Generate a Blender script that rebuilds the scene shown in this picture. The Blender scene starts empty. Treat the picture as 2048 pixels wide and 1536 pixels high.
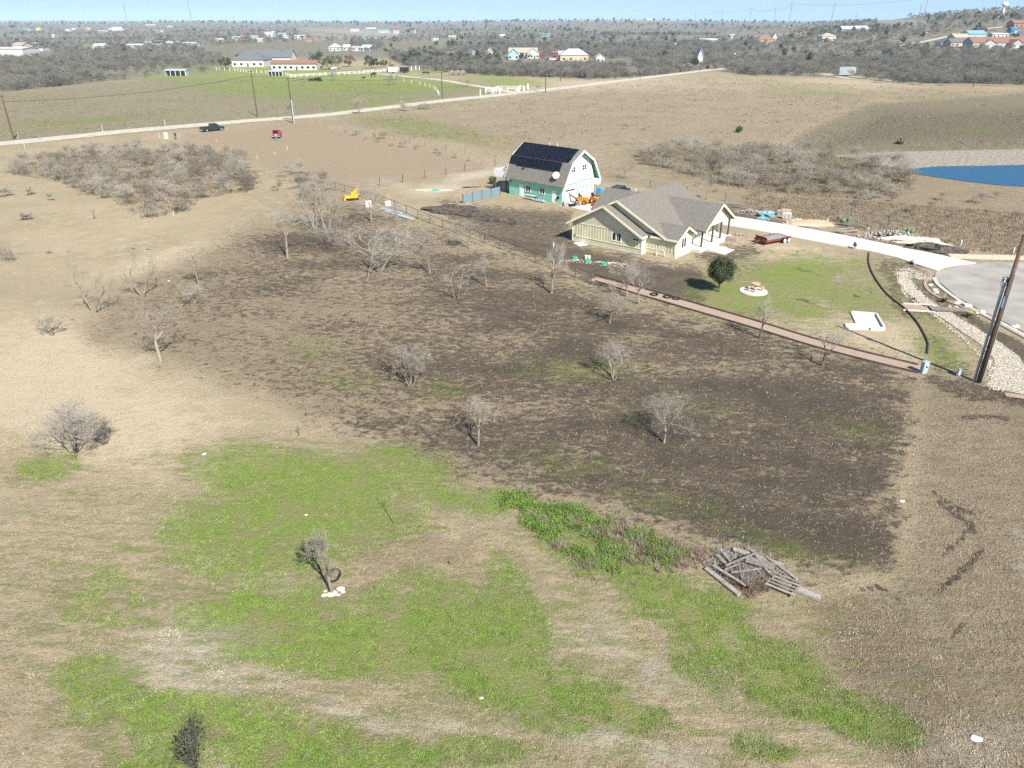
import bpy, bmesh, math, random
import numpy as np
from mathutils import Vector, Matrix
from mathutils.geometry import tessellate_polygon
random.seed(7); rng = np.random.default_rng(7)
R = math.radians; SC = bpy.context.scene; COL = SC.collection
# ------------------------------------------------------------------ camera, sky, sun
F = 1470.0; PIT = math.atan(728 / F); CH = 26.0
cd = bpy.data.cameras.new('camera'); cam = bpy.data.objects.new('camera', cd); COL.objects.link(cam)
cd.sensor_width = 36; cd.lens = F / 2048 * 36; cd.clip_start = 0.5; cd.clip_end = 30000
cam.location = (0, 0, CH); cam.rotation_euler = (math.pi / 2 - PIT, 0, 0); SC.camera = cam
W = bpy.data.worlds.new('World'); SC.world = W; W.use_nodes = True
wn = W.node_tree.nodes; wl = W.node_tree.links
SUN_AZ = R(-62); SUN_EL = R(41)
sky = wn.new('ShaderNodeTexSky'); sky.sky_type = 'NISHITA'; sky.sun_disc = False
sky.sun_elevation = SUN_EL; sky.sun_rotation = math.atan2(math.cos(SUN_AZ), math.sin(SUN_AZ))
sky.air_density = 1.0; sky.dust_density = 0.0; sky.ozone_density = 2.0; sky.altitude = 200
bg = wn['Background']; bg.inputs[1].default_value = 0.07
tcw = wn.new('ShaderNodeTexCoord'); sxz = wn.new('ShaderNodeSeparateXYZ'); wl.new(tcw.outputs['Generated'], sxz.inputs[0])
mrw = wn.new('ShaderNodeMapRange'); mrw.inputs[1].default_value = 0.0; mrw.inputs[2].default_value = 0.35; wl.new(sxz.outputs[2], mrw.inputs[0])
mxw = wn.new('ShaderNodeMix'); mxw.data_type = 'RGBA'; mxw.inputs[6].default_value = (3.5, 5.75, 7.3, 1)   # pale blue air low over the horizon
wl.new(mrw.outputs[0], mxw.inputs[0]); wl.new(sky.outputs[0], mxw.inputs[7]); wl.new(mxw.outputs[2], bg.inputs[0])
sd = bpy.data.lights.new('sun', 'SUN'); sd.energy = 5.0; sd.angle = R(0.5); sd.color = (1.0, 0.945, 0.865)
so = bpy.data.objects.new('sun', sd); COL.objects.link(so)
so.rotation_euler = Vector((math.cos(SUN_AZ) * math.cos(SUN_EL), math.sin(SUN_AZ) * math.cos(SUN_EL), math.sin(SUN_EL))).to_track_quat('Z', 'Y').to_euler()
SC.view_settings.view_transform = 'Standard'; SC.view_settings.look = 'None'
SC.view_settings.exposure = 0.9; SC.view_settings.gamma = 1
SC.cycles.max_bounces = 5; SC.cycles.diffuse_bounces = 2; SC.cycles.glossy_bounces = 2; SC.cycles.transparent_max_bounces = 4
SC.cycles.volume_bounces = 0; SC.cycles.use_denoising = False; SC.cycles.denoiser = 'OPENIMAGEDENOISE'; SC.cycles.denoising_prefilter = 'ACCURATE'; SC.cycles.denoising_input_passes = 'RGB_ALBEDO_NORMAL'; SC.cycles.sample_clamp_indirect = 1.5; SC.cycles.use_adaptive_sampling = False

# ------------------------------------------------------------------ terrain and pixel helpers
def sst(a, b, x):
    t = np.clip((x - a) / (b - a), 0, 1); return t * t * (3 - 2 * t)
def terr(x, y):
    x = np.asarray(x, float); y = np.asarray(y, float)
    r = np.hypot(x, y); k = x / np.maximum(y, 1)
    k = np.where(y > 0, k, np.where(x > 0, 0.8, -1.2))
    ridge = 40 * sst(.24, .62, k) * sst(620, 1500, r)
    far = (14 + 5 * np.sin(x * .0012 + 1) + 4 * np.sin(x * .0031)) * sst(1500, 4200, r)
    und = (2.0 * np.sin(x * .009 + y * .004) + 1.6 * np.sin(y * .011 - x * .003)) * sst(700, 1500, r)
    return np.maximum(ridge, far * (1 - .5 * sst(.24, .5, k))) + und
def T(x, y): return float(terr(x, y))
cP, sP = math.cos(PIT), math.sin(PIT)
def G(px, py, z=None):
    a = (px - 1024) / F; b = -(py - 768) / F
    d = (a, cP + b * sP, -sP + b * cP)
    if z is not None or py > 130:
        t = ((z or 0) - CH) / d[2]; return Vector((d[0] * t, d[1] * t, z or 0))
    t = 300.0
    while t < 9000:
        x, y, zz = d[0] * t, d[1] * t, CH + d[2] * t
        h = T(x, y)
        if zz <= h: break
        t += max(2, (zz - h) * 3 if d[2] < 0 else 10)
    return Vector((x, y, T(x, y)))
def proj(x, y, z):
    f = y * cP - (z - CH) * sP; u = y * sP + (z - CH) * cP
    f = np.where(f > .5, f, np.nan)
    return 1024 + F * x / f, 768 - F * u / f, f
def mpp(px, py):      # metres per photo pixel at the ground there
    p = G(px, py); return float(p.y * cP - (p.z - CH) * sP) / F
def HT(px, py, py2):
    p = G(px, py); lo, hi = 0., 120.
    for _ in range(40):
        m = (lo + hi) / 2
        if proj(p.x, p.y, p.z + m)[1] > py2: lo = m
        else: hi = m
    return lo
# ------------------------------------------------------------------ object helpers
def tag(o, label=None, cat=None, group=None, kind=None):
    if label: o['label'] = label
    if cat: o['category'] = cat
    if group: o['group'] = group
    if kind: o['kind'] = kind
    return o
def empty(name, loc, rz=0, label=None, cat=None, group=None):
    o = bpy.data.objects.new(name, None); COL.objects.link(o); o.location = loc; o.rotation_euler = (0, 0, rz)
    return tag(o, label, cat, group)
def mesh_np(name, V, Fc, m, parent=None, smooth=False, attrs=None):
    V = np.asarray(V, np.float32); Fc = np.asarray(Fc, np.int32); k = Fc.shape[1]
    me = bpy.data.meshes.new(name); me.vertices.add(len(V)); me.vertices.foreach_set('co', V.ravel())
    me.loops.add(Fc.size); me.loops.foreach_set('vertex_index', Fc.ravel())
    me.polygons.add(len(Fc)); me.polygons.foreach_set('loop_start', np.arange(0, Fc.size, k, dtype=np.int32))
    me.polygons.foreach_set('loop_total', np.full(len(Fc), k, np.int32))
    if smooth: me.polygons.foreach_set('use_smooth', np.ones(len(Fc), bool))
    me.update(calc_edges=True)
    for n, a in (attrs or {}).items():
        at = me.attributes.new(n, 'FLOAT_COLOR', 'POINT'); at.data.foreach_set('color', np.asarray(a, np.float32).ravel())
    me.materials.append(m)
    o = bpy.data.objects.new(name, me); COL.objects.link(o)
    if parent: o.parent = parent
    return o
class MB:
    def __init__(s): s.v = []; s.f = []
    def add(s, v, f):
        n = len(s.v); s.v += [tuple(p) for p in v]; s.f += [tuple(i + n for i in q) for q in f]; return s
    def box(s, c, d, rz=0, rx=0, ry=0):
        M = Matrix.Rotation(rz, 3, 'Z') @ Matrix.Rotation(ry, 3, 'Y') @ Matrix.Rotation(rx, 3, 'X')
        v = [Vector(c) + M @ Vector((d[0] * i / 2, d[1] * j / 2, d[2] * k / 2)) for k in (-1, 1) for j in (-1, 1) for i in (-1, 1)]
        return s.add(v, [(0, 2, 3, 1), (4, 5, 7, 6), (0, 1, 5, 4), (2, 6, 7, 3), (0, 4, 6, 2), (1, 3, 7, 5)])
    def bb(s, x0, x1, y0, y1, z0, z1): return s.box(((x0 + x1) / 2, (y0 + y1) / 2, (z0 + z1) / 2), (x1 - x0, y1 - y0, z1 - z0))
    def cyl(s, p, q, r0, r1=None, n=8, cap=True):
        r1 = r0 if r1 is None else r1; p = Vector(p); q = Vector(q); d = (q - p).normalized()
        a = d.orthogonal().normalized(); b = d.cross(a)
        v = [p + (a * math.cos(t) + b * math.sin(t)) * r0 for t in [2 * math.pi * i / n for i in range(n)]]
        v += [q + (a * math.cos(t) + b * math.sin(t)) * r1 for t in [2 * math.pi * i / n for i in range(n)]]
        f = [(i, (i + 1) % n, n + (i + 1) % n, n + i) for i in range(n)]
        if cap: f += [tuple(range(n))[::-1], tuple(range(n, 2 * n))]
        return s.add(v, f)
    def blob(s, c, r, nz=.2, seg=10, ring=6, seed=0, flat=None):
        rr = random.Random(seed); v = []; f = []
        rx, ry, rz = r if isinstance(r, tuple) else (r, r, r)
        for i in range(ring + 1):
            th = math.pi * i / ring
            for j in range(seg):
                ph = 2 * math.pi * j / seg; k = 1 + rr.uniform(-nz, nz)
                z = math.cos(th) * rz * k
                if flat is not None: z = max(z, flat)
                v.append((c[0] + rx * k * math.sin(th) * math.cos(ph), c[1] + ry * k * math.sin(th) * math.sin(ph), c[2] + z))
        for i in range(ring):
            for j in range(seg): f.append((i * seg + j, (i + 1) * seg + j, (i + 1) * seg + (j + 1) % seg, i * seg + (j + 1) % seg))
        return s.add(v, f)
    def prof(s, pts, w0, w1, axis='y'):    # polygon (u,z) extruded along the other axis
        n = len(pts); g = (lambda u, w, z: (u, w, z)) if axis == 'y' else (lambda u, w, z: (w, u, z))
        v = [g(u, w0, z) for u, z in pts] + [g(u, w1, z) for u, z in pts]
        return s.add(v, [(i, (i + 1) % n, n + (i + 1) % n, n + i) for i in range(n)] + [tuple(range(n))[::-1], tuple(range(n, 2 * n))])
    def plate(s, quad, t):                 # a slab of thickness t under a quad/poly
        q = [Vector(p) for p in quad]; nrm = (q[1] - q[0]).cross(q[2] - q[0]).normalized()
        if nrm.z < 0: nrm = -nrm
        n = len(q); v = q + [p - nrm * t for p in q]
        return s.add(v, [(i, (i + 1) % n, n + (i + 1) % n, n + i) for i in range(n)] + [tuple(range(n)), tuple(range(n, 2 * n))[::-1]])
    def build(s, name, m, parent=None, smooth=False, fix=True):
        me = bpy.data.meshes.new(name); me.from_pydata(s.v, [], s.f); me.materials.append(m)
        if fix:
            b = bmesh.new(); b.from_mesh(me); bmesh.ops.recalc_face_normals(b, faces=b.faces); b.to_mesh(me); b.free()
        if smooth:
            for p in me.polygons: p.use_smooth = True
        o = bpy.data.objects.new(name, me); COL.objects.link(o)
        if parent: o.parent = parent
        return o
def copy_tree(o, parent=None):
    c = o.copy(); COL.objects.link(c)
    if parent: c.parent = parent
    for ch in list(o.children): copy_tree(ch, c)
    return c
# ------------------------------------------------------------------ materials
MC = {}
def mat(name, col, rough=.8, var=.12, scale=6, metal=0, bump=0, bscale=20, col2=None, spec=.3, rnd=0):
    if name in MC: return MC[name]
    m = bpy.data.materials.new(name); m.use_nodes = True; n = m.node_tree.nodes; l = m.node_tree.links
    b = n['Principled BSDF']; b.inputs['Roughness'].default_value = rough; b.inputs['Metallic'].default_value = metal
    b.inputs['Specular IOR Level'].default_value = spec
    g = n.new('ShaderNodeNewGeometry'); t = n.new('ShaderNodeTexNoise'); t.inputs['Scale'].default_value = scale
    t.inputs['Detail'].default_value = 5; l.new(g.outputs['Position'], t.inputs['Vector'])
    mx = n.new('ShaderNodeMix'); mx.data_type = 'RGBA'
    c2 = col2 or tuple(c * (1 + var * 2) for c in col); c1 = col if col2 else tuple(c * (1 - var * 2) for c in col)
    mx.inputs[6].default_value = (*c1, 1); mx.inputs[7].default_value = (*c2, 1)
    rp = n.new('ShaderNodeMapRange'); rp.inputs[1].default_value = .3; rp.inputs[2].default_value = .7
    l.new(t.outputs['Fac'], rp.inputs[0])
    f = rp.outputs[0]
    if rnd:
        oi = n.new('ShaderNodeObjectInfo'); ad = n.new('ShaderNodeMath'); ad.operation = 'MULTIPLY_ADD'
        l.new(oi.outputs['Random'], ad.inputs[0]); ad.inputs[1].default_value = rnd
        ml = n.new('ShaderNodeMath'); ml.operation = 'MULTIPLY'; l.new(f, ml.inputs[0]); ml.inputs[1].default_value = 1 - rnd
        l.new(ml.outputs[0], ad.inputs[2]); f = ad.outputs[0]
    l.new(f, mx.inputs[0]); l.new(mx.outputs[2], b.inputs['Base Color'])
    if bump:
        t2 = n.new('ShaderNodeTexNoise'); t2.inputs['Scale'].default_value = bscale; t2.inputs['Detail'].default_value = 4
        l.new(g.outputs['Position'], t2.inputs['Vector']); bp = n.new('ShaderNodeBump')
        bp.inputs['Distance'].default_value = bump; l.new(t2.outputs['Fac'], bp.inputs['Height']); l.new(bp.outputs[0], b.inputs['Normal'])
    MC[name] = m; return m
def shingle(name, c, c2):
    m = mat(name, c, .9, col2=c2, scale=5); n = m.node_tree.nodes; l = m.node_tree.links
    tc = n.new('ShaderNodeTexCoord'); sp = n.new('ShaderNodeSeparateXYZ'); l.new(tc.outputs['Object'], sp.inputs[0])
    wv = n.new('ShaderNodeMath'); wv.operation = 'MULTIPLY'; wv.inputs[1].default_value = 9; l.new(sp.outputs[2], wv.inputs[0])
    fr = n.new('ShaderNodeMath'); fr.operation = 'FRACT'; l.new(wv.outputs[0], fr.inputs[0])
    vo = n.new('ShaderNodeTexVoronoi'); vo.inputs['Scale'].default_value = 3.2; l.new(tc.outputs['Object'], vo.inputs['Vector'])
    ad = n.new('ShaderNodeMath'); ad.operation = 'MULTIPLY_ADD'; l.new(vo.outputs['Color'], ad.inputs[0]); ad.inputs[1].default_value = .6; l.new(fr.outputs[0], ad.inputs[2])
    bp = n.new('ShaderNodeBump'); bp.inputs['Distance'].default_value = .03; l.new(ad.outputs[0], bp.inputs['Height'])
    l.new(bp.outputs[0], n['Principled BSDF'].inputs['Normal']); return m
M = dict(
 twig=mat('twig_bark', (.24, .218, .18), .9, col2=(.43, .40, .34), scale=1.5, rnd=.7),
 twigb=mat('twig_bark_brown', (.16, .135, .105), .9, col2=(.33, .29, .235), scale=1.5, rnd=.7),
 trunk=mat('trunk_bark', (.15, .125, .10), .9, col2=(.33, .28, .23), scale=3, bump=.02),
 trunkd=mat('trunk_bark_dark', (.05, .042, .035), .9, col2=(.15, .13, .11), scale=3),
 leafd=mat('evergreen_leaf', (.022, .038, .016), .7, col2=(.085, .105, .045), scale=2, rnd=.5),
 leafo=mat('olive_leaf', (.05, .075, .025), .7, col2=(.13, .15, .06), scale=2, rnd=.5),
 leafg=mat('weed_leaf', (.05, .11, .015), .6, col2=(.19, .29, .05), scale=2.2),
 grassg=mat('green_blade', (.065, .15, .012), .7, col2=(.21, .33, .05), scale=2),
 grassd=mat('dry_blade', (.20, .165, .105), .9, col2=(.46, .39, .28), scale=1.2),
 deadw=mat('dead_weed', (.17, .12, .09), .9, col2=(.32, .25, .20), scale=1.5),
 stone=mat('white_limestone', (.42, .38, .31), .85, col2=(.75, .70, .61), scale=3, bump=.02, bscale=9),
 stoneg=mat('grey_stone', (.16, .15, .14), .85, col2=(.55, .52, .47), scale=4, bump=.02),
 conc=mat('pale_concrete', (.50, .485, .44), .85, col2=(.62, .60, .555), scale=1.2),
 concg=mat('grey_concrete', (.38, .37, .34), .85, col2=(.5, .49, .45), scale=1.5),
 brick=mat('red_brick_paving', (.27, .20, .155), .9, col2=(.42, .32, .255), scale=9, bump=.01),
 timber=mat('dark_timber', (.055, .042, .034), .85, col2=(.13, .10, .08), scale=4),
 woodg=mat('weathered_wood', (.12, .108, .095), .85, col2=(.42, .39, .345), scale=7, bump=.02, rnd=.5),
 pole=mat('pole_wood', (.075, .045, .032), .8, col2=(.13, .085, .06), scale=4),
 galv=mat('galvanised_steel', (.34, .42, .47), .5, col2=(.44, .52, .57), scale=3, metal=.2),
 galvg=mat('grey_steel', (.25, .28, .29), .5, col2=(.38, .41, .42), scale=3, metal=.2),
 white=mat('white_paint', (.78, .78, .76), .6, var=.04),
 black=mat('black_rubber', (.015, .015, .016), .7, var=.2),
 glass=mat('dark_glass', (.012, .016, .022), .12, var=.2, spec=.6),
 cream=mat('cream_siding', (.70, .665, .48), .7, var=.05, scale=.8),
 creamt=mat('cream_trim', (.74, .70, .54), .7, var=.03),
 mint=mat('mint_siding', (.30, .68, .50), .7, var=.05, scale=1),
 green=mat('green_soffit', (.03, .33, .13), .7, var=.04),
 minttrim=mat('pale_mint_trim', (.72, .80, .76), .6, var=.03),
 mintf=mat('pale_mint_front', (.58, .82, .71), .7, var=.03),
 solar=mat('solar_panel_glass', (.004, .005, .009), .22, col2=(.008, .01, .018), scale=1, spec=.5),
 solarf=mat('solar_frame', (.025, .027, .032), .5),
 navy=mat('slate_post_paint', (.05, .06, .075), .6),
 orange=mat('orange_machine_paint', (.70, .22, .015), .45, var=.08),
 yellow=mat('yellow_machine_paint', (.74, .42, .015), .5, var=.08),
 red=mat('red_paint', (.42, .03, .025), .45, var=.1), redt=mat('red_trailer_paint', (.20, .04, .03), .6, var=.2),
 pink=mat('faded_red_plastic', (.72, .10, .11), .5), blue=mat('blue_plastic', (.02, .25, .55), .6), teal=mat('teal_tarp', (.08, .20, .23), .7, col2=(.24, .40, .42), scale=4, bump=.05, bscale=5),
 steelblue=mat('dark_slate_car_paint', (.018, .026, .036), .3, spec=.6), dgreen=mat('dark_green_car_paint', (.018, .03, .027), .35, spec=.6),
 wcar=mat('white_car_paint', (.75, .76, .77), .35), silver=mat('silver_metal', (.45, .46, .47), .35, metal=.5),
 sand=mat('orange_sand', (.42, .29, .19), .95, col2=(.56, .42, .29), scale=2, bump=.03, bscale=6),
 lime=mat('crushed_limestone', (.52, .48, .38), .95, col2=(.72, .68, .57), scale=2, bump=.02),
 soil=mat('black_soil', (.035, .030, .025), .95, col2=(.14, .118, .09), scale=2, bump=.15, bscale=3),
 dirt=mat('brown_earth', (.15, .12, .09), .95, col2=(.27, .22, .17), scale=2, bump=.1, bscale=4),
 hay=mat('old_hay', (.20, .17, .13), .95, col2=(.32, .27, .21), scale=3),
 cow=mat('black_hide', (.012, .010, .009), .7), skin=mat('skin', (.42, .25, .17), .6), denim=mat('blue_denim', (.02, .12, .25), .8), cloth=mat('dark_jacket_cloth', (.03, .03, .032), .8),
 hair=mat('dark_hair', (.02, .014, .01), .8), lightb=mat('pale_blue_cloth', (.03, .30, .42), .8),
 cactus=mat('cactus_pad', (.09, .15, .08), .7, col2=(.17, .23, .13), scale=4),
 agave=mat('agave_leaf', (.12, .20, .06), .6, col2=(.24, .30, .11), scale=4))
ROOF = shingle('grey_brown_shingles', (.13, .12, .103), (.215, .20, .175))
ROOF2 = shingle('weathered_grey_shingles', (.15, .137, .12), (.27, .25, .225))
SID = {}
def siding(m, kind):      # board lines as a bump on the wall, in the building's own space
    m = m.copy(); n = m.node_tree.nodes; l = m.node_tree.links
    tc = n.new('ShaderNodeTexCoord'); sp = n.new('ShaderNodeSeparateXYZ'); l.new(tc.outputs['Object'], sp.inputs[0])
    if kind == 'lap': src = sp.outputs[2]; k = 6.0
    else:
        a = n.new('ShaderNodeMath'); a.operation = 'ADD'; l.new(sp.outputs[0], a.inputs[0]); l.new(sp.outputs[1], a.inputs[1]); src = a.outputs[0]; k = 2.5
    wv = n.new('ShaderNodeMath'); wv.operation = 'MULTIPLY'; wv.inputs[1].default_value = k; l.new(src, wv.inputs[0])
    fr = n.new('ShaderNodeMath'); fr.operation = 'FRACT'; l.new(wv.outputs[0], fr.inputs[0])
    bp = n.new('ShaderNodeBump'); bp.inputs['Distance'].default_value = .03; l.new(fr.outputs[0], bp.inputs['Height'])
    l.new(bp.outputs[0], n['Principled BSDF'].inputs['Normal']); return m
# ------------------------------------------------------------------ ground: one polar sheet with soil and grass masks
def vnoise(x, y, s, seed=0):
    x = np.asarray(x) / s + seed * 17.3 + 1000; y = np.asarray(y) / s + seed * 9.1 + 1000
    i = np.floor(x).astype(np.int64); j = np.floor(y).astype(np.int64); u = x - i; v = y - j
    u = u * u * (3 - 2 * u); v = v * v * (3 - 2 * v)
    def h(a, b):
        n = (a * 374761393 + b * 668265263 + seed * 1442695) & 0xffffffff
        n = ((n ^ (n >> 13)) * 1274126177) & 0xffffffff
        return ((n ^ (n >> 16)) & 0xffff) / 65535.
    return (h(i, j) * (1 - u) + h(i + 1, j) * u) * (1 - v) + (h(i, j + 1) * (1 - u) + h(i + 1, j + 1) * u) * v
def fbm(x, y, s, seed=0): return (vnoise(x, y, s, seed) + .5 * vnoise(x, y, s / 2.1, seed + 1) + .25 * vnoise(x, y, s / 4.3, seed + 2)) / 1.75
def pmask(px, py, pts, soft):           # soft-edged polygon mask
    pts = np.array(pts, float); out = np.zeros(len(px))
    lo = pts.min(0) - soft * 2; hi = pts.max(0) + soft * 2
    s = np.where((px > lo[0]) & (px < hi[0]) & (py > lo[1]) & (py < hi[1]))[0]
    if len(s) == 0: return out
    x = px[s]; y = py[s]; ins = np.zeros(len(s), bool); d = np.full(len(s), 1e9); n = len(pts)
    for i in range(n):
        a = pts[i]; b = pts[(i + 1) % n]; e = b - a
        t = np.clip(((x - a[0]) * e[0] + (y - a[1]) * e[1]) / (e @ e), 0, 1)
        d = np.minimum(d, np.hypot(x - a[0] - t * e[0], y - a[1] - t * e[1]))
        if a[1] != b[1]:
            c = ((a[1] > y) != (b[1] > y)) & (x < (b[0] - a[0]) * (y - a[1]) / (b[1] - a[1]) + a[0]); ins ^= c
    out[s] = np.clip(.5 + np.where(ins, d, -d) / (2 * soft), 0, 1); return out
def lmask(px, py, pts, w):
    out = np.zeros(len(px)); pts = np.array(pts, float)
    lo = pts.min(0) - 3 * w; hi = pts.max(0) + 3 * w
    s = np.where((px > lo[0]) & (px < hi[0]) & (py > lo[1]) & (py < hi[1]))[0]; d = np.full(len(s), 1e9)
    for i in range(len(pts) - 1):
        a = pts[i]; e = pts[i + 1] - a; t = np.clip(((px[s] - a[0]) * e[0] + (py[s] - a[1]) * e[1]) / (e @ e), 0, 1)
        d = np.minimum(d, np.hypot(px[s] - a[0] - t * e[0], py[s] - a[1] - t * e[1]))
    out[s] = np.clip(1.4 - d / w, 0, 1); return out
def emask(px, py, cx, cy, rx, ry, rot=0):
    c, s = math.cos(R(rot)), math.sin(R(rot)); dx = px - cx; dy = py - cy
    q = np.sqrt(((dx * c + dy * s) / rx) ** 2 + ((-dx * s + dy * c) / ry) ** 2)
    return np.clip(1.35 - .75 * q, 0, 1)
DARK = [(600, 400), (700, 402), (830, 446), (1180, 565), (1400, 618), (1640, 700), (1840, 752), (1850, 830), (1815, 980), (1800, 1160), (1700, 1170), (1420, 1092), (1270, 1045), (1150, 1012), (1020, 975), (930, 950), (850, 915), (730, 880), (610, 840), (520, 780), (340, 722), (200, 700), (150, 650), (240, 590), (410, 490), (530, 430)]
ROUGH = [(1840, 750), (2200, 800), (2400, 1700), (1900, 1700), (1650, 1300), (1600, 1200), (1800, 1150), (1820, 980)]
GREEN_E = [(900, 1330, 900, 240, 3, .36), (350, 1200, 330, 200, 0, .33), (600, 955, 190, 50, 6, .95), (520, 1040, 170, 75, -14, .85), (640, 1010, 190, 90, 0, .85), (560, 1110, 190, 60, -10, .6), (540, 1235, 170, 60, 0, .8),
 (700, 1290, 260, 55, 4, .9), (870, 1190, 120, 50, 12, .6), (900, 1270, 170, 90, 16, .9), (1040, 1270, 45, 130, -18, .95), (1010, 1350, 140, 60, 10, .85), (1180, 1400, 150, 45, 16, .8), (820, 920, 90, 30, 10, .8),
 (900, 985, 120, 22, 16, .75), (1010, 998, 50, 20, 5, .9), (1230, 1130, 150, 45, 22, .8), (1320, 1190, 120, 50, 28, .8), (1420, 1250, 70, 70, 10, .95), (1480, 1300, 110, 40, 30, .75), (1565, 1360, 80, 60, 25, 1.0), (1710, 1430, 130, 40, 22, .8), (1400, 1330, 100, 50, 30, .5),
 (200, 1200, 150, 110, 0, .42), (205, 1360, 90, 45, 0, .8), (390, 1440, 210, 45, 4, .85), (600, 1500, 160, 50, 0, .8), (760, 1520, 120, 40, 0, .75), (300, 1520, 140, 40, 0, .6), (950, 1500, 120, 40, 0, .5), (1130, 1440, 120, 40, 0, .5), (60, 1130, 90, 60, 0, .3),
 (95, 930, 60, 26, -10, .75), (170, 1000, 60, 26, 0, .3), (1540, 1500, 90, 30, 10, .5), (1240, 830, 60, 20, 5, .3), (1150, 930, 120, 22, 8, .45), (1330, 1010, 120, 22, 12, .5), (1560, 1090, 130, 22, 14, .6), (1160, 740, 110, 22, 0, .55), (880, 780, 60, 22, 0, .5), (620, 700, 90, 22, 0, .35), (700, 760, 80, 22, 0, .45), (1720, 860, 80, 24, 20, .45), (1420, 820, 70, 20, 0, .35),
 (640, 158, 230, 20, 3, 1.0), (760, 172, 160, 14, 0, .95), (520, 178, 140, 16, 4, .75), (1010, 162, 70, 7, 4, .85), (345, 156, 60, 4, 0, 1.0), (870, 143, 60, 3, 0, .9), (740, 205, 130, 14, 0, .5), (820, 250, 110, 14, 8, .55), (900, 270, 120, 10, 5, .5), (160, 243, 150, 8, -5, .5), (1620, 180, 100, 12, 4, .4), (1950, 260, 60, 10, 0, .4), (1850, 190, 80, 8, 0, .3),
 (1590, 545, 85, 24, -5, 1.0), (1500, 600, 120, 28, 0, .75), (1560, 580, 130, 40, 5, .6), (1640, 570, 90, 24, 20, .85), (1450, 545, 50, 14, -30, .7), (1600, 620, 60, 14, 10, .7), (1440, 578, 60, 10, 0, .9), (1700, 590, 110, 40, 10, .62), (1600, 510, 60, 8, 5, .5), (1700, 530, 50, 20, 0, .55), (1530, 560, 70, 26, -30, .6), (1620, 640, 80, 28, 0, .35), (1870, 700, 60, 26, 30, .6), (1960, 700, 50, 30, 0, .3), (1860, 640, 50, 18, 20, .5), (1780, 545, 40, 20, 0, .35), (1000, 205, 120, 6, 0, .2), (120, 80, 50, 2.5, 0, .6), (165, 95, 40, 3, 0, .7), (260, 95, 60, 4, 0, .3)]
PALE_E = [(392, 1330, 130, 70, 0, .85), (342, 1268, 22, 12, 0, 1.0), (300, 1285, 30, 8, 0, .9), (437, 1352, 30, 12, 0, 1.0), (340, 1380, 30, 12, 0, .9), (1960, 1505, 110, 40, -10, .95), (1310, 1500, 110, 24, 20, .75), (1180, 1480, 90, 18, 14, .65), (720, 1425, 90, 18, 14, .7), (860, 1440, 110, 18, 6, .5), (1200, 1280, 110, 40, 16, .55), (1330, 1350, 110, 36, 26, .5), (830, 916, 40, 4, 24, .8), (560, 1200, 50, 20, -20, .4), (520, 1160, 60, 20, 0, .3), (2040, 1130, 14, 20, 0, .9), (2042, 1080, 14, 14, 0, .9), (1810, 995, 14, 8, 20, .6), (1150, 1255, 40, 16, 20, .7), (1470, 1290, 40, 20, 0, .3),
 (1000, 1400, 60, 20, 0, .2), (870, 378, 50, 9, -5, .95), (800, 370, 40, 6, 10, .4), (965, 348, 60, 6, -12, 1.0), (940, 352, 50, 6, -10, .9), (820, 418, 40, 10, 10, .5), (1690, 178, 60, 5, 0, .2), (1620, 450, 40, 8, 10, .3), (300, 720, 40, 5, 0, .3), (1300, 385, 120, 8, 8, .5), (1210, 380, 50, 6, 0, .6),
 (960, 170, 260, 5, 4, .1), (730, 65, 90, 5, 3, .55), (680, 78, 60, 4, 0, .45), (1790, 43, 60, 5, 2, .5), (1560, 70, 170, 2.5, -5, .5), (330, 95, 60, 3, 0, .5), (60, 118, 60, 2, 0, .6)]
STRAW_E = [(1960, 1080, 170, 330, 0, .42), (90, 760, 190, 110, 0, .9), (260, 850, 200, 90, 0, .75), (380, 930, 150, 50, 0, .5), (130, 640, 160, 50, 0, .35), (330, 1060, 130, 50, 0, .3), (200, 470, 220, 90, 0, .35), (360, 510, 180, 22, -14, .6), (1700, 1120, 200, 60, 60, .5), (1960, 900, 120, 140, 20, .45), (1600, 510, 110, 20, 8, .7), (1680, 660, 120, 40, 10, .6), (1800, 680, 60, 40, 20, .6), (1350, 170, 300, 16, 0, .6), (1650, 170, 160, 14, 0, .65), (1300, 1100, 60, 10, 20, .3), (1000, 960, 100, 10, 20, .4), (720, 865, 100, 16, 16, .5), (620, 163, 60, 3, 0, .9), (560, 160, 8, 4, 0, .9), (700, 160, 60, 3, -4, .8)]
BROWN_P = [([(365, 262), (480, 250), (580, 238), (700, 262), (880, 298), (985, 325), (960, 342), (800, 368), (700, 388), (560, 350), (480, 328), (440, 300), (360, 285)], 16, .85), ([(100, 1700), (100, 1650), (200, 1700)], 5, 0),
 ([(720, 1080), (860, 1040), (1000, 1080), (960, 1150), (830, 1160), (720, 1180)], 40, .8), ([(500, 580), (640, 560), (720, 640), (560, 720), (300, 700), (300, 600)], 50, .6), ([(1600, 1190), (1800, 1180), (1990, 1400), (1850, 1500), (1640, 1330)], 50, .75), ([(1850, 760), (2300, 800), (2300, 1500), (1960, 1440), (1830, 1180), (1850, 980)], 40, .5), ([(1470, 395), (2100, 440), (2100, 530), (1700, 470), (1470, 420)], 12, .7), ([(660, 240), (1420, 145), (1800, 170), (1700, 240), (1500, 300), (1250, 290), (900, 285)], 20, .45), ([(1250, 300), (2100, 360), (2100, 480), (1500, 400)], 12, .55), ([(1870, 715), (1960, 725), (1950, 760), (1890, 745)], 12, .6), ([(620, 1440), (740, 1420), (780, 1500), (690, 1520)], 25, .6)]
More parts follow.
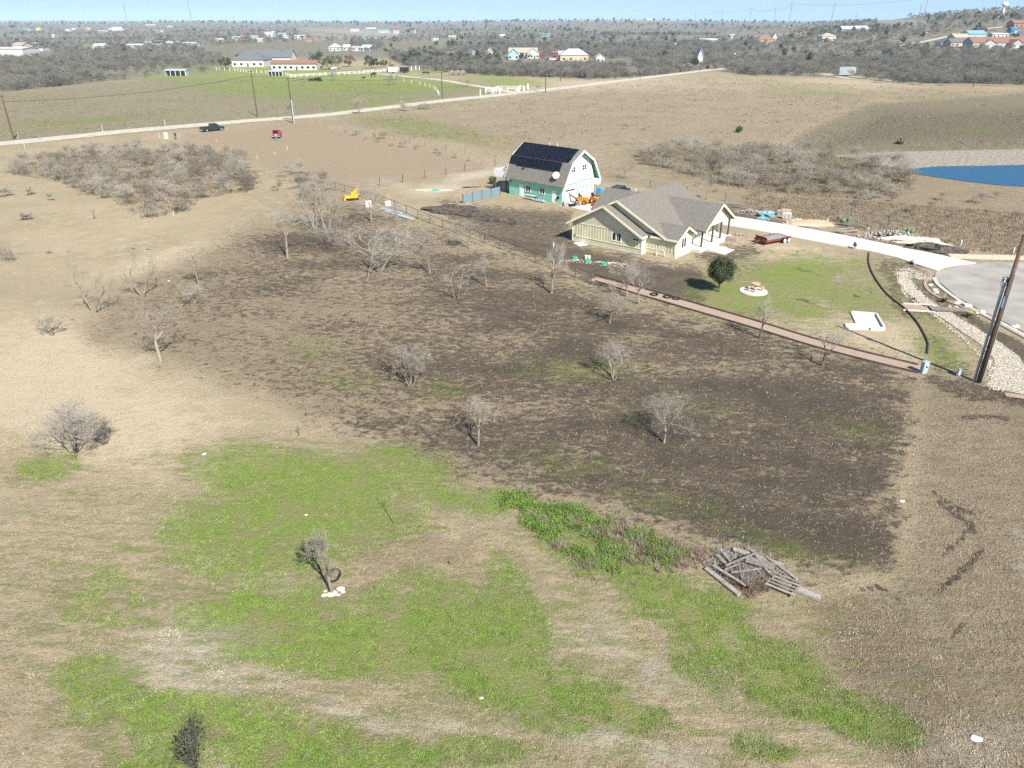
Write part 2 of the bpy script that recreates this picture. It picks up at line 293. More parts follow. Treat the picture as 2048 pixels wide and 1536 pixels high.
OLIVE_P = [([(1840, 760), (2300, 800), (2300, 1500), (2000, 1420), (1900, 1200), (1850, 980)], 40, .1), ([(-300, 190), (0, 183), (330, 150), (480, 150), (1000, 165), (980, 190), (560, 240), (0, 290), (-300, 300)], 8, .7), ([(1560, 296), (1640, 250), (1740, 208), (2048, 186), (2500, 190), (2500, 302), (2048, 300), (1800, 304), (1640, 312)], 8, 1.0), ([(1400, 500), (1735, 500), (1860, 700), (1840, 720), (1400, 600)], 20, .12), ([(1250, 300), (1800, 320), (1830, 380), (1600, 400), (1300, 345)], 10, .6), ([(1500, 48), (1700, 28), (1900, 30), (1750, 60), (1560, 66)], 4, .8), ([(480, 78), (700, 78), (700, 108), (440, 112), (380, 96)], 5, .4)]
DARK_P = [([(880, 400), (1020, 418), (1140, 420), (1150, 500), (1110, 505), (1000, 475), (900, 440)], 12, .82), ([(870, 402), (930, 405), (1010, 430), (1040, 445), (960, 448), (900, 425)], 6, .8), ([(900, 445), (1150, 488), (1300, 520), (1390, 530), (1440, 570), (1400, 605), (1190, 562), (1000, 492)], 12, .95), ([(1390, 500), (1500, 490), (1540, 505), (1460, 530), (1390, 525)], 10, .7), ([(1450, 415), (1560, 440), (1700, 470), (1950, 510), (1940, 525), (1470, 440)], 6, .75),
 ([(1760, 515), (1850, 530), (1880, 580), (1960, 640), (1800, 640), (1745, 540)], 10, .62), ([(1870, 540), (1900, 570), (1960, 630), (2100, 720), (2100, 850), (2040, 780), (2010, 700), (1900, 600), (1860, 560)], 5, .95), ([(1820, 625), (1900, 690), (1970, 780), (1840, 740), (1860, 700)], 10, .5), ([(1840, 742), (1960, 770), (2100, 800), (2100, 830), (1960, 800), (1850, 765)], 7, .85), ([(1330, 590), (1500, 620), (1640, 680), (1500, 650)], 8, .45), ([(1360, 580), (1480, 520), (1500, 512), (1540, 540), (1420, 580)], 8, .35),
 ([(1620, 300), (1760, 215), (2500, 200), (2500, 285), (1860, 290)], 22, .5)]
WOOD_P = [([(-600, 41), (1400, 41), (1500, -60), (2700, -60), (2700, 172), (2048, 170), (1800, 166), (1700, 155), (1500, 150), (1420, 140), (1300, 152), (1200, 158), (1000, 152), (830, 140), (780, 118), (480, 118), (440, 148), (330, 150), (0, 185), (-600, 200)], 5, 1)]
NB = 1.0
rr = [2.0]
while rr[-1] < 13000: rr.append(rr[-1] * (1.0085 if 14 < rr[-1] < 700 else 1.02 if rr[-1] < 3000 else 1.06))
rr = np.array(rr)
aa = np.concatenate([np.arange(-48, 48, .22), np.arange(48, 312, 3.0)]); na = len(aa); nr = len(rr)
RR, AA = np.meshgrid(rr, np.radians(aa), indexing='ij'); gx = (RR * np.sin(AA)).ravel(); gy = (RR * np.cos(AA)).ravel(); gz = terr(gx, gy)
px, py, pf = proj(gx, gy, gz); bad = ~np.isfinite(px); px[bad] = -9999; py[bad] = 9999
# wobble mask lookups so no outline is straight
wob = np.clip(pf, 20, 400); wob[bad] = 30; k = 1200 / wob
wx = px + ((fbm(gx, gy, 4, 3) - .5) * 2.0 + (fbm(gx, gy, 1.1, 23) - .5) * .9) * k; wy = py + ((fbm(gx, gy, 4, 5) - .5) * 2.0 + (fbm(gx, gy, 1.1, 25) - .5) * .9) * k * .6
def comb(lst, f):
    o = np.zeros(len(wx))
    for q in lst: o = np.maximum(o, f(q))
    return o
big = fbm(gx, gy, 9, 11)
g_green = comb(GREEN_E, lambda q: emask(wx, wy, *q[:5]) * q[5])
g_pale = comb(PALE_E, lambda q: emask(wx, wy, *q[:5]) * q[5])
g_straw = comb(STRAW_E, lambda q: emask(wx, wy, *q[:5]) * q[5])
g_brown = comb(BROWN_P, lambda q: pmask(wx, wy, q[0], q[1]) * q[2])
g_brown = np.maximum(g_brown, .6 * pmask(wx, wy, DARK, 40))
g_olive = comb(OLIVE_P, lambda q: pmask(wx, wy, q[0], q[1]) * q[2])
dk = pmask(wx + (fbm(gx, gy, 1.6, 71) - .5) * 60, wy, DARK, 52) * (.38 + .33 * sst(450, 1150, wx) + .22 * sst(900, 1700, wx) * sst(560, 850, wy) - .12 * emask(wx, wy, 330, 620, 200, 100) + .2 * emask(wx, wy, 620, 500, 220, 60, -25) + .15 * emask(wx, wy, 1000, 1000, 160, 40, 15))
dk = np.maximum(dk - .6 * pmask(wx + (fbm(gx, gy, 2, 73) - .5) * 80, wy, ROUGH, 45), 0)
g_dark = np.maximum(dk * (0.28 + 1.38 * fbm(gx * .55, gy, 3.2, 17)), comb(DARK_P, lambda q: pmask(wx, wy, q[0], q[1]) * q[2]))
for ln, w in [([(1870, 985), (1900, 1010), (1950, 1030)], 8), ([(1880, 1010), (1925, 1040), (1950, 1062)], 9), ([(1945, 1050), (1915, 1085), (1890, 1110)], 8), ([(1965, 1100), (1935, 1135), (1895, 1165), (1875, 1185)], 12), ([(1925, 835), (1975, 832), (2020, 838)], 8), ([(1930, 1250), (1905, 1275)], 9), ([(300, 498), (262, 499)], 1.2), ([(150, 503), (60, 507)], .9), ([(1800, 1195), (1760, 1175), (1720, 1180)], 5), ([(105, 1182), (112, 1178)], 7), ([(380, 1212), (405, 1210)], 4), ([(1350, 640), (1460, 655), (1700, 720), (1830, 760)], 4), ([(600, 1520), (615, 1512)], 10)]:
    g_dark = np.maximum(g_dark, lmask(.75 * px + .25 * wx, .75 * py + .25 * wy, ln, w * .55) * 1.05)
rough = np.maximum(pmask(wx, wy, ROUGH, 25), .55 * pmask(wx, wy, DARK, 20)); rough = np.maximum(rough, .7 * pmask(wx, wy, [(560, 240), (1420, 145), (2500, 190), (2500, 500), (1400, 420), (1100, 340), (900, 290)], 15))
rough = np.maximum(rough, .4 * g_olive)
g_wood = comb(WOOD_P, lambda q: pmask(wx, wy, q[0], q[1]) * q[2]); g_wood[bad] = 0
m1 = np.stack([g_green, g_dark, g_pale, g_brown], 1); m2 = np.stack([g_olive, rough, g_straw, g_wood], 1)
I = np.arange(nr - 1)[:, None] * na; J = np.arange(na)[None, :]; J2 = (J + 1) % na
quads = np.stack([I + J, I + J2, I + na + J2, I + na + J], -1).reshape(-1, 4)[:, ::-1]
V = np.stack([gx, gy, gz], 1); c0 = len(V); V = np.vstack([V, [[0, 0, 0]]])
m1 = np.vstack([m1, m1[:1] * 0]); m2 = np.vstack([m2, m2[:1] * 0])
gm = bpy.data.materials.new('field_ground'); gm.use_nodes = True
def ground_material(m):
    n = m.node_tree.nodes; l = m.node_tree.links; b = n['Principled BSDF']; b.inputs['Roughness'].default_value = .95; b.inputs['Specular IOR Level'].default_value = .1
    geo = n.new('ShaderNodeNewGeometry'); P = geo.outputs['Position']
    def noise(s, d=4, r=.6, sc=None, rot=0):
        t = n.new('ShaderNodeTexNoise'); t.inputs['Scale'].default_value = s; t.inputs['Detail'].default_value = d; t.inputs['Roughness'].default_value = r
        src = P
        if sc:
            mp = n.new('ShaderNodeMapping'); mp.inputs['Scale'].default_value = sc; mp.inputs['Rotation'].default_value = (0, 0, R(rot)); l.new(P, mp.inputs[0]); src = mp.outputs[0]
        l.new(src, t.inputs['Vector']); return t.outputs['Fac']
    def math_(op, a, c, cl=False):
        t = n.new('ShaderNodeMath'); t.operation = op; t.use_clamp = cl
        for i, v in enumerate((a, c)):
            if isinstance(v, (int, float)): t.inputs[i].default_value = v
            else: l.new(v, t.inputs[i])
        return t.outputs[0]
    def mr(v, a, c, e=0., f=1.):
        t = n.new('ShaderNodeMapRange'); l.new(v, t.inputs[0])
        for i, q in zip((1, 2, 3, 4), (a, c, e, f)): t.inputs[i].default_value = q
        t.interpolation_type = 'SMOOTHSTEP'; return t.outputs[0]
    def mix(f, a, c, bt='MIX'):
        t = n.new('ShaderNodeMix'); t.data_type = 'RGBA'; t.blend_type = bt
        for i, v in zip((0, 6, 7), (f, a, c)):
            if isinstance(v, (int, float)): t.inputs[i].default_value = v
            elif isinstance(v, tuple): t.inputs[i].default_value = (*v, 1)
            else: l.new(v, t.inputs[i])
        return t.outputs[2]
    N0 = noise(.09, 5, .6); N1 = noise(.55, 7, .66); N2 = noise(3.2, 6, .7); N3 = noise(14, 4, .7); N4 = noise(42, 2, .6)
    NS = noise(1.5, 6, .68, (.7, 1.15, 1), 24)       # mowing streaks
    NT = noise(9, 4, .7, (.35, 2.2, 1), -35)
    NR = noise(.8, 5, .7, (.35, 1.8, 1), -48)
    def att(nm):
        a = n.new('ShaderNodeAttribute'); a.attribute_name = nm; s = n.new('ShaderNodeSeparateColor'); l.new(a.outputs['Color'], s.inputs[0]); return [s.outputs[0], s.outputs[1], s.outputs[2], a.outputs['Alpha']]
    green, dark, pale, brown = att('soil_a'); olive, rough, straw, wood = att('soil_b')
    brk = math_('ADD', math_('MULTIPLY', N1, .5), math_('ADD', math_('MULTIPLY', N2, .30), math_('MULTIPLY', N3, .20)))   # mean .5
    brs = math_('ADD', math_('MULTIPLY', NS, .5), math_('ADD', math_('MULTIPLY', N2, .30), math_('MULTIPLY', N3, .20)))
    def cut(mk, nz, amp, w): return mr(math_('MULTIPLY', math_('ADD', mk, math_('MULTIPLY', math_('SUBTRACT', nz, .5), amp * 2.3)), mr(mk, .0, .12)), .5 - w, .5 + w)
    fine = math_('ADD', math_('MULTIPLY', N3, .55), math_('MULTIPLY', N4, .45)); fr = mr(fine, .38, .62)
    tan = mix(fr, (.19, .143, .088), (.56, .455, .305)); tan = mix(mr(N1, .35, .7), tan, mix(fr, (.155, .135, .085), (.42, .36, .245)))
    tan = mix(math_('MULTIPLY', mr(N0, .4, .65), .5), tan, (.25, .215, .13))
    stc = mix(fr, (.31, .25, .16), (.62, .52, .37)); c = mix(cut(straw, brk, 1.4, .35), tan, stc)
    brn = mix(fr, (.15, .11, .068), (.42, .33, .22)); brn = mix(mr(NS, .35, .65), brn, mix(fr, (.20, .155, .105), (.38, .30, .21)))
    c = mix(cut(brown, brk, 1.3, .35), c, brn)
    olv = mix(fr, (.115, .105, .06), (.26, .235, .15)); c = mix(math_('MULTIPLY', cut(olive, brk, 1.5, .4), .85), c, olv)
    NW = noise(.16, 5, .7); wdc = mix(mr(NW, .42, .60), (.07, .068, .055), (.24, .225, .185)); c = mix(math_('MULTIPLY', wood, .85), c, mix(.3, wdc, olv))
    plc = mix(fr, (.36, .32, .25), (.62, .57, .48)); c = mix(math_('MULTIPLY', cut(pale, brk, 2.2, .5), .55), c, plc)
    dkc = mix(fr, (.029, .025, .020), (.135, .112, .086)); dkc = mix(mr(N1, .35, .65), dkc, mix(fr, (.042, .034, .025), (.185, .148, .108)))
    dkf = math_('MULTIPLY', cut(dark, brs, 2.3, .17), mr(fine, .28, .5, .70, .98))
    crack = mr(math_('ABSOLUTE', math_('SUBTRACT', noise(1.1, 6, .65, (.6, 1.5, 1), 20), .5), 0), .0, .016, .75, 0.)     # thin straw lines left on the bare soil
    dkf = math_('MULTIPLY', dkf, math_('SUBTRACT', 1, math_('MULTIPLY', crack, math_('LESS_THAN', dark, .9))))
    c = mix(dkf, c, dkc)
    gr1 = mix(fr, (.06, .14, .010), (.205, .35, .035)); gr2 = mix(fr, (.13, .15, .03), (.31, .33, .11)); grc = mix(mr(N1, .35, .62), gr1, gr2)
    NG = noise(1.1, 7, .68, (.45, 1.7, 1), 32); brg = math_('ADD', math_('MULTIPLY', NG, .45), math_('ADD', math_('MULTIPLY', N2, .28), math_('MULTIPLY', N3, .27))); gf = cut(green, brg, 2.1, .36); gf = math_('MULTIPLY', gf, math_('SUBTRACT', 1, math_('MULTIPLY', dkf, .5))); gf = math_('MULTIPLY', gf, mr(fine, .36, .58, .5, 1.0)); c = mix(math_('MULTIPLY', gf, .9), c, grc)
    # a thin scatter of green sprouts everywhere
    sp = math_('MULTIPLY', mr(N2, .62, .72), mr(N1, .5, .62)); c = mix(math_('MULTIPLY', sp, .45), c, gr2)
    rp_ = math_('MULTIPLY', math_('MULTIPLY', rough, mr(NR, .50, .60)), .38); c = mix(math_('MULTIPLY', rp_, math_('SUBTRACT', 1, dkf)), c, mix(fr, (.11, .10, .065), (.27, .24, .17)))
    spk = mr(NT, .58, .68, 0, .8); c = mix(math_('MULTIPLY', spk, math_('ADD', .25, math_('MULTIPLY', rough, .45))), c, mix(fr, (.06, .048, .036), (.16, .125, .09)))
    peb = n.new('ShaderNodeTexVoronoi'); peb.inputs['Scale'].default_value = 2.6; l.new(P, peb.inputs['Vector'])
    pm = mr(peb.outputs['Distance'], .035, .055, 1, 0); sc = n.new('ShaderNodeSeparateColor'); l.new(peb.outputs['Color'], sc.inputs[0])
    pm = math_('MULTIPLY', pm, math_('GREATER_THAN', sc.outputs[0], .72)); c = mix(math_('MULTIPLY', pm, .8), c, (.6, .55, .45))
    l.new(c, b.inputs['Base Color'])
    h = math_('ADD', math_('MULTIPLY', N2, .22), math_('MULTIPLY', N3, .07)); h = math_('ADD', h, math_('MULTIPLY', NT, .08)); h = math_('MULTIPLY', h, math_('ADD', .55, math_('MULTIPLY', rough, 1.0)))
    h = math_('ADD', h, math_('MULTIPLY', N1, .12)); h = math_('ADD', h, math_('MULTIPLY', gf, .03))
    bp = n.new('ShaderNodeBump'); bp.inputs['Distance'].default_value = 1; bp.inputs['Strength'].default_value = 1.0; l.new(h, bp.inputs['Height']); l.new(bp.outputs[0], b.inputs['Normal'])
ground_material(gm)
g = mesh_np('ground', V, quads, gm, smooth=True, attrs={'soil_a': m1, 'soil_b': m2}); tag(g, kind='structure')
g['label'] = 'mown winter field with green grass, straw and black soil patches'
cap = MB(); cap.add([(gx[j], gy[j], gz[j]) for j in range(na)], [tuple(range(na))[::-1]]); co = cap.build('ground_patch', gm); tag(co, kind='structure')

def sheet(name, pts, z, m, thick=0, kind='structure', px=True, label=None, cat=None):
    P3 = [G(*p) for p in pts] if px else [Vector((*p, 0)) for p in pts]
    V2 = [Vector((p.x, p.y, T(p.x, p.y) + z)) for p in P3]; tri = tessellate_polygon([V2]); n = len(V2)
    b = MB(); f = [tuple(t) for t in tri]
    for i, t in enumerate(f):
        a, c, d = (V2[k] for k in t)
        if (c - a).cross(d - a).z < 0: f[i] = t[::-1]
    v = list(V2)
    if thick:
        v += [p - Vector((0, 0, thick)) for p in V2]; f += [(i, (i + 1) % n, n + (i + 1) % n, n + i) for i in range(n)]
    b.add(v, f); o = b.build(name, m, fix=False)
    return tag(o, label, cat, kind=kind)
def smooth_line(P, step):
    out = []
    for i in range(len(P) - 1):
        a = P[max(i - 1, 0)]; b = P[i]; c = P[i + 1]; d = P[min(i + 2, len(P) - 1)]
        k = max(1, int((c - b).length / step))
        for j in range(k):
            t = j / k; out.append(.5 * ((2 * b) + (c - a) * t + (2 * a - 5 * b + 4 * c - d) * t * t + (3 * b - a - 3 * c + d) * t ** 3))
    out.append(P[-1].copy()); return out
def ribbon(name, pts, w, z, m, step=4, kind='structure', thick=0, label=None, cat=None, jag=0, px=True):
    P3 = smooth_line([G(*p) if px else Vector(p) for p in pts], step); v = []; f = []; r_ = random.Random(len(pts))
    for i, p in enumerate(P3):
        d = P3[min(i + 1, len(P3) - 1)] - P3[max(i - 1, 0)]; nn = Vector((-d.y, d.x, 0)).normalized()
        ww = w / 2 if not callable(w) else w(i / (len(P3) - 1)) / 2
        for s in (1, -1):
            q = p + nn * s * (ww + r_.uniform(-jag, jag)); v.append((q.x, q.y, T(q.x, q.y) + z))
    for i in range(len(P3) - 1): f.append((2 * i, 2 * i + 1, 2 * i + 3, 2 * i + 2))
    if thick:
        n = len(v); v += [(a, b_, c - thick) for a, b_, c in v]
        f += [(2 * i + 2, 2 * i, n + 2 * i, n + 2 * i + 2) for i in range(len(P3) - 1)] + [(2 * i + 1, 2 * i + 3, n + 2 * i + 3, n + 2 * i + 1) for i in range(len(P3) - 1)] + [(0, 1, n + 1, n), (n - 2, n - 1, 2 * n - 1, 2 * n - 2)]
    o = MB().add(v, f).build(name, m, fix=bool(thick))
    if kind == 'structure': return tag(o, label, cat, kind=kind)
    return tag(o, label, cat)
gravel = mat('pale_gravel_road', (.36, .33, .26), .95, col2=(.56, .52, .43), scale=.6, bump=.02)
conc2 = mat('grey_white_road_surface', (.25, .237, .21), .9, col2=(.38, .36, .32), scale=.35, bump=.01, bscale=30)
ribbon('gravel_road', [(-420, 325), (-150, 302), (0, 288), (130, 275), (260, 262), (400, 250), (520, 240), (640, 231), (760, 217), (885, 202), (1000, 190), (1110, 178), (1230, 163), (1345, 149), (1420, 140), (1470, 137), (1560, 141), (1700, 152), (1800, 164)], lambda t: 7.5 if t < .8 else 5.5, .05, gravel, jag=.25)
ribbon('ranch_driveway', [(1040, 188), (1000, 180), (940, 170), (880, 160), (820, 154), (770, 149), (730, 147), (660, 146)], 4.5, .06, gravel, jag=.2)
ribbon('hill_road', [(1775, 97), (1830, 88), (1880, 78), (1935, 66), (1980, 58), (2015, 54)], 8, .5, gravel, step=15)
ribbon('woodland_track', [(1700, 158), (1650, 150), (1600, 147), (1560, 144)], 4, .12, gravel)
ribbon('woodland_track', [(1530, 128), (1560, 124), (1590, 121)], 4, .12, gravel)
ribbon('country_road', [(620, 68), (690, 74), (760, 78)], 12, .4, gravel, step=30)
# driveway, turning circle, brick path
DRV = [(1448, 430), (1560, 448), (1680, 470), (1790, 492), (1880, 511), (1952, 527), (1920, 530), (1890, 535), (1874, 543), (1835, 530), (1790, 515), (1735, 502), (1660, 489), (1580, 474), (1500, 459), (1444, 450)]
sheet('driveway', DRV, .10, M['conc'], .1)
jm = mat('expansion_joint', (.42, .40, .36))
jb = MB(); tp = [gp_ for gp_ in smooth_line([G(*q) for q in DRV[:5]], .4)]; bt_ = [gp_ for gp_ in smooth_line([G(*q) for q in DRV[8:][::-1]], .4)]
for t in np.linspace(.03, .97, 9):
    a = tp[int(t * (len(tp) - 1))]; b = bt_[int(t * (len(bt_) - 1))]; d = (b - a).normalized(); s_ = Vector((-d.y, d.x, 0)) * .018
    jb.add([a + s_ + Vector((0, 0, .104)), a - s_ + Vector((0, 0, .104)), b - s_ + Vector((0, 0, .104)), b + s_ + Vector((0, 0, .104))], [(0, 1, 2, 3)])
tag(jb.build('driveway_joints', jm), kind='structure')
c0x, c0y = G(2010, 590).x, G(2010, 590).y
cul = [(1952, 528), (1990, 526), (2060, 527), (2200, 530), (2300, 600), (2250, 700), (2110, 690), (2048, 664), (2000, 640), (1955, 618), (1915, 595), (1885, 570), (1868, 556), (1872, 546), (1893, 537), (1920, 531)]
sheet('turning_circle', cul, .05, conc2, .05)
ribbon('kerb', [(1868, 556), (1876, 570), (1915, 600), (1955, 624), (2000, 646), (2048, 672), (2110, 702)], .45, .10, M['concg'], step=1, thick=.1)
ribbon('brick_path', [(1185, 558), (1300, 588), (1400, 617), (1500, 646), (1620, 683), (1720, 710), (1838, 738)], 1.5, .03, M['brick'], step=2)
for off, lab in (((-7), 'long dark timber edging on the house side of the brick path'), ((9), 'long dark timber edging on the field side of the brick path')):
    ribbon('path_edging', [(1190, 556 + off * .8), (1300, 588 + off), (1400, 617 + off), (1500, 646 + off), (1620, 683 + off), (1720, 710 + off), (1836, 738 + off)], .11, .17, M['timber'], step=1.2, kind=None, thick=.25, label=lab, cat='edging', jag=.02)
ribbon('garden_edging', [(1738, 506), (1738, 530), (1752, 560), (1775, 590), (1805, 614), (1830, 640), (1846, 665), (1857, 690), (1855, 708)], .10, .15, M['timber'], step=1.5, kind=None, thick=.3, label='curved dark timber border between lawn and mulch bed', cat='edging')
ribbon('brick_walk', [(1806, 614), (1850, 617), (1868, 618)], 2.0, .04, M['brick'], step=1)
ribbon('brick_walk', [(1925, 622), (1955, 624), (1970, 626)], 1.5, .04, M['brick'], step=1)
for y0 in (-6, 7): ribbon('walk_edging', [(1806, 614 + y0), (1860, 617 + y0), (1872, 619 + y0)], .16, .12, M['stone'], step=1, kind=None, thick=.12, label='pale stone edging on the %s side of the short brick walk' % ('far' if y0 < 0 else 'near'), cat='edging')
ribbon('kerb_strip', [(1868, 548), (1852, 560), (1852, 575), (1868, 590), (1900, 605), (1960, 628), (2010, 655), (2060, 682)], .35, .08, M['brick'], step=1)
ribbon('kerb_strip', [(2010, 790), (2060, 797), (2130, 806)], .7, .06, M['brick'], step=1)
ribbon('gravel_verge', [(1900, 513), (1950, 515), (2048, 516), (2200, 520)], 2.4, .05, mat('yellow_gravel', (.40, .34, .22), .95, col2=(.64, .57, .42), scale=3, bump=.08, bscale=5), jag=.2)
# pond and its pale bank
wm = bpy.data.materials.new('pond_water'); wm.use_nodes = True; b_ = wm.node_tree.nodes['Principled BSDF']
b_.inputs['Base Color'].default_value = (.003, .075, .17, 1); b_.inputs['Roughness'].default_value = .28; b_.inputs['Specular IOR Level'].default_value = .3; b_.inputs['IOR'].default_value = 1.33
tn = wm.node_tree.nodes.new('ShaderNodeTexNoise'); tn.inputs['Scale'].default_value = 1.6; tn.inputs['Detail'].default_value = 5
gg = wm.node_tree.nodes.new('ShaderNodeNewGeometry'); wm.node_tree.links.new(gg.outputs['Position'], tn.inputs['Vector'])
bb = wm.node_tree.nodes.new('ShaderNodeBump'); bb.inputs['Distance'].default_value = .25; wm.node_tree.links.new(tn.outputs['Fac'], bb.inputs['Height']); wm.node_tree.links.new(bb.outputs[0], b_.inputs['Normal'])
sheet('bank', [(1670, 312), (1740, 306), (1850, 303), (2048, 299), (2300, 297), (2300, 335), (2048, 333), (1900, 336), (1820, 340), (1760, 332), (1700, 322)], .03, mat('pale_stony_bank', (.17, .15, .115), .95, col2=(.37, .335, .265), scale=1.2, bump=.25, bscale=1.5), label='pale stony bank behind the pond')
sheet('water', [(1812, 342), (1840, 336), (1880, 333), (1960, 332), (2048, 330), (2300, 326), (2700, 340), (2500, 440), (2200, 400), (2048, 374), (1990, 370), (1930, 363), (1880, 356), (1840, 350)], .06, wm)
# ------------------------------------------------------------------ plants
def tubes(segs, n=3):
    S = np.array([(*a, *b, ra, rb) for a, b, ra, rb in segs], np.float64); P0 = S[:, :3]; P1 = S[:, 3:6]
    d = P1 - P0; L = np.linalg.norm(d, axis=1, keepdims=True); d = d / np.maximum(L, 1e-6)
    ref = np.where(np.abs(d[:, 2:3]) > .9, [[1., 0, 0]], [[0, 0, 1.]]); a = np.cross(d, ref); a /= np.linalg.norm(a, axis=1, keepdims=True); b = np.cross(d, a)
    ang = np.arange(n) * 2 * np.pi / n; off = a[:, None] * np.cos(ang)[None, :, None] + b[:, None] * np.sin(ang)[None, :, None]
    V = np.concatenate([P0[:, None] + off * S[:, 6][:, None, None], P1[:, None] + off * S[:, 7][:, None, None]], 1).reshape(-1, 3)
    base = (np.arange(len(S)) * 2 * n)[:, None]; i = np.arange(n)[None]; j = (i + 1) % n
    return V, np.stack([base + i, base + j, base + n + j, base + n + i], -1).reshape(-1, 4)
def grow(rd, p, d, L, r, lev, maxl, kids, out, lift, spread, minr):
    steps = 4 if lev == 0 else 3 if lev < maxl else 2
    pts = [p]; dd = d.copy()
    for s in range(steps):
        jit = Vector((rd.gauss(0, 1), rd.gauss(0, 1), rd.gauss(0, 1))) * (.16 if lev == 0 else .24)
        dd = (dd + jit + Vector((0, 0, lift))).normalized(); pts.append(pts[-1] + dd * (L / steps))
    for s in range(steps):
        r0 = max(r * (1 - .7 * s / steps), minr); r1 = max(r * (1 - .7 * (s + 1) / steps), minr * .8)
        out[lev].append((tuple(pts[s]), tuple(pts[s + 1]), r0, r1))
    if lev == maxl: return
    for k in range(kids[lev]):
        t = rd.uniform(.35, 1) if lev else .3 + .7 * (k + rd.random()) / kids[0]
        i = min(int(t * steps), steps - 1); q = pts[i].lerp(pts[i + 1], t * steps - i)
        ax = Vector((rd.gauss(0, 1), rd.gauss(0, 1), rd.gauss(0, .6))).normalized()
        base = (pts[i + 1] - pts[i]).normalized(); nd = (base * (1 - spread) + ax * spread + Vector((0, 0, lift))).normalized()
        grow(rd, q, nd, L * rd.uniform(.5, .78) * (1.1 - .25 * t), max(r * (1 - .55 * t) * .6, minr), lev + 1, maxl, kids, out, lift, spread, minr)
def tree_segs(seed, H, Wd, stems=1, trunk=.35, kids=(5, 5, 5, 4), lift=.06, spread=.5, r0=None, lean=.1, minr=.0048):
    rd = random.Random(seed); maxl = len(kids); out = [[] for _ in range(maxl + 1)]; r0 = r0 or H * .022
    for s in range(stems):
        an = rd.uniform(0, 6.28) if stems == 1 else 6.28 * s / stems + rd.uniform(-.4, .4)
        ln = lean if stems == 1 else .45
        d = Vector((math.cos(an) * ln, math.sin(an) * ln, 1)).normalized(); p = Vector((0, 0, -.05))
        if stems > 1: p += Vector((math.cos(an), math.sin(an), 0)) * r0 * 1.2
        if stems == 1 and trunk > .15:
            q = p + d * H * trunk; out[0].append((tuple(p), tuple(p.lerp(q, .5)), r0 * 1.25, r0)); out[0].append((tuple(p.lerp(q, .5)), tuple(q), r0, r0 * .85))
            for k in range(3):
                a2 = an + 2.1 * k + rd.uniform(-.4, .4); dd = (d + Vector((math.cos(a2), math.sin(a2), 0)) * rd.uniform(.35, .8)).normalized()
                grow(rd, q, dd, H * .42, r0 * .6, 0, maxl, kids, out, lift, spread, minr)
        else: grow(rd, p, d, H * .55, r0 * (1 if stems < 4 else .7), 0, maxl, kids, out, lift, spread, minr)
    A = np.array([s[1] for l in out for s in l]); zh = np.percentile(A[:, 2], 99.3); rw = np.percentile(np.abs(A[:, :2]), 98) * 2
    sz = H / zh; sx = Wd / rw
    f = lambda q: (q[0] * sx, q[1] * sx, q[2] * sz)
    return [[(f(a), f(b), ra, rb) for a, b, ra, rb in l] for l in out]
def bare_tree(name, px, py, ptop, pw, seed, label, cat='tree', group='bare trees on the cleared field', mt='trunk', mc='twig', **kw):
    p = G(px, py); H = HT(px, py, ptop); Wd = pw * mpp(px, py); lv = tree_segs(seed, H, Wd, **kw)
    o = empty(name, (p.x, p.y, T(p.x, p.y)), 0, label, cat, group)
    V, Q = tubes(lv[0], 6); mesh_np('trunk', V, Q, M[mt], o, True)
    V, Q = tubes([s for l in lv[1:] for s in l], 3); mesh_np('crown', V, Q, M[mc], o, True)
    return o
dn = (5, 6, 5, 4); md = (4, 5, 5, 3); sp_ = (4, 4, 4, 3)
bare_tree('bare_tree', 575, 515, 405, 110, 1, 'tall bare tree with single pale trunk, left of the twin tall trees', kids=md, trunk=.42, lean=.06)
bare_tree('bare_tree', 655, 462, 352, 95, 2, 'tallest leaning bare tree beside the yellow machine frame', kids=md, trunk=.3, stems=2)
bare_tree('bare_tree', 630, 458, 362, 100, 3, 'bare tree with thin upright stems, behind the low dark multi-stemmed one', kids=md, stems=3)
bare_tree('bare_tree', 652, 497, 430, 130, 4, 'low wide bare tree with dark forked base below the tall pair', kids=md, stems=4, mt='trunkd', mc='twig')
bare_tree('bare_tree', 743, 443, 362, 74, 5, 'bare tree with straight pale trunk nearest the yellow machine frame', kids=dn, trunk=.42, lean=.02)
bare_tree('bare_tree', 792, 482, 402, 48, 6, 'slender leaning bare tree beside the pipe fence', kids=sp_, trunk=.5, lean=.2)
bare_tree('bare_tree', 758, 543, 446, 160, 7, 'widest dense bare tree in the middle of the tree cluster', kids=dn, stems=3)
bare_tree('bare_tree', 733, 562, 500, 120, 8, 'low bare tree leaning left from the dense wide tree', kids=md, stems=1, trunk=.1, lean=.8)
bare_tree('bare_tree', 833, 505, 446, 82, 9, 'dark V-forked bare tree right of the dense wide one', kids=md, stems=2, mt='trunkd')
bare_tree('bare_tree', 860, 546, 488, 52, 10, 'small slim bare tree below the dark V-forked tree', kids=md, trunk=.4)
bare_tree('bare_tree', 940, 498, 438, 62, 11, 'round-crowned bare tree close to the pipe fence above the field', kids=dn, trunk=.3)
bare_tree('bare_tree', 973, 573, 512, 38, 12, 'small crooked bare tree in the middle of the upper field', kids=md, trunk=.35, lean=.15)
bare_tree('bare_tree', 912, 596, 532, 72, 13, 'bare tree with two crossing thin stems, upper middle of the field', kids=sp_, stems=2)
bare_tree('bare_tree', 1103, 586, 482, 58, 14, 'slim upright bare tree standing below the dark pipe fence', kids=md, trunk=.25, stems=1)
bare_tree('bare_tree', 1219, 646, 572, 78, 15, 'round bare tree just below the start of the brick path', kids=dn, trunk=.28)
bare_tree('bare_tree', 1254, 590, 512, 72, 16, 'pale bare tree at the far side of the brick path start', kids=md, trunk=.2)
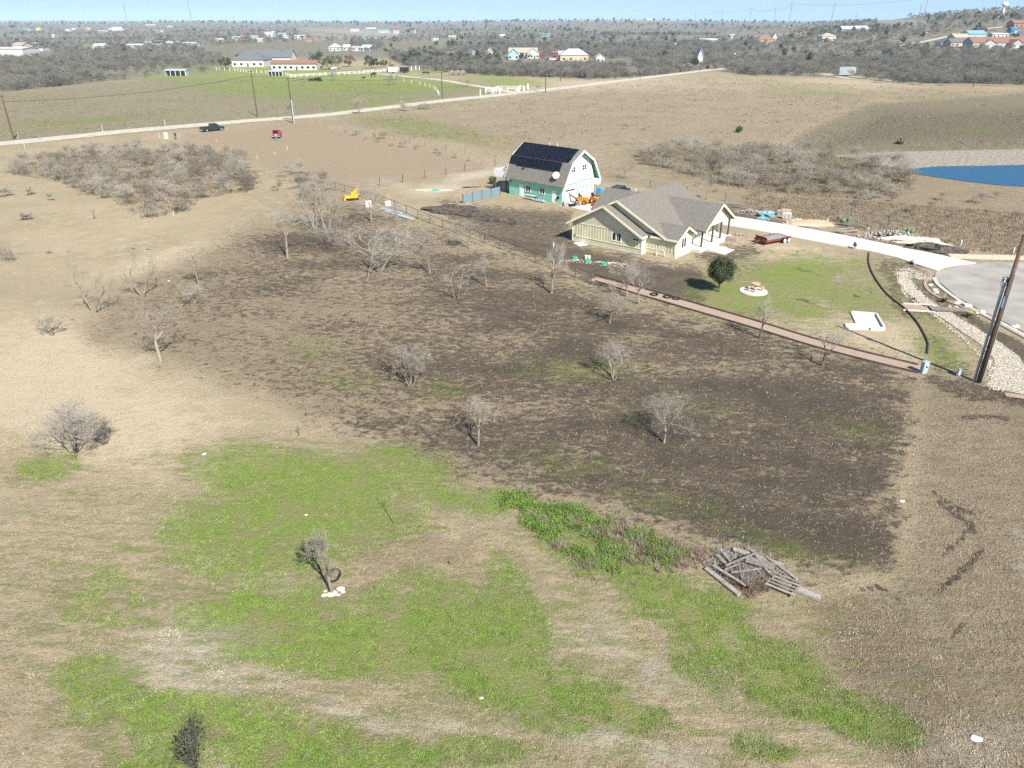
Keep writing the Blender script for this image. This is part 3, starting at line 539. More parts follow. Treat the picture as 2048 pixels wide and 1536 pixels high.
bare_tree('bare_tree', 1277, 608, 530, 66, 17, 'bare tree rising beside the tyres on the brick path', kids=md, trunk=.3)
bare_tree('bare_tree', 1227, 759, 680, 98, 18, 'wide bare tree leaning right, centre of the black soil', kids=md, stems=3)
bare_tree('bare_tree', 822, 773, 690, 100, 19, 'pinkish many-stemmed bare tree left of centre on the black soil', kids=md, stems=4, minr=.008)
bare_tree('bare_tree', 957, 891, 792, 76, 20, 'slim upright bare tree nearest the green grass edge', kids=md, trunk=.38, lean=.04)
bare_tree('bare_tree', 1328, 886, 792, 118, 21, 'wide spreading bare tree on the black soil, lowest on the right', kids=md, trunk=.16, lean=.1, spread=.6)
bare_tree('bare_tree', 1518, 677, 594, 56, 22, 'bare tree with bent dark trunk halfway along the brick path', kids=md, trunk=.3, lean=.15, mt='trunkd')
bare_tree('bare_tree', 1643, 732, 648, 84, 23, 'bare tree with dark trunk near the end of the brick path', kids=md, trunk=.32, mt='trunkd', lean=.1)
bare_tree('bare_tree', 322, 723, 608, 110, 24, 'white-barked sparse bare tree with wide forked limbs, left part of field', kids=(4, 4, 3, 3), trunk=.42, minr=.011, r0=.16, lean=.05, mt='woodg', mc='woodg') if 0 else bare_tree('bare_tree', 322, 723, 608, 110, 24, 'white-barked sparse bare tree with wide forked limbs, left part of field', kids=(3, 4, 3, 3), trunk=.42, minr=.013, lean=.05, r0=.16, mt='twig')
bare_tree('bare_tree', 188, 626, 505, 115, 25, 'two-trunked bare tree on the left edge of the cleared field', kids=md, stems=2, r0=.11)
bare_tree('bare_tree', 285, 592, 488, 88, 26, 'bare tree with twin pale trunks and a dark shadow, left of field', kids=md, stems=2, r0=.10)
bare_tree('bare_tree', 398, 570, 500, 44, 27, 'thin upright bare tree left of the tall single-trunk tree', kids=md, trunk=.35)
bare_tree('bare_shrub', 389, 606, 562, 56, 28, 'low pale bare shrub just below the thin upright tree', cat='shrub', kids=md, stems=3, minr=.005)
bare_tree('bare_shrub', 104, 671, 628, 56, 29, 'low bare shrub with dark base at the far left', cat='shrub', kids=md, stems=4, mt='trunkd')
bare_tree('bare_shrub', 20, 520, 478, 74, 30, 'bare shrub cut by the left edge of the photo', cat='shrub', kids=md, stems=4)
bare_tree('bare_shrub', 150, 905, 803, 145, 31, 'big sprawling grey bare shrub on the straw field at the left', cat='shrub', kids=(6, 6, 5, 3), stems=5, mt='trunkd', mc='twig', spread=.5, minr=.006, r0=.08)
bare_tree('bare_shrub', 212, 888, 830, 56, 32, 'small dark upright shrub beside the sprawling grey one', cat='shrub', kids=sp_, stems=4, mt='trunkd', mc='twigb')
bare_tree('bare_tree', 664, 1186, 1066, 88, 33, 'small bare tree with white stones round its foot on the green grass', kids=md, trunk=.36, minr=.007)
bare_tree('bare_sapling', 1662, 622, 545, 26, 34, 'tallest thin sapling in the middle of the lawn', cat='sapling', group='saplings on the lawn', kids=(4, 4, 3), trunk=.3, r0=.035, minr=.007)
bare_tree('bare_sapling', 1740, 600, 566, 20, 35, 'short thin sapling nearest the curved timber border', cat='sapling', group='saplings on the lawn', kids=(4, 4, 3), trunk=.4, r0=.03, minr=.007)
bare_tree('bare_sapling', 1642, 552, 492, 20, 36, 'thin sapling with a white tag on the bright green lawn patch', cat='sapling', group='saplings on the lawn', kids=(3, 4, 3), trunk=.4, r0=.03, minr=.008)
bare_tree('bare_sapling', 1483, 541, 515, 14, 37, 'tiny staked sapling between the oak and the trailer', cat='sapling', group='saplings on the lawn', kids=(3, 3), trunk=.4, r0=.02, minr=.007)
bare_tree('bare_sapling', 1592, 512, 500, 10, 38, 'tiny dark sapling near the red trailer', cat='sapling', group='saplings on the lawn', kids=(3, 3), trunk=.4, r0=.025, minr=.007, mt='trunkd', mc='trunkd')
bare_tree('bare_tree', 1738, 462, 418, 70, 39, 'bare tree leaning right beyond the driveway', group='bare trees beyond the driveway', kids=md, stems=2)
bare_tree('bare_tree', 1414, 400, 350, 40, 40, 'slim bare tree behind the house roof', group='bare trees beyond the driveway', kids=md, trunk=.3)
bare_tree('bare_tree', 1250, 358, 315, 44, 41, 'bare tree standing right of the barn in the brown field', group='bare trees beyond the driveway', kids=md, trunk=.2)
bare_tree('bare_sapling', 190, 438, 418, 14, 42, 'dark broken stub sapling on the pale field left', cat='sapling', kids=(3, 3), trunk=.4, r0=.05, mt='trunkd', mc='trunkd')
bare_tree('bare_sapling', 598, 872, 846, 14, 43, 'tiny twiggy sapling where straw meets green grass', cat='sapling', kids=(3, 3), trunk=.4, r0=.02, mt='trunkd', mc='twigb')
bare_tree('bare_sapling', 788, 1048, 968, 20, 44, 'thin leafless whip sapling between the green and pinkish grass', cat='sapling', kids=(3, 3), trunk=.4, r0=.02)
for i, (x, y, t, w, lb) in enumerate([(60, 390, 372, 22, 'small bare shrub left of the big thicket'), (103, 402, 385, 16, 'lowest small bare shrub left of the big thicket'), (5, 395, 372, 40, 'bare shrub at the picture edge left of the thicket'), (52, 440, 425, 22, 'faint low bare shrub on the pale field far left'),
    (180, 235, 215, 12, 'small bare tree beside the big thicket'), (583, 240, 205, 14, 'thin bare tree beside the white-sleeved utility pole'), (718, 228, 195, 34, 'upright bare tree on the near side of the gravel road'), (808, 222, 202, 28, 'round bare tree next to the gravel road right of the upright one'), (848, 218, 206, 40, 'low bare shrub by the gravel road'), (783, 170, 148, 34, 'grey bare tree at the pasture driveway'), (930, 174, 155, 30, 'pale bare tree left of the white gateway'), (668, 161, 140, 22, 'bare tree behind the black cattle'), (1264, 155, 132, 28, 'dark bare tree left of the blue trailer'), (1076, 183, 168, 16, 'small bare tree by the road pole')]):
    if i in (4,): continue
    bare_tree('bare_tree', x, y, t, w, 60 + i, lb, cat='tree', group='bare trees round the gravel road', kids=(5, 5, 4, 3), stems=4 if w > 20 else 1, trunk=.3, minr=.012)
# leafy evergreens: trunk, limbs and leaf-sized faces through the crown's volume
def leaf_crown(seed, H, Wd, nleaf, ls, z0=.25, clumps=26, cone=0):
    g_ = np.random.default_rng(seed); cz = H * (1 + z0) / 2; rz = H * (1 - z0) / 2; rx = Wd / 2
    u = g_.normal(size=(clumps, 3)); u /= np.linalg.norm(u, axis=1, keepdims=True); rad = g_.uniform(.35, 1, clumps) ** .6
    C = u * rad[:, None] * [rx * .8, rx * .8, rz * .8] + [0, 0, cz]
    if cone: C[:, :2] *= (1.15 - .85 * (C[:, 2:3] - z0 * H) / (H * (1 - z0)))
    sz = g_.uniform(.20, .38, clumps) * (26 / max(clumps, 26)) ** .4 * min(rx, rz) * 1.25
    k = g_.integers(0, clumps, nleaf); d = g_.normal(size=(nleaf, 3)); d /= np.linalg.norm(d, axis=1, keepdims=True)
    P = C[k] + d * (sz[k] * g_.uniform(.5, 1.12, nleaf))[:, None]
    a = g_.normal(size=(nleaf, 3)); a /= np.linalg.norm(a, axis=1, keepdims=True); b = np.cross(a, d); b /= np.maximum(np.linalg.norm(b, axis=1, keepdims=True), 1e-5)
    L = ls * g_.uniform(.6, 1.4, nleaf)[:, None]
    V = np.stack([P - a * L, P + b * L * .6, P + a * L, P - b * L * .6], 1).reshape(-1, 3)
    return V, np.arange(nleaf * 4).reshape(-1, 4), C
def leafy_tree(name, px, py, ptop, pw, seed, label, cat, m, group=None, nleaf=5000, ls=.09, z0=.25, clumps=26, cone=0, trunk=True, obj=None):
    p = G(px, py); H = HT(px, py, ptop); Wd = pw * mpp(px, py); V, Q, C = leaf_crown(seed, H, Wd, nleaf, ls, z0, clumps, cone)
    o = empty(name, (p.x, p.y, T(p.x, p.y)), 0, label, cat, group); mesh_np('crown', V, Q, m, o)
    sg = [((0, 0, -.05), (0, 0, H * .5), H * .025, H * .015)] + [((0, 0, H * (.2 + .25 * (i % 3) / 2)), tuple(c), H * .012, H * .004) for i, c in enumerate(C)]
    V, Q = tubes(sg, 6); mesh_np('trunk', V, Q, M['trunkd'] if H < 4.5 else M['trunk'], o, True); return o
leafy_tree('oak_tree', 1437, 584, 506, 66, 5, 'dense dark evergreen oak on the lawn beside the brick path', 'tree', M['leafd'], nleaf=12000, ls=.06, z0=.2, clumps=110)
leafy_tree('leafy_shrub', 385, 1545, 1458, 88, 6, 'sparse dark green shrub cut by the bottom edge', 'shrub', M['leafo'], nleaf=420, ls=.045, z0=.1, clumps=60)
bare_tree('bare_shrub', 392, 1540, 1455, 96, 77, 'dark many-stemmed shrub growing through the leafy one at the bottom edge', cat='shrub', kids=(3, 4, 3), stems=6, mt='trunkd', mc='trunkd', minr=.005, r0=.03)
leafy_tree('young_pine', 1709, 498, 480, 9, 7, 'small blue-green young conifer on the driveway edge', 'tree', mat('blue_green_needles', (.06, .10, .08), .7, col2=(.16, .22, .18)), nleaf=700, ls=.06, z0=.1, clumps=16, cone=1)
leafy_tree('yucca_shrub', 985, 368, 352, 16, 8, 'bushy green plant under the white balcony of the barn', 'shrub', M['leafo'], nleaf=900, ls=.1, z0=.05)
leafy_tree('evergreen_shrub', 1478, 265, 252, 18, 9, 'dark green shrub alone in the big brown field', 'shrub', M['leafo'], nleaf=1200, ls=.12, z0=.02)
leafy_tree('evergreen_shrub', 1800, 288, 275, 26, 10, 'tawny round tussock on the dark marsh behind the pond', 'shrub', M['deadw'], nleaf=1400, ls=.12, z0=.0)
FAR_G = [(635, 137, 100, 40, 'tall dark oak beside the white mobile home', 0, 0), (655, 140, 112, 26, 'round olive-green tree right of the tall oak', 1, 0), (673, 138, 106, 38, 'yellowish tall tree behind the parked cars', 1, 0), (698, 134, 109, 40, 'rusty brown oak right of the parked cars', 2, 0), (738, 137, 110, 30, 'round deep green tree by the driveway of the ranch', 0, 0), (752, 135, 116, 30, 'low green trees right of the round deep green tree', 0, 0), (768, 133, 120, 20, 'bushy tree next to the yellow palm', 1, 0), (782, 144, 121, 14, 'yellow-topped palm at the white fence', 3, 0), (452, 138, 112, 34, 'dark bushy tree at the left end of the ranch house', 0, 0), (478, 118, 108, 20, 'dark rounded tree behind the grey hip roof', 0, 0), (497, 112, 102, 20, 'second dark tree above the grey hip roof', 0, 0), (515, 113, 103, 16, 'small dark tree right above the ranch house roof', 0, 0), (60, 111, 100, 15, 'round dark tree beside the long white shed', 0, 0), (202, 143, 132, 16, 'green tree standing among the grey brush at the left', 1, 0),
 (838, 102, 92, 8, 'first small round juniper on the tan slope', 0, 1), (850, 101, 90, 10, 'larger round juniper on the tan slope', 0, 1), (861, 99, 90, 12, 'widest round juniper on the tan slope', 0, 1), (772, 106, 96, 11, 'olive tree left of the tan slope', 1, 0), (782, 94, 86, 9, 'dark juniper above the olive tree', 0, 1), (898, 104, 78, 10, 'tall spire juniper at the slope edge', 0, 1), (905, 96, 78, 14, 'broad spire juniper behind the slope', 0, 1), (873, 92, 82, 16, 'dark juniper near the small pale house', 0, 1), (940, 95, 80, 14, 'dark juniper among the grey brush', 0, 1), (958, 94, 83, 16, 'dark green juniper beside another, above the blue-grey house', 0, 1), (985, 99, 86, 14, 'green juniper left of the white gabled shed', 0, 1), (925, 96, 86, 10, 'small juniper in the brush above the pale shed', 0, 1), (995, 93, 84, 12, 'wide juniper above the white gabled shed', 0, 1), (1030, 96, 86, 10, 'small dark juniper above the wide pale house', 0, 1), (1325, 118, 100, 26, 'dark evergreen right of the blue trailer', 0, 0), (1332, 104, 90, 18, 'yellow-green tree above the blue trailer', 1, 0), (1450, 98, 87, 13, 'bright olive tree in the grey woodland', 1, 0), (1490, 97, 80, 10, 'slim juniper near the rust-red roof', 0, 1), (1500, 100, 92, 12, 'small juniper in front of the rust-red roof', 0, 1), (1618, 129, 103, 20, 'tall green juniper in the middle woodland', 0, 1), (1580, 145, 130, 18, 'dark bushy juniper at the edge of the brown field', 0, 1), (1713, 123, 103, 24, 'bright green juniper in the grey wood', 1, 1), (1390, 132, 116, 16, 'dark green tree beside the white gabled barn', 0, 0), (1650, 68, 58, 30, 'dark tree group left of the silver-roofed houses', 0, 0), (1625, 70, 60, 24, 'dark tree mass above the tan gabled house', 0, 0), (1748, 68, 55, 20, 'dark tree right of the silver-roofed houses', 0, 0), (1772, 72, 56, 10, 'narrow dark juniper on the hillside', 0, 1), (1955, 60, 48, 14, 'dark tree beside the hill road', 0, 0), (2030, 76, 66, 20, 'dark tree near the blue shed', 0, 0), (1805, 88, 72, 16, 'dark tree at the start of the hill road', 0, 0), (1840, 24, 14, 14, 'broad dark tree on the ridge top', 0, 0), (1715, 27, 19, 14, 'round dark tree at the left of the ridge top', 0, 0), (1990, 22, 13, 18, 'dark tree on the ridge left of the water tower', 0, 0), (1415, 138, 130, 8, 'small juniper by the road bend', 0, 1)]
rust = mat('rusty_oak_leaf', (.12, .07, .04), .8, col2=(.24, .14, .08), scale=1); yel = mat('yellow_palm_leaf', (.20, .18, .05), .8, col2=(.36, .30, .10), scale=1)
for i, (x, y, t, w, lb, c, cone) in enumerate(FAR_G):
    leafy_tree('juniper' if cone else 'evergreen_tree', x, y, t, w, 100 + i, lb, 'tree', [M['leafd'], M['leafo'], rust, yel][c], 'evergreen trees in the distance', nleaf=1100, ls=.30, z0=.06 if cone else .2, clumps=18, cone=cone)
# shrubs: one mesh each, copied with shared mesh data
PROTO = []
for i in range(8):
    lv = tree_segs(200 + i, 2.5 if i < 5 else 3.6, 3.3 if i < 5 else 4.0, stems=4 + i % 3, kids=(4, 5, 4, 3), spread=.5, minr=.008, r0=.045)
    V_, Q_ = tubes([s for l in lv for s in l], 3); PROTO.append((V_, Q_))
PM = []
def shrub_mesh(i):
    while len(PM) <= i:
        V_, Q_ = PROTO[len(PM) % 8]; me = mesh_np('bare_shrub', V_, Q_, M['twig'] if len(PM) % 3 else M['twigb'], smooth=True); PM.append(me.data); bpy.data.objects.remove(me)
    return PM[i]
def inside(pts, x, y):
    n = len(pts); c = False
    for i in range(n):
        a, b = pts[i], pts[(i + 1) % n]
        if (a[1] > y) != (b[1] > y) and x < (b[0] - a[0]) * (y - a[1]) / (b[1] - a[1]) + a[0]: c = not c
    return c
SHR = []
def scatter(poly, n, mind, smin, smax, label, group, rd, names='bare_shrub'):
    W_ = [G(*p) for p in poly]; q = [(p.x, p.y) for p in W_]; x0, x1 = min(a for a, _ in q), max(a for a, _ in q); y0, y1 = min(b for _, b in q), max(b for _, b in q)
    pts = []; k = 0
    while len(pts) < n and k < n * 60:
        k += 1; x, y = rd.uniform(x0, x1), rd.uniform(y0, y1)
        if not inside(q, x, y) or any((x - a) ** 2 + (y - b) ** 2 < mind * mind for a, b, _ in pts): continue
        s = rd.uniform(smin, smax); pts.append((x, y, s))
        o = bpy.data.objects.new(names, shrub_mesh(rd.randrange(16))); COL.objects.link(o); o.location = (x, y, T(x, y)); o.rotation_euler = (0, 0, rd.uniform(0, 6.28)); o.scale = (s, s, s * rd.uniform(.7, .95))
        tag(o, label, 'shrub', group); SHR.append(o)
rdt = random.Random(5)
TH1 = [(15, 345), (90, 318), (160, 304), (300, 300), (420, 306), (485, 318), (480, 335), (510, 360), (500, 385), (400, 400), (380, 425), (290, 438), (230, 405), (170, 385), (120, 365), (40, 352)]
scatter(TH1, 135, 2.7, .7, 1.15, 'grey leafless shrub in the dense thicket below the gravel road', 'shrubs in the left thicket', rdt)
scatter([(590, 350), (640, 345), (680, 380), (690, 400), (620, 420), (580, 390)], 12, 2.5, .6, 1.0, 'grey shrub beside the tall leaning trees at the fence corner', 'shrubs at the fence corner', rdt)
scatter([(490, 330), (600, 345), (560, 390), (500, 380)], 10, 4, .35, .6, 'low scattered shrub right of the dense thicket', 'low shrubs right of the thicket', rdt)
TH2 = [(1275, 312), (1330, 290), (1440, 300), (1500, 300), (1600, 308), (1700, 318), (1800, 338), (1830, 362), (1800, 392), (1740, 400), (1640, 395), (1540, 385), (1450, 372), (1360, 345), (1290, 330)]
scatter(TH2, 95, 2.8, .75, 1.25, 'pale leafless shrub in the long thicket beside the pond', 'shrubs in the thicket beside the pond', rdt)
scatter([(1330, 360), (1480, 385), (1640, 410), (1830, 400), (2090, 390), (2090, 440), (1800, 440), (1500, 405)], 22, 5, .3, .7, 'scattered low shrub between the pond and the driveway', 'low shrubs between pond and driveway', rdt)
scatter([(640, 262), (760, 275), (980, 322), (970, 330), (760, 288), (640, 268)], 14, 3, .3, .6, 'low shrub along the wire fence behind the mown lot', 'shrubs along the wire fence', rdt)
# individuals of the tree belt behind the fields: the nearest ones
scatter([(870, 160), (1000, 150), (1000, 157), (1190, 163), (1240, 158), (1250, 146), (1000, 140), (850, 146)], 0, 5, 1, 1, '', '', rdt)
def gn_scatter(name, P, S, IDX, sources, label, cat):
    me = bpy.data.meshes.new(name); me.vertices.add(len(P)); me.vertices.foreach_set('co', np.asarray(P, np.float32).ravel())
    for n_, a, t in (('sc', S, 'FLOAT'), ('rz', rng.uniform(0, 6.28, len(P)), 'FLOAT'), ('ix', IDX, 'INT')):
        at = me.attributes.new(n_, t, 'POINT'); at.data.foreach_set('value', np.asarray(a, np.int32 if t == 'INT' else np.float32))
    o = bpy.data.objects.new(name, me); COL.objects.link(o); ng = bpy.data.node_groups.new(name, 'GeometryNodeTree')
    ng.interface.new_socket('Geometry', in_out='INPUT', socket_type='NodeSocketGeometry'); ng.interface.new_socket('Geometry', in_out='OUTPUT', socket_type='NodeSocketGeometry')
    n = ng.nodes; l = ng.links; gi = n.new('NodeGroupInput'); go = n.new('NodeGroupOutput'); iop = n.new('GeometryNodeInstanceOnPoints'); jn = n.new('GeometryNodeJoinGeometry')
    for s in sources[::-1]:
        oi = n.new('GeometryNodeObjectInfo'); oi.transform_space = 'ORIGINAL'; oi.inputs[0].default_value = s; oi.inputs[1].default_value = True; l.new(oi.outputs['Geometry'], jn.inputs[0])
    def na_(nm, t):
        a = n.new('GeometryNodeInputNamedAttribute'); a.data_type = t; a.inputs[0].default_value = nm; return a.outputs[0]
    l.new(gi.outputs[0], iop.inputs['Points']); l.new(jn.outputs[0], iop.inputs['Instance']); iop.inputs['Pick Instance'].default_value = True
    l.new(na_('ix', 'INT'), iop.inputs['Instance Index']); cx = n.new('ShaderNodeCombineXYZ'); l.new(na_('rz', 'FLOAT'), cx.inputs[2]); l.new(cx.outputs[0], iop.inputs['Rotation']); l.new(na_('sc', 'FLOAT'), iop.inputs['Scale'])
    l.new(iop.outputs[0], go.inputs[0]); md_ = o.modifiers.new('scatter', 'NODES'); md_.node_group = ng
    return tag(o, label, cat, kind='stuff')
# woodland: sampled evenly in bearing and in 1/distance; clearings kept open
CLEAR = [[(480, 88), (700, 84), (700, 108), (450, 113), (380, 98)], [(770, 85), (900, 84), (890, 104), (770, 108)], [(1350, 76), (1560, 62), (1610, 63), (1500, 72), (1360, 82)], [(1775, 84), (1900, 66), (2050, 48), (2050, 96), (1780, 96)], [(0, 98), (110, 98), (110, 120), (0, 120)], [(1740, 36), (1850, 36), (1840, 50), (1770, 52)], [(1690, 30), (1760, 31), (1740, 40), (1660, 42)], [(1000, 118), (1270, 118), (1270, 136), (1000, 136)], [(600, 58), (800, 52), (800, 78), (600, 78)], [(130, 92), (200, 92), (200, 100), (130, 100)], [(780, 140), (840, 140), (840, 152), (780, 152)], [(860, 165), (860, 148), (1000, 158), (1250, 165), (1250, 185)], [(440, 110), (780, 104), (780, 150), (440, 150)]]
def wood_points(n, seed, dens):
    g_ = np.random.default_rng(seed); az = g_.uniform(-.72, .72, n); inv = g_.uniform(1 / 5200., 1 / 250., n); r = 1 / inv
    x = np.tan(az) * r; y = r; z = terr(x, y); qx, qy, _ = proj(x, y, z); k = np.zeros(n, bool)
    m = np.zeros(n)
    for q in WOOD_P: m = np.maximum(m, pmask(qx, qy, q[0], 1))
    k = (m > .5)
    for c_ in CLEAR: k &= pmask(qx, qy, c_, .6) < .5
    k &= (x * x + y * y) > 230 ** 2
    k &= dens(x, y, qx, qy, g_)
    return x[k], y[k], z[k], r[k]
def d1(x, y, qx, qy, g_):
    cl = fbm(x, y, 60, 21); base = np.where((qx < 470) & (y < 500), .5, .95); base = np.where(y > 900, .85, base); return g_.uniform(0, 1, len(x)) < base * np.clip((cl - .30) * 4, .12, 1)
x, y, z, r = wood_points(60000, 31, d1)
sc = rng.uniform(.8, 1.6, len(x)) * (1 + .25 * (r > 700) + .3 * (r > 1500)); print('wood', len(x))
bm_ = mat('grey_brush_bark', (.12, .115, .095), .9, col2=(.27, .255, .215), scale=1, rnd=.8); src = []
for i, (x_, y_) in enumerate([(1480, 150), (1515, 151), (1600, 152), (1640, 153), (1760, 166), (1840, 170), (1900, 172), (1990, 172), (1330, 148), (1180, 160)]):
    V_, Q_ = PROTO[i % 8]; o = mesh_np('bare_shrub', V_, Q_, bm_, smooth=True); o.location = G(x_, y_); o.scale = (1.5, 1.5, 1.5); tag(o, 'grey bare tree at the front edge of the woodland belt behind the fields', 'tree', 'trees at the front of the woodland belt'); src.append(o)
gn_scatter('woodland', np.stack([x, y, z], 1), sc, rng.integers(0, len(src), len(x)), src, 'grey leafless woodland covering the far plain', 'woodland')
# leafy masses far off
lf = []
for i in range(4):
    V_, Q_, _ = leaf_crown(300 + i, 4.6, 5.2, 500, .5, .02, 14, i % 2); lf.append((V_, Q_))
el = []
for i, (px_, py_) in enumerate([(1560, 50), (1600, 47), (1515, 55), (1670, 34)]):
    p = G(px_, py_); o = mesh_np('evergreen_tree', *lf[i], M['leafd']); o.location = p; el.append(o)
    tag(o, ['dark evergreen on the low slope left of the ridge', 'dark evergreen halfway up the left end of the ridge', 'dark evergreen above the tan strip of pasture', 'dark evergreen near the top of the ridge'][i], 'tree', 'evergreens on the ridge slope')
def d2(x, y, qx, qy, g_):
    cl = fbm(x, y, 180, 41); return g_.uniform(0, 1, len(x)) < np.clip((cl - .48) * 2.5, .03, .5) * np.where(qx < 700, .35, 1) * (y > 500) + .65 * (y > 3400)
x, y, z, r = wood_points(22000, 32, d2)
gn_scatter('evergreen_woodland', np.stack([x, y, z], 1), rng.uniform(.7, 1.3, len(x)) * (1 + .6 * (r > 1800) + .8 * (r > 3400)), rng.integers(0, 4, len(x)), el, 'dark evergreens scattered through the far grey woodland', 'woodland')
# ------------------------------------------------------------------ ground cover
def blades(name, X, Y, h, w, tilt, n, m, label, cat, leaf=False):
    N_ = len(X) * n; g_ = np.random.default_rng(len(X)); bx = np.repeat(X, n) + g_.normal(0, 1, N_) * np.repeat(w, n) * 2.5; by = np.repeat(Y, n) + g_.normal(0, 1, N_) * np.repeat(w, n) * 2.5
    hh = np.repeat(h, n) * g_.uniform(.5, 1.1, N_); a = g_.uniform(0, 2 * np.pi, N_); t = g_.uniform(.1, tilt, N_); ww = np.repeat(w, n) * g_.uniform(.5, 1.2, N_)
    ca, sa = np.cos(a), np.sin(a); b2 = a + 1.57 + g_.uniform(-.5, .5, N_)
    if leaf:
        zc = hh * .7; P0 = np.stack([bx, by, zc - ww * .3], 1); P1 = np.stack([bx + ca * ww, by + sa * ww, zc + ww * t * .5], 1); P2 = P1 + np.stack([np.cos(b2) * ww * .8, np.sin(b2) * ww * .8, ww * .2], 1)
    else:
        P0 = np.stack([bx - np.cos(b2) * ww * .5, by - np.sin(b2) * ww * .5, bx * 0], 1); P1 = np.stack([bx + np.cos(b2) * ww * .5, by + np.sin(b2) * ww * .5, bx * 0], 1); P2 = np.stack([bx + ca * hh * t, by + sa * hh * t, hh], 1)
    o = mesh_np(name, np.stack([P0, P1, P2], 1).reshape(-1, 3), np.arange(N_ * 3).reshape(-1, 3), m)
    return tag(o, label, cat, kind='stuff')
def spread(n, seed, ymin=10, ymax=62):
    g_ = np.random.default_rng(seed); inv = g_.uniform(1 / ymax, 1 / ymin, n * 2) ; y = 1 / inv; y = np.where(g_.uniform(size=n * 2) < .55, g_.uniform(ymin, ymax, n * 2), y); x = g_.uniform(-.80, .80, n * 2) * (y * cP + CH * sP) * .95
    qx, qy, _ = proj(x, y, y * 0); k = (qx > -60) & (qx < 2110) & (qy < 1580); return x[k][:n], y[k][:n], qx[k][:n], qy[k][:n], g_
x, y, qx, qy, g_ = spread(230000, 51); wq = (fbm(x, y, 4, 3) - .5) * 40
wq2 = (fbm(x, y, 1.6, 71) - .5) * 60; dm = pmask(qx + wq, qy, DARK, 10); rg = pmask(qx, qy, ROUGH, 20); gn = np.max([emask(qx + wq, qy + wq * .6, *q[:5]) * q[5] for q in GREEN_E], 0)
u = g_.uniform(size=len(x)); cl = fbm(x, y, 1.3, 61)
k = (u < (.30 + .1 * rg) * (1 - .55 * dm) * (1 - .75 * (gn > .5)) * np.clip((cl - .3) * 3, .1, 1)); 
blades('dry_grass', x[k], y[k], np.where(rg[k] > .5, .08, .07) * g_.uniform(.5, 1.5, k.sum()), np.full(k.sum(), .028), 1.7, 5, M['grassd'], 'short dry straw-coloured grass tufts over the field', 'grass')
k = (gn > .38) & (cl > .42) & (u < .8) & (dm < .6)
blades('green_grass', x[k], y[k], np.full(k.sum(), .07), np.full(k.sum(), .03), 1.4, 5, M['grassg'], 'fresh green grass growing in patches on the near field', 'grass')
def fill(poly, n, seed):
    g_ = np.random.default_rng(seed); q = np.array([G(*p)[:2] for p in poly]); lo, hi = q.min(0), q.max(0); P_ = g_.uniform(lo, hi, (n * 3, 2)); m_ = pmask(P_[:, 0], P_[:, 1], q, .01) > .5; P_ = P_[m_][:n]; return P_[:, 0], P_[:, 1]
WEED = [(1045, 1012), (1080, 1000), (1130, 1008), (1180, 1022), (1260, 1050), (1390, 1092), (1420, 1130), (1330, 1135), (1240, 1150), (1150, 1118), (1080, 1075), (1040, 1045)]
x, y = fill(WEED, 2600, 3); k = vnoise(x, y, .8, 5) > (.36 + .25 * sst(1180, 1400, proj(x, y, y * 0)[0])); x, y = x[k], y[k]
blades('leafy_weeds', x, y, rng.uniform(.15, .45, len(x)), rng.uniform(.04, .09, len(x)), 1, 16, M['leafg'], 'lush broad-leaved green weeds at the edge of the black soil', 'weeds', leaf=True)
x, y = fill([(1010, 985), (1060, 990), (1060, 1015), (1000, 1015)], 260, 4); blades('leafy_weeds', x, y, rng.uniform(.1, .25, len(x)), rng.uniform(.06, .1, len(x)), 1, 9, M['leafg'], 'small round patch of green weeds left of the lush weeds', 'weeds', leaf=True)
wx_, wy_ = [], []
for (cx_, cy_, n_, r_) in [(1255, 1110, 60, .8), (1200, 1075, 20, .35), (1225, 1062, 18, .3), (1290, 1075, 20, .3), (1320, 1105, 26, .5), (1350, 1095, 20, .3), (1385, 1120, 26, .5), (1180, 1130, 18, .4), (1110, 1090, 12, .3), (1340, 1130, 26, .5), (1240, 1050, 14, .3), (1270, 1085, 30, .5), (1150, 1050, 10, .2), (1410, 1110, 20, .4)]:
    p = G(cx_, cy_); wx_ += list(rng.normal(p.x, r_, n_)); wy_ += list(rng.normal(p.y, r_, n_))
wx_, wy_ = np.array(wx_), np.array(wy_)
blades('dead_weeds', wx_, wy_, rng.uniform(.3, .6, len(wx_)), np.full(len(wx_), .03), 1.1, 14, M['deadw'], 'brown dead weed stems rising through the green weeds', 'weeds')
x, y = fill([(1480, 390), (1700, 400), (2090, 430), (2090, 520), (1930, 500), (1700, 455), (1500, 418)], 9000, 8); blades('tall_dry_grass', x, y, rng.uniform(.15, .5, len(x)), np.full(len(x), .05), 1.1, 7, M['grassd'] if 0 else mat('tawny_blade', (.17, .135, .09), .9, col2=(.36, .30, .21), scale=.7), 'tall tawny grass beyond the driveway', 'grass')
x, y = fill([(600, 245), (1000, 190), (1420, 150), (1800, 175), (2100, 190), (2100, 300), (1500, 300), (1250, 290), (900, 290)], 9000, 9); cl = vnoise(x, y, 7, 8); k = cl > .5; x, y = x[k], y[k]
blades('dry_tussocks', x, y, rng.uniform(.3, .7, len(x)), np.full(len(x), .10), 1.3, 6, mat('tussock_blade', (.11, .085, .06), .9, col2=(.33, .28, .21), scale=.5), 'brown grass tussocks over the wide field behind the barn', 'grass')
x, y = fill([(0, 190), (480, 155), (900, 175), (560, 236), (0, 282)], 5000, 10); cl = vnoise(x, y, 8, 9); k = cl > .52; x, y = x[k], y[k]
blades('pasture_tussocks', x, y, rng.uniform(.3, .6, len(x)), np.full(len(x), .10), 1.3, 6, mat('pasture_blade', (.10, .09, .05), .9, col2=(.26, .23, .14), scale=.5), 'dull tussocks on the pasture beyond the gravel road', 'grass')
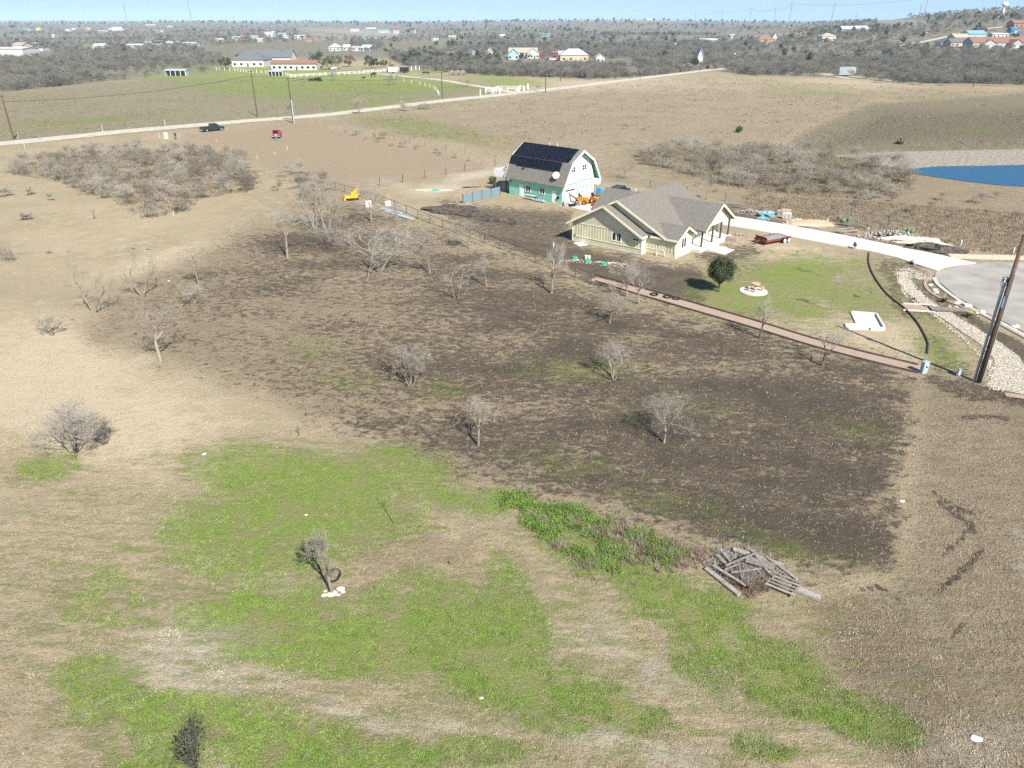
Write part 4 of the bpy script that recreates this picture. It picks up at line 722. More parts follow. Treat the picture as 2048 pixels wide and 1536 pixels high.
x, y = fill(TH1, 5000, 12); blades('thicket_undergrowth', x, y, rng.uniform(.3, .9, len(x)), np.full(len(x), .07), 1.2, 7, mat('undergrowth_blade', (.13, .105, .075), .9, col2=(.28, .235, .17), scale=.4), 'brown undergrowth between the shrubs of the left thicket', 'undergrowth')
x, y = fill(TH2, 4000, 13); blades('thicket_undergrowth', x, y, rng.uniform(.3, .9, len(x)), np.full(len(x), .07), 1.2, 7, MC['undergrowth_blade'], 'brown undergrowth between the shrubs beside the pond', 'undergrowth')
def pebbles(name, X, Y, s, m, label, cat='stones', z0=0):
    g_ = np.random.default_rng(len(X) + 3); n = len(X); ic = np.array([(1, 0, 0), (-1, 0, 0), (0, 1, 0), (0, -1, 0), (0, 0, 1), (0, 0, -1)], float); fc = np.array([(0, 2, 4), (2, 1, 4), (1, 3, 4), (3, 0, 4), (2, 0, 5), (1, 2, 5), (3, 1, 5), (0, 3, 5)])
    a = g_.uniform(0, 6.28, n); ca, sa = np.cos(a)[:, None], np.sin(a)[:, None]; v = ic[None] * (g_.uniform(.55, 1.25, (n, 6, 1))) * np.stack([s, s * g_.uniform(.5, .9, n), s * g_.uniform(.35, .65, n)], 1)[:, None]
    vx = v[..., 0] * ca - v[..., 1] * sa + X[:, None]; vy = v[..., 0] * sa + v[..., 1] * ca + Y[:, None]; zz = z0 if np.isscalar(z0) else z0[:, None]
    V_ = np.stack([vx, vy, v[..., 2] + s[:, None] * .2 + zz], -1).reshape(-1, 3); Q_ = (fc[None] + (np.arange(n) * 6)[:, None, None]).reshape(-1, 3)
    return tag(mesh_np(name, V_, Q_, m), label, cat, kind='stuff')
# ------------------------------------------------------------------ the cream house
LAP = siding(M['cream'], 'lap'); BATTEN = M['cream']
HO = G(1145.0, 481.4); TH = R(-39.36)
house = empty('house', (HO.x, HO.y, 0), TH, 'cream board house with grey shingled gables and a posted porch', 'house')
S = .10   # slab height
def window_part(par, w, h, c, axis, out, mull=1, trim=None, frame=.09, horiz=0):
    """window on a wall: axis 'x' = wall runs along x and faces -y*out; axis 'y' = wall runs along y and faces +x"""
    fm = MB(); gl = MB(); t = .07
    def pb(mb, u0, u1, z0, z1, d0, d1):
        if axis == 'x': mb.bb(c[0] + u0, c[0] + u1, *sorted((c[1] + out * d0, c[1] + out * d1)), c[2] + z0, c[2] + z1)
        else: mb.bb(*sorted((c[0] + out * d0, c[0] + out * d1)), c[1] + u0, c[1] + u1, c[2] + z0, c[2] + z1)
    pb(fm, -w / 2 - frame, w / 2 + frame, h / 2, h / 2 + frame, 0, t); pb(fm, -w / 2 - frame, w / 2 + frame, -h / 2 - frame, -h / 2, 0, t)
    pb(fm, -w / 2 - frame, -w / 2, -h / 2, h / 2, 0, t); pb(fm, w / 2, w / 2 + frame, -h / 2, h / 2, 0, t)
    for k in range(mull):
        u = -w / 2 + w * (k + 1) / (mull + 1); pb(fm, u - frame * .4, u + frame * .4, -h / 2, h / 2, 0, t * .9)
    for k in range(horiz):
        z = -h / 2 + h * (k + 1) / (horiz + 1); pb(fm, -w / 2, w / 2, z - .02, z + .02, 0, t * .7)
    pb(gl, -w / 2, w / 2, -h / 2, h / 2, 0, .02)
    o = gl.build('window', M['glass'], par); fm.build('window_frame', trim or M['white'], o); return o
# walls: front gabled block, main body, small bay, each a closed solid
w = MB()
w.prof([(0, S), (10.3, S), (10.3, 2.45), (4.78, 5.2), (0, 2.6)], 0.0, 1.3)                      # front block with its gable
w.prof([(.3, S), (13.0, S), (13.0, 2.35), (5.95, 5.75), (.3, 2.92)], 1.16, 15.7)               # main body
w.build('wall', LAP, house)
w = MB(); w.prof([(1.10, S), (5.05, S), (5.05, 2.42), (3.1, 3.42), (1.10, 2.42)], 12.9, 14.35, axis='x')
w.bb(10.3, 12.95, 1.03, 1.2, S, 2.5)
w.build('bay_wall', LAP, house)
w = MB(); w.prof([(7.4, S), (14.0, S), (14.0, 2.6), (10.6, 4.85), (7.4, 2.6)], -1.5, .4, axis='x'); w.build('wing_wall', LAP, house)
# board and batten skin on the upper facade with real battens
bt = MB()
for i in range(24):
    x = .2 + i * .42
    if x < 10.2: bt.bb(x - .02, x + .02, -.035, -.002, .78, 2.45)
bt.bb(0, 10.3, -.06, -.003, .70, .77); bt.bb(.3, 10.0, -.055, -.003, 2.46, 2.54)
for i in range(10):
    x = 10.5 + i * .42
    if x < 14.3: bt.bb(x - .02, x + .02, .995, 1.028, .78, 2.4)
bt.bb(10.3, 12.9, .98, 1.027, .70, .77)
bt.build('batten', M['cream'], house)
bt = MB()
for x, y in ((0, 0), (10.3, 0), (14.35, 1.1), (14.35, 5.05)): bt.box((x, y, 1.3), (.12, .12, 2.35))
bt.build('corner_trim', M['creamt'], house)
f = MB(); f.bb(-.05, 10.35, -.05, 1.4, -.1, S); f.bb(.25, 13.05, 1.1, 15.75, -.1, S); f.bb(12.9, 14.42, 1.04, 5.1, -.1, S); f.bb(-1.55, .3, 7.35, 14.05, -.1, S)
f.build('foundation', M['concg'], house)
# roofs
def gable_y(mb, xc, z, xl, zl, xr, zr, y0, y1, t=.16):    # ridge along y
    mb.plate([(xc, y0, z), (xc, y1, z), (xr, y1, zr), (xr, y0, zr)], t); mb.plate([(xc, y1, z), (xc, y0, z), (xl, y0, zl), (xl, y1, zl)], t)
def gable_x(mb, yc, z, yl, zl, yr, zr, x0, x1, t=.16):
    mb.plate([(x0, yc, z), (x1, yc, z), (x1, yl, zl), (x0, yl, zl)], t); mb.plate([(x1, yc, z), (x0, yc, z), (x0, yr, zr), (x1, yr, zr)], t)
r_ = MB(); gable_y(r_, 4.78, 5.38, -.72, 2.42, 10.62, 2.36, -.65, 1.15); r_.build('front_gable_roof', ROOF, house)
r_ = MB(); gable_y(r_, 5.95, 5.98, -.75, 2.60, 13.2, 2.38, .62, 16.1); mr_ = r_.build('roof', ROOF, house)
r_ = MB(); gable_x(r_, 3.1, 3.62, .72, 2.40, 5.45, 2.40, 9.0, 14.85); r_.build('bay_roof', ROOF, house)
r_ = MB(); gable_x(r_, 10.6, 5.2, 6.2, 2.52, 15.1, 2.52, 6.6, 15.65); r_.build('porch_roof', ROOF, house)
r_ = MB(); gable_x(r_, 10.6, 5.08, 6.9, 2.62, 14.4, 2.62, -1.95, 5.2); r_.build('wing_roof', ROOF, house)
tr = MB()      # pale fascia and rake boards
def rake_y(y, xc, z, xl, zl, xr, zr, d=.05):
    for xa, za in ((xl, zl), (xr, zr)): tr.plate([(xc, y, z + .02), (xc, y - d, z + .02), (xa, y - d, za + .02), (xa, y, za + .02)], .24)
def rake_x(x, yc, z, yl, zl, yr, zr, d=.05):
    for ya, za in ((yl, zl), (yr, zr)): tr.plate([(x, yc, z + .02), (x + d, yc, z + .02), (x + d, ya, za + .02), (x, ya, za + .02)], .24)
rake_y(-.65, 4.78, 5.38, -.72, 2.42, 10.62, 2.36); rake_y(.62, 5.95, 5.98, -.75, 2.60, 13.2, 2.38); rake_x(14.85, 3.1, 3.62, .72, 2.40, 5.45, 2.40); rake_x(15.65, 10.6, 5.2, 6.2, 2.52, 15.1, 2.52)
tr.bb(10.58, 10.7, -.65, .6, 2.1, 2.36); tr.bb(9.0 + 2, 14.85, .66, .72, 2.14, 2.38); tr.build('fascia', M['creamt'], house)
# porch gable wall, ceiling, slab, posts
pg_ = MB(); pg_.prof([(6.75, 2.62), (14.6, 2.62), (10.6, 4.95)], 14.95, 15.1, axis='x'); pg_.bb(13.0, 15.0, 6.8, 14.5, 2.58, 2.66); pg_.build('porch_gable', M['cream'], house)
sl = MB(); sl.bb(13.05, 15.6, 5.2, 14.6, -.05, .42); sl.build('porch_slab', M['conc'], house)
for b in (6.6, 9.55, 11.95, 14.35):
    p_ = MB(); p_.box((15.05, b, 1.52), (.17, .17, 2.2)); p_.build('porch_post', M['navy'], house)
st = MB()
for i, (x0, x1, z) in enumerate(((15.6, 16.3, .30), (16.3, 17.3, .20), (17.3, 18.3, .10))): st.bb(x0, x1, 6.6, 9.3, -.05, z)
st.build('step', M['conc'], house)
dr = MB(); dr.bb(13.0, 13.06, 8.9, 9.9, .42, 2.45); d_ = dr.build('door', mat('pale_blue_door', (.35, .48, .58), .5), house); MB().bb(13.06, 13.10, 9.7, 9.78, 1.3, 1.5).build('handle', M['silver'], d_)
window_part(house, 1.3, .95, (6.66, 0, 1.65), 'x', -1, 1, frame=.1); window_part(house, .75, .30, (9.45, 0, 1.80), 'x', -1, 1)
window_part(house, 1.15, 1.15, (14.35, 3.05, 1.60), 'y', 1, 1, frame=.1); window_part(house, 1.3, 1.1, (13.0, 7.3, 1.6), 'y', 1, 1); window_part(house, 1.3, 1.1, (13.0, 12.2, 1.6), 'y', 1, 1)
v_ = MB(); v_.cyl((1.9, 12.2, 4.2), (1.9, 12.2, 5.1), .05); v_.build('vent_pipe', M['white'], house)
mt_ = MB(); mt_.box((.45, -.08, .95), (.18, .1, .3)); mt_.build('meter_box', M['galvg'], house)
lt = MB(); lt.box((12.0, .85, 0.35), (.06, .06, .7)); lt.build('cleanout_pipe', M['white'], house)
# ------------------------------------------------------------------ the green gambrel barn
BO = Vector((7.87, 116.15, 0)); TB = R(-42.52)
barn = empty('barn', (BO.x, BO.y, 0), TB, 'mint green gambrel barn with black solar panels on its roof', 'barn')
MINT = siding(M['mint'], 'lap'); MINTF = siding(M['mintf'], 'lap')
prof = [(0, 0), (8.1, 0), (8.1, 3.0), (7.0, 6.0), (4.2, 7.6), (1.4, 6.0), (0, 3.1)]
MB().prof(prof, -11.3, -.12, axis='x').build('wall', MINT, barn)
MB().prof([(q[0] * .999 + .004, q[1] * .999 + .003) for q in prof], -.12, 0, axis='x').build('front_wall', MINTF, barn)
rf = MB(); X0, X1 = -11.9, .75; K = [(-.55, 2.72), (1.35, 6.12), (4.2, 7.82), (7.05, 6.12), (8.95, 2.85)]
for i in range(4):
    (b0, z0), (b1, z1) = K[i], K[i + 1]
    rf.plate([(X0, b0, z0), (X1, b0, z0), (X1, b1, z1), (X0, b1, z1)], .14)
rf.build('roof', ROOF2, barn)
fs = MB()
for i in range(4):
    (b0, z0), (b1, z1) = K[i], K[i + 1]
    for x_ in (X1, X0 - .06): fs.plate([(x_, b0, z0 + .03), (x_ + .06, b0, z0 + .03), (x_ + .06, b1, z1 + .03), (x_, b1, z1 + .03)], .30)
fs.build('rake_trim', M['minttrim'], barn)
sf = MB()
for i in (2, 3):
    (b0, z0), (b1, z1) = K[i], K[i + 1]; o_ = .16
    sf.plate([(.02, b0 - .02, z0 - .19), (X1 - .02, b0 - .02, z0 - .19), (X1 - .02, b1 - .04, z1 - .19), (.02, b1 - .04, z1 - .19)], .02)
sf.build('soffit', M['green'], barn)
fl = MB(); pts = [(8.1, 2.0), (8.5, 2.0), (8.85, 2.2), (9.02, 2.55), (8.98, 2.85), (8.1, 3.0)]
fl.prof(pts, X1 - .12, X1 + .04, axis='x'); fl.prof(pts, -11.3, X1 - .2, axis='x'); fl.build('eave_box', M['minttrim'], barn)
# solar array: rows of panels up the near slope
def slope_pt(s, off):   # s metres down from the ridge on the near (b<4.2) side
    d1_ = Vector((0, -2.85, -1.70)); L1 = d1_.length; d2_ = Vector((0, -1.9, -3.4)); L2 = d2_.length
    if s <= L1: p = Vector((0, 4.2, 7.82)) + d1_ / L1 * s; nn = Vector((0, -1.70, 2.85)).normalized()
    else: p = Vector((0, 1.35, 6.12)) + d2_ / L2 * (s - L1); nn = Vector((0, -3.4, 1.9)).normalized()
    return p + nn * off
pw_ = 1.68
rows = [(.06, 1.05, 7, -11.75, 1.66), (1.12, 2.12, 7, -11.75, 1.66), (2.2, 3.3, 7, -11.6, 1.66)]
def panel(x0, x1, s0, s1):
    a = slope_pt(s0, .12); b = slope_pt(s1, .12); m_ = MB(); m_.plate([(x0, a.y, a.z), (x1, a.y, a.z), (x1, b.y, b.z), (x0, b.y, b.z)], .04); o = m_.build('solar_panel', M['solar'], barn)
    e_ = .025; fr_ = MB()
    a2 = slope_pt(s0, .125); b2 = slope_pt(s1, .125)
    for (u0, u1, t0, t1) in ((x0, x1, 0, e_ * 1.2), (x0, x1, 1 - e_ * 1.2, 1), (x0, x0 + e_, 0, 1), (x1 - e_, x1, 0, 1), ((x0 + x1) / 2 - .01, (x0 + x1) / 2 + .01, 0, 1)):
        p0 = a2.lerp(b2, t0); p1 = a2.lerp(b2, t1); fr_.plate([(u0, p0.y, p0.z), (u1, p0.y, p0.z), (u1, p1.y, p1.z), (u0, p1.y, p1.z)], .01)
    fr_.build('frame', M['solarf'], o)
for s0, s1, n_, x0, pw_ in rows:
    for k in range(n_): panel(x0 + k * pw_, x0 + k * pw_ + pw_ - .03, s0, s1)
for k in range(2): panel(-11.85 + k * .82, -11.85 + k * .82 + .79, 3.38, 4.75)
for k in range(6): panel(-10.2 + k * 1.52, -10.2 + k * 1.52 + 1.48, 3.38, 4.95)
# garage doors, doors, windows
for (b0, b1, z1) in ((.45, 3.35, 2.75), (3.95, 7.35, 2.95)):
    g_ = MB(); g_.bb(0.0, .05, b0, b1, 0, z1)
    for k in range(1, 4): g_.bb(.05, .06, b0, b1, z1 * k / 4 - .01, z1 * k / 4 + .01)
    o = g_.build('garage_door', M['white'], barn); fr_ = MB(); fr_.bb(.0, .09, b0 - .12, b1 + .12, z1 + .01, z1 + .13); fr_.bb(.0, .09, b1 + .01, b1 + .12, 0, z1 + .01); fr_.build('door_frame', mat('green_door_trim', (.10, .30, .18), .6), o)
    wn_ = MB(); n_ = 8 if b0 < 1 else 4
    for k in range(n_):
        c_ = b0 + .25 + (b1 - b0 - .5) * (k + .5) / n_; wn_.bb(.05, .07, c_ - .13, c_ + .13, z1 * .66, z1 * .66 + .26)
    wn_.build('pane', M['glass'], o)
for a0 in (-9.0, -2.1):
    o = MB().bb(a0, a0 + .85, -.06, -.002, .05, 2.0).build('door', M['white'], barn); MB().bb(a0 + .08, a0 + .13, -.12, -.06, 1.0, 1.1).build('handle', M['silver'], o)
window_part(barn, 1.0, .85, (-7.1, 0, 1.45), 'x', -1, 1, frame=.07); window_part(barn, 1.0, .85, (-4.1, 0, 1.5), 'x', -1, 1, frame=.07); window_part(barn, .4, .5, (-10.9, 0, 2.25), 'x', -1, 0, frame=.05, horiz=1)
window_part(barn, 1.05, .75, (0, 2.5, 5.0), 'y', 1, 1, frame=.09, horiz=1); window_part(barn, 1.05, .75, (0, 5.35, 5.0), 'y', 1, 1, frame=.09, horiz=1)
p = slope_pt(4.4 + .9, .05); MB().cyl(p + Vector((-8.4, 0, -.0)), p + Vector((-8.4, -.1, .35)), .13).build('vent', M['black'], barn)
for x_ in (-6.6, -5.0): MB().cyl((x_, 4.6, 7.5), (x_, 4.6, 8.25), .04).build('vent_pipe', M['white'], barn)
# satellite dish on the near slope
dish = empty('satellite_dish', tuple(BO), TB, 'white satellite dish on the barn roof near its front edge', 'dish')
d_ = MB(); c_ = Vector((-1.15, -.2, 4.35)); nrm = Vector((.35, -.8, .45)).normalized(); a_ = nrm.orthogonal().normalized(); b_ = nrm.cross(a_); v = []; f = []
for i in range(5):
    r0 = .55 * i / 4
    for j in range(20): v.append(c_ + (a_ * math.cos(j * .314159) + b_ * math.sin(j * .314159)) * r0 + nrm * (.35 * r0 * r0))
for i in range(4):
    for j in range(20): f.append((i * 20 + j, i * 20 + (j + 1) % 20, (i + 1) * 20 + (j + 1) % 20, (i + 1) * 20 + j))
d_.add(v, f); d_.build('reflector', M['white'], dish, fix=False); MB().cyl(c_ - nrm * .05, (-1.05, .25, 3.9), .04).cyl(c_ + b_ * -.6, c_ + nrm * .6, .02).build('arm', M['galvg'], dish)
MB().box(tuple(c_ + nrm * .6), (.12, .12, .12)).build('receiver', M['black'], dish)
# deck behind the barn
deck = empty('deck', tuple(BO), TB, 'raised white balcony with railings behind the green barn', 'balcony')
MB().bb(-15.2, -11.95, .4, 5.4, 2.35, 2.5).build('platform', M['white'], deck)
ra = MB()
for z in (3.45, 2.9): ra.bb(-15.2, -15.12, .4, 5.4, z, z + .07); ra.bb(-15.2, -12.0, .4, .48, z, z + .07)
for k in range(18): ra.bb(-15.18, -15.14, .45 + k * .28, .5 + k * .28, 2.5, 3.5)
for k in range(12): ra.bb(-15.15 + k * .27, -15.1 + k * .27, .42, .46, 2.5, 3.5)
ra.build('railing', M['white'], deck); MB().bb(-15.2, -12.0, .38, .42, 2.5, 3.4).build('railing_panel', M['white'], deck)
for x_, y_ in ((-15.0, .6), (-12.6, .6), (-15.0, 5.2)): MB().cyl((x_, y_, 0), (x_, y_, 2.35), .09).build('post', M['timber'], deck)
# ------------------------------------------------------------------ things round the two buildings
def thing(name, px, py, label, cat, group=None, rz=0): p = G(px, py); return empty(name, (p.x, p.y, T(p.x, p.y)), rz, label, cat, group)
def gp(px, py, z=0): p = G(px, py); return Vector((p.x, p.y, z))
def fence_line(name, pts, h, sp, label, pm, rails, rm, r=.06, square=False):
    P_ = smooth_line([gp(*q) for q in pts], sp); o = empty(name, tuple(P_[0]), 0, label, 'fence'); o0 = P_[0]
    for p in P_:
        m_ = MB(); q = p - o0
        if square: m_.box((q.x, q.y, h / 2), (r * 2, r * 2, h))
        else: m_.cyl((q.x, q.y, -.1), (q.x, q.y, h), r, n=6)
        m_.build('fence_post', pm, o)
    if len(P_) > 100: print('many posts', name, len(P_))
    for z, rr_ in rails:
        m_ = MB()
        for a, b in zip(P_[:-1], P_[1:]): m_.cyl((a.x - o0.x, a.y - o0.y, z), (b.x - o0.x, b.y - o0.y, z), rr_, n=5, cap=False)
        m_.build('rail' if rr_ > .02 else 'wire', rm, o)
    return o
fence_line('pipe_fence', [(668, 379), (720, 394), (790, 418), (860, 447), (940, 476), (1030, 510), (1110, 541), (1182, 568)], 1.25, 3.0, 'dark pipe fence between the cleared field and the yard', M['trunkd'], ((1.22, .045), (.6, .008), (.9, .008), (.3, .008)), M['timber'])
fence_line('wire_fence', [(672, 382), (760, 372), (850, 357), (930, 343), (990, 333)], 1.5, 4.2, 'wire fence with dark posts behind the barn yard', M['timber'], ((1.3, .01), (.9, .01), (.5, .01)), M['galvg'], r=.07)
fence_line('wire_fence', [(690, 265), (760, 276), (850, 293), (930, 308), (990, 322)], 1.3, 6, 'wire fence along the far edge of the mown brown lot', M['timber'], ((1.1, .01), (.6, .01)), M['galvg'], r=.05)
fence_line('wire_fence', [(1195, 352), (1300, 375), (1450, 402), (1560, 418), (1700, 440), (1860, 468), (2080, 505)], 1.3, 5, 'wire fence between driveway rubble and the tall dry grass', M['timber'], ((1.1, .01), (.6, .01)), M['galvg'], r=.05)
# metal panel fence left of the barn
mf = thing('panel_fence', 926, 408, 'grey blue metal panel fence joined to the barn', 'fence'); a = gp(926, 408); b = gp(1000, 391); o0 = a
for k in range(4):
    p, q = a.lerp(b, k / 4) - o0, a.lerp(b, (k + 1) / 4) - o0; d = (q - p).normalized(); m_ = MB()
    rzp = math.atan2(d.y, d.x); L = (q - p).length; m_.box(((p.x + q.x) / 2, (p.y + q.y) / 2, .75), (L - .12, .05, 1.4), rz=rzp)
    for j in range(5): m_.box((p.x + (q.x - p.x) * (j + .5) / 5, p.y + (q.y - p.y) * (j + .5) / 5, .75), (.05, .09, 1.42), rz=rzp)
    m_.build('panel', mat('blue_grey_panel', (.12, .19, .22), .5, col2=(.20, .28, .31)), mf)
for k in range(5): p = a.lerp(b, k / 4) - o0; MB().box((p.x, p.y, .78), (.14, .14, 1.56)).build('post', M['timber'], mf)
MB().box((gp(1013, 384) - o0 + Vector((0, 0, .75))), (1.6, .08, 1.5), rz=R(-20)).build('panel', MC['blue_grey_panel'], mf)
def pile(name, px, py, r, m, label, cat, seed, nz=.3, seg=14, ring=7, rz=0, kind=None):
    p = G(px, py); o = MB().blob((0, 0, 0), r, nz, seg, ring, seed, flat=-.05).build(name, m, smooth=False); o.location = p; o.rotation_euler.z = rz; return tag(o, label, cat, kind=kind)
pile('soil_mound', 905, 420, (4.6, 2.6, .55), M['soil'], 'dark soil mound at the left end of the panel fence', 'mound', 1)
pile('soil_mound', 968, 436, (6.0, 1.2, .45), M['soil'], 'long dark soil ridge across the yard', 'mound', 2, rz=R(-38))
pile('soil_mound', 1015, 443, (3.2, 1.0, .4), M['soil'], 'right end of the dark soil ridge', 'mound', 3, rz=R(-30))
pile('sand_mound', 1700 - 78, 449, (4.0, 1.7, .55), M['sand'], 'orange sand heap beside the driveway', 'mound', 4, .12)
pile('gravel_mound', 1833, 484, (4.2, 1.6, .5), M['lime'], 'yellow gravel heap between the rubble and the black soil', 'mound', 5, rz=R(-22))
pile('soil_mound', 1868, 500, (3.4, 1.6, .7), M['soil'], 'black soil heap at the end of the driveway', 'mound', 6, rz=R(-25))
pile('limestone_patch', 868, 380, (3.4, 1.1, .06), M['sand'] if 0 else mat('dull_limestone', (.40, .36, .28), .95, col2=(.56, .51, .41), scale=2), 'pale crushed stone spread with a green lid on it', 'gravel', 7, .15)
pile('green_lid', 872, 381, (.9, .5, .2), mat('green_plastic', (.02, .32, .18), .5), 'green plastic lid lying on the crushed stone', 'lid', 8, .05)
def heap(name, px, py, sx, sy, h, n, s, m, label, seed, rz=0):
    g_ = np.random.default_rng(seed); p = G(px, py); u = g_.normal(0, .38, n); v_ = g_.normal(0, .38, n); zz = np.maximum(0, h * (1 - u * u * 2 - v_ * v_ * 2)) * g_.uniform(.3, 1, n)
    X = u * sx * 1.6; Y = v_ * sy * 1.6; c_, s_ = math.cos(rz), math.sin(rz)
    return pebbles(name, p.x + X * c_ - Y * s_, p.y + X * s_ + Y * c_, g_.uniform(.5, 1.3, n) * s, m, label, z0=zz)
heap('white_rocks', 1592, 445, 1.4, 1.0, .5, 160, .18, M['stone'], 'bright white rock heap left of the orange sand', 1)
heap('rubble', 1790, 474, 3.2, 1.4, .8, 420, .24, M['stoneg'], 'grey and white rubble heap by the driveway with cactus behind', 2, R(-15))
heap('rubble', 1845, 487, 3.4, 1.2, .5, 260, .14, M['stone'], 'small pale stones scattered on the yellow gravel heap', 3, R(-20))
heap('rubble', 1500, 425, 1.6, .8, .4, 120, .2, M['stoneg'], 'grey rubble beside the lumber behind the porch', 4)
heap('rubble', 1475, 470, 1.3, .8, .2, 110, .16, M['stoneg'], 'loose stones on the earth beside the porch', 5)
heap('rubble', 1215, 528, 2.2, .6, .15, 120, .12, M['stone'], 'stone rubble near the fence in front of the house', 6, R(-15))
heap('rubble', 1155, 522, 1.2, .5, .1, 50, .12, M['stone'], 'small stones by the green lids', 7)
# creek bed of limestone
def bed(pts, wf, n, s, label, seed, m=None):
    g_ = np.random.default_rng(seed); P_ = smooth_line([gp(*q) for q in pts], .4); k = g_.integers(0, len(P_) - 1, n); t = k / len(P_)
    A_ = np.array([(p.x, p.y) for p in P_]); D = np.gradient(A_, axis=0); D /= np.linalg.norm(D, axis=1, keepdims=True); Nn = np.stack([-D[:, 1], D[:, 0]], 1)
    w_ = np.interp(t, *zip(*wf)); Q = A_[k] + Nn[k] * (g_.uniform(-.5, .5, n) * w_)[:, None] + g_.normal(0, .1, (n, 2))
    pebbles('creek_stones', Q[:, 0], Q[:, 1], g_.uniform(.6, 1.4, n) * s, m or mat('creek_limestone', (.27, .24, .19), .85, col2=(.62, .57, .48), scale=2.5, bump=.02), label)
CR = [(1805, 545), (1815, 570), (1835, 592), (1858, 610), (1885, 626), (1915, 646), (1945, 664), (1975, 684), (2000, 704), (2020, 728), (2022, 752), (2012, 782)]
crk = mat('creek_stone_bed', (.22, .19, .15), .95, col2=(.58, .53, .44), scale=5, bump=.15, bscale=6)
ribbon('creek_bed', CR, lambda t: 1.0 + 1.6 * t, .04, crk, step=.8, jag=.15)
bed(CR, [(0, 1.6), (.4, 1.4), (.7, 2.0), (1, 2.8)], 2600, .10, 'dry creek bed of white limestone cobbles crossing the garden', 1)
bed([(1806, 538), (1830, 548), (1855, 560)], [(0, 2.2), (1, 1.6)], 500, .10, 'pale stones where the creek bed meets the culvert', 2)
bed([(1800, 560), (1812, 590), (1838, 608), (1870, 632), (1910, 664), (1950, 700), (1985, 740)], [(0, .35), (1, .35)], 420, .11, 'row of pale stones edging the creek bed', 3)
bed([(1975, 720), (1985, 740), (1988, 765), (1995, 782)], [(0, .6), (1, 1.0)], 320, .10, 'white stones on the inner side of the creek bend', 4)
cv = thing('culvert_pipe', 1822, 529, 'dark culvert pipe under the driveway edge', 'pipe'); MB().cyl((0, 0, .1), (.5, .6, .1), .32, n=14).build('pipe', M['galvg'], cv); MB().cyl((-.02, -.02, .1), (.0, .0, .1), .26, n=14).build('opening_shade', M['black'], cv)  # pipe end is closed; a black disc paints in the shade of its mouth
br = thing('footbridge', 1895, 621, 'grey plank footbridge over the stone creek bed', 'bridge', rz=R(-8)); 
for k in range(12): pass
m_ = MB()
for k in range(11): m_.box((-1.5 + k * .3, 0, .16), (.27, 1.1, .07))
m_.build('deck_boards', M['woodg'], br); MB().box((0, -.52, .10), (3.4, .12, .14)).box((0, .52, .10), (3.4, .12, .14)).build('beam', M['timber'], br)
BLD = [(1870, 582, .35, 'small upright pale boulder in the curved brick strip'), (1861, 571, .28, 'pale boulder at the top of the curved brick strip'), (1872, 586, .30, 'pale boulder at the bottom of the curved brick strip'), (1914, 607, .38, 'pale boulder beside the agave near the turning circle'), (1899, 616, .30, 'flat pale boulder by the footbridge end'), (1912, 617, .32, 'grey boulder on the brick walk to the turning circle'), (1934, 614, .45, 'broad white boulder at the turning circle edge'), (1961, 627, .45, 'white boulder where the brick walk meets the kerb'), (2031, 655, .40, 'white boulder right of the utility pole'), (1885, 602, .28, 'pale boulder just above the upper agave'), (1992, 640, .25, 'small boulder hidden behind the grey riser'), (1940, 626, .25, 'small pale boulder above the lower agave')]
for i, (x, y, s, lb) in enumerate(BLD): pile('boulder', x, y, (s, s * .75, s * .8), M['stone'], lb, 'boulder', 20 + i, .22, 8, 5)
def rosette(name, px, py, r, n, m, label, cat):
    o = thing(name, px, py, label, cat); rd = random.Random(int(px)); mb = MB()
    for k in range(n):
        a = 6.28 * k / n + rd.uniform(-.2, .2); e = rd.uniform(.3, 1.2); L = r * rd.uniform(.8, 1.1); d = Vector((math.cos(a) * math.cos(e), math.sin(a) * math.cos(e), math.sin(e))); s_ = Vector((-math.sin(a), math.cos(a), 0)) * r * .10
        p1 = d * L * .5 + Vector((0, 0, .05)); p2 = d * L; mb.add([-s_ * .6, s_ * .6, p1 + s_, p1 - s_, p2], [(0, 1, 2, 3), (3, 2, 4)])
    mb.build('leaves', m, o, fix=False); return o
rosette('agave_plant', 1886, 605, .7, 26, M['leafo'], 'dark green agave between boulders at the kerb', 'agave'); rosette('agave_plant', 1938, 634, .75, 30, M['agave'], 'yellow-green agave below the brick walk', 'agave'); rosette('agave_plant', 1828, 600, .4, 12, M['leafg'], 'small green plant in the mulch left of the creek', 'plant')
for i, (x, y, n_, lb) in enumerate([(1812, 469, 16, 'dark prickly pear cactus behind the rubble heap'), (1688, 445, 12, 'prickly pear cactus behind the fallen planks')]):
    o = thing('cactus', x, y, lb, 'cactus'); rd = random.Random(i); mb = MB()
    for k in range(n_):
        z = rd.uniform(.2, .9); c_ = (rd.uniform(-.9, .9), rd.uniform(-.4, .4), z); mb.blob(c_, (.24, .07, .3), .05, 8, 5, k)
    mb.build('pads', M['cactus'], o)
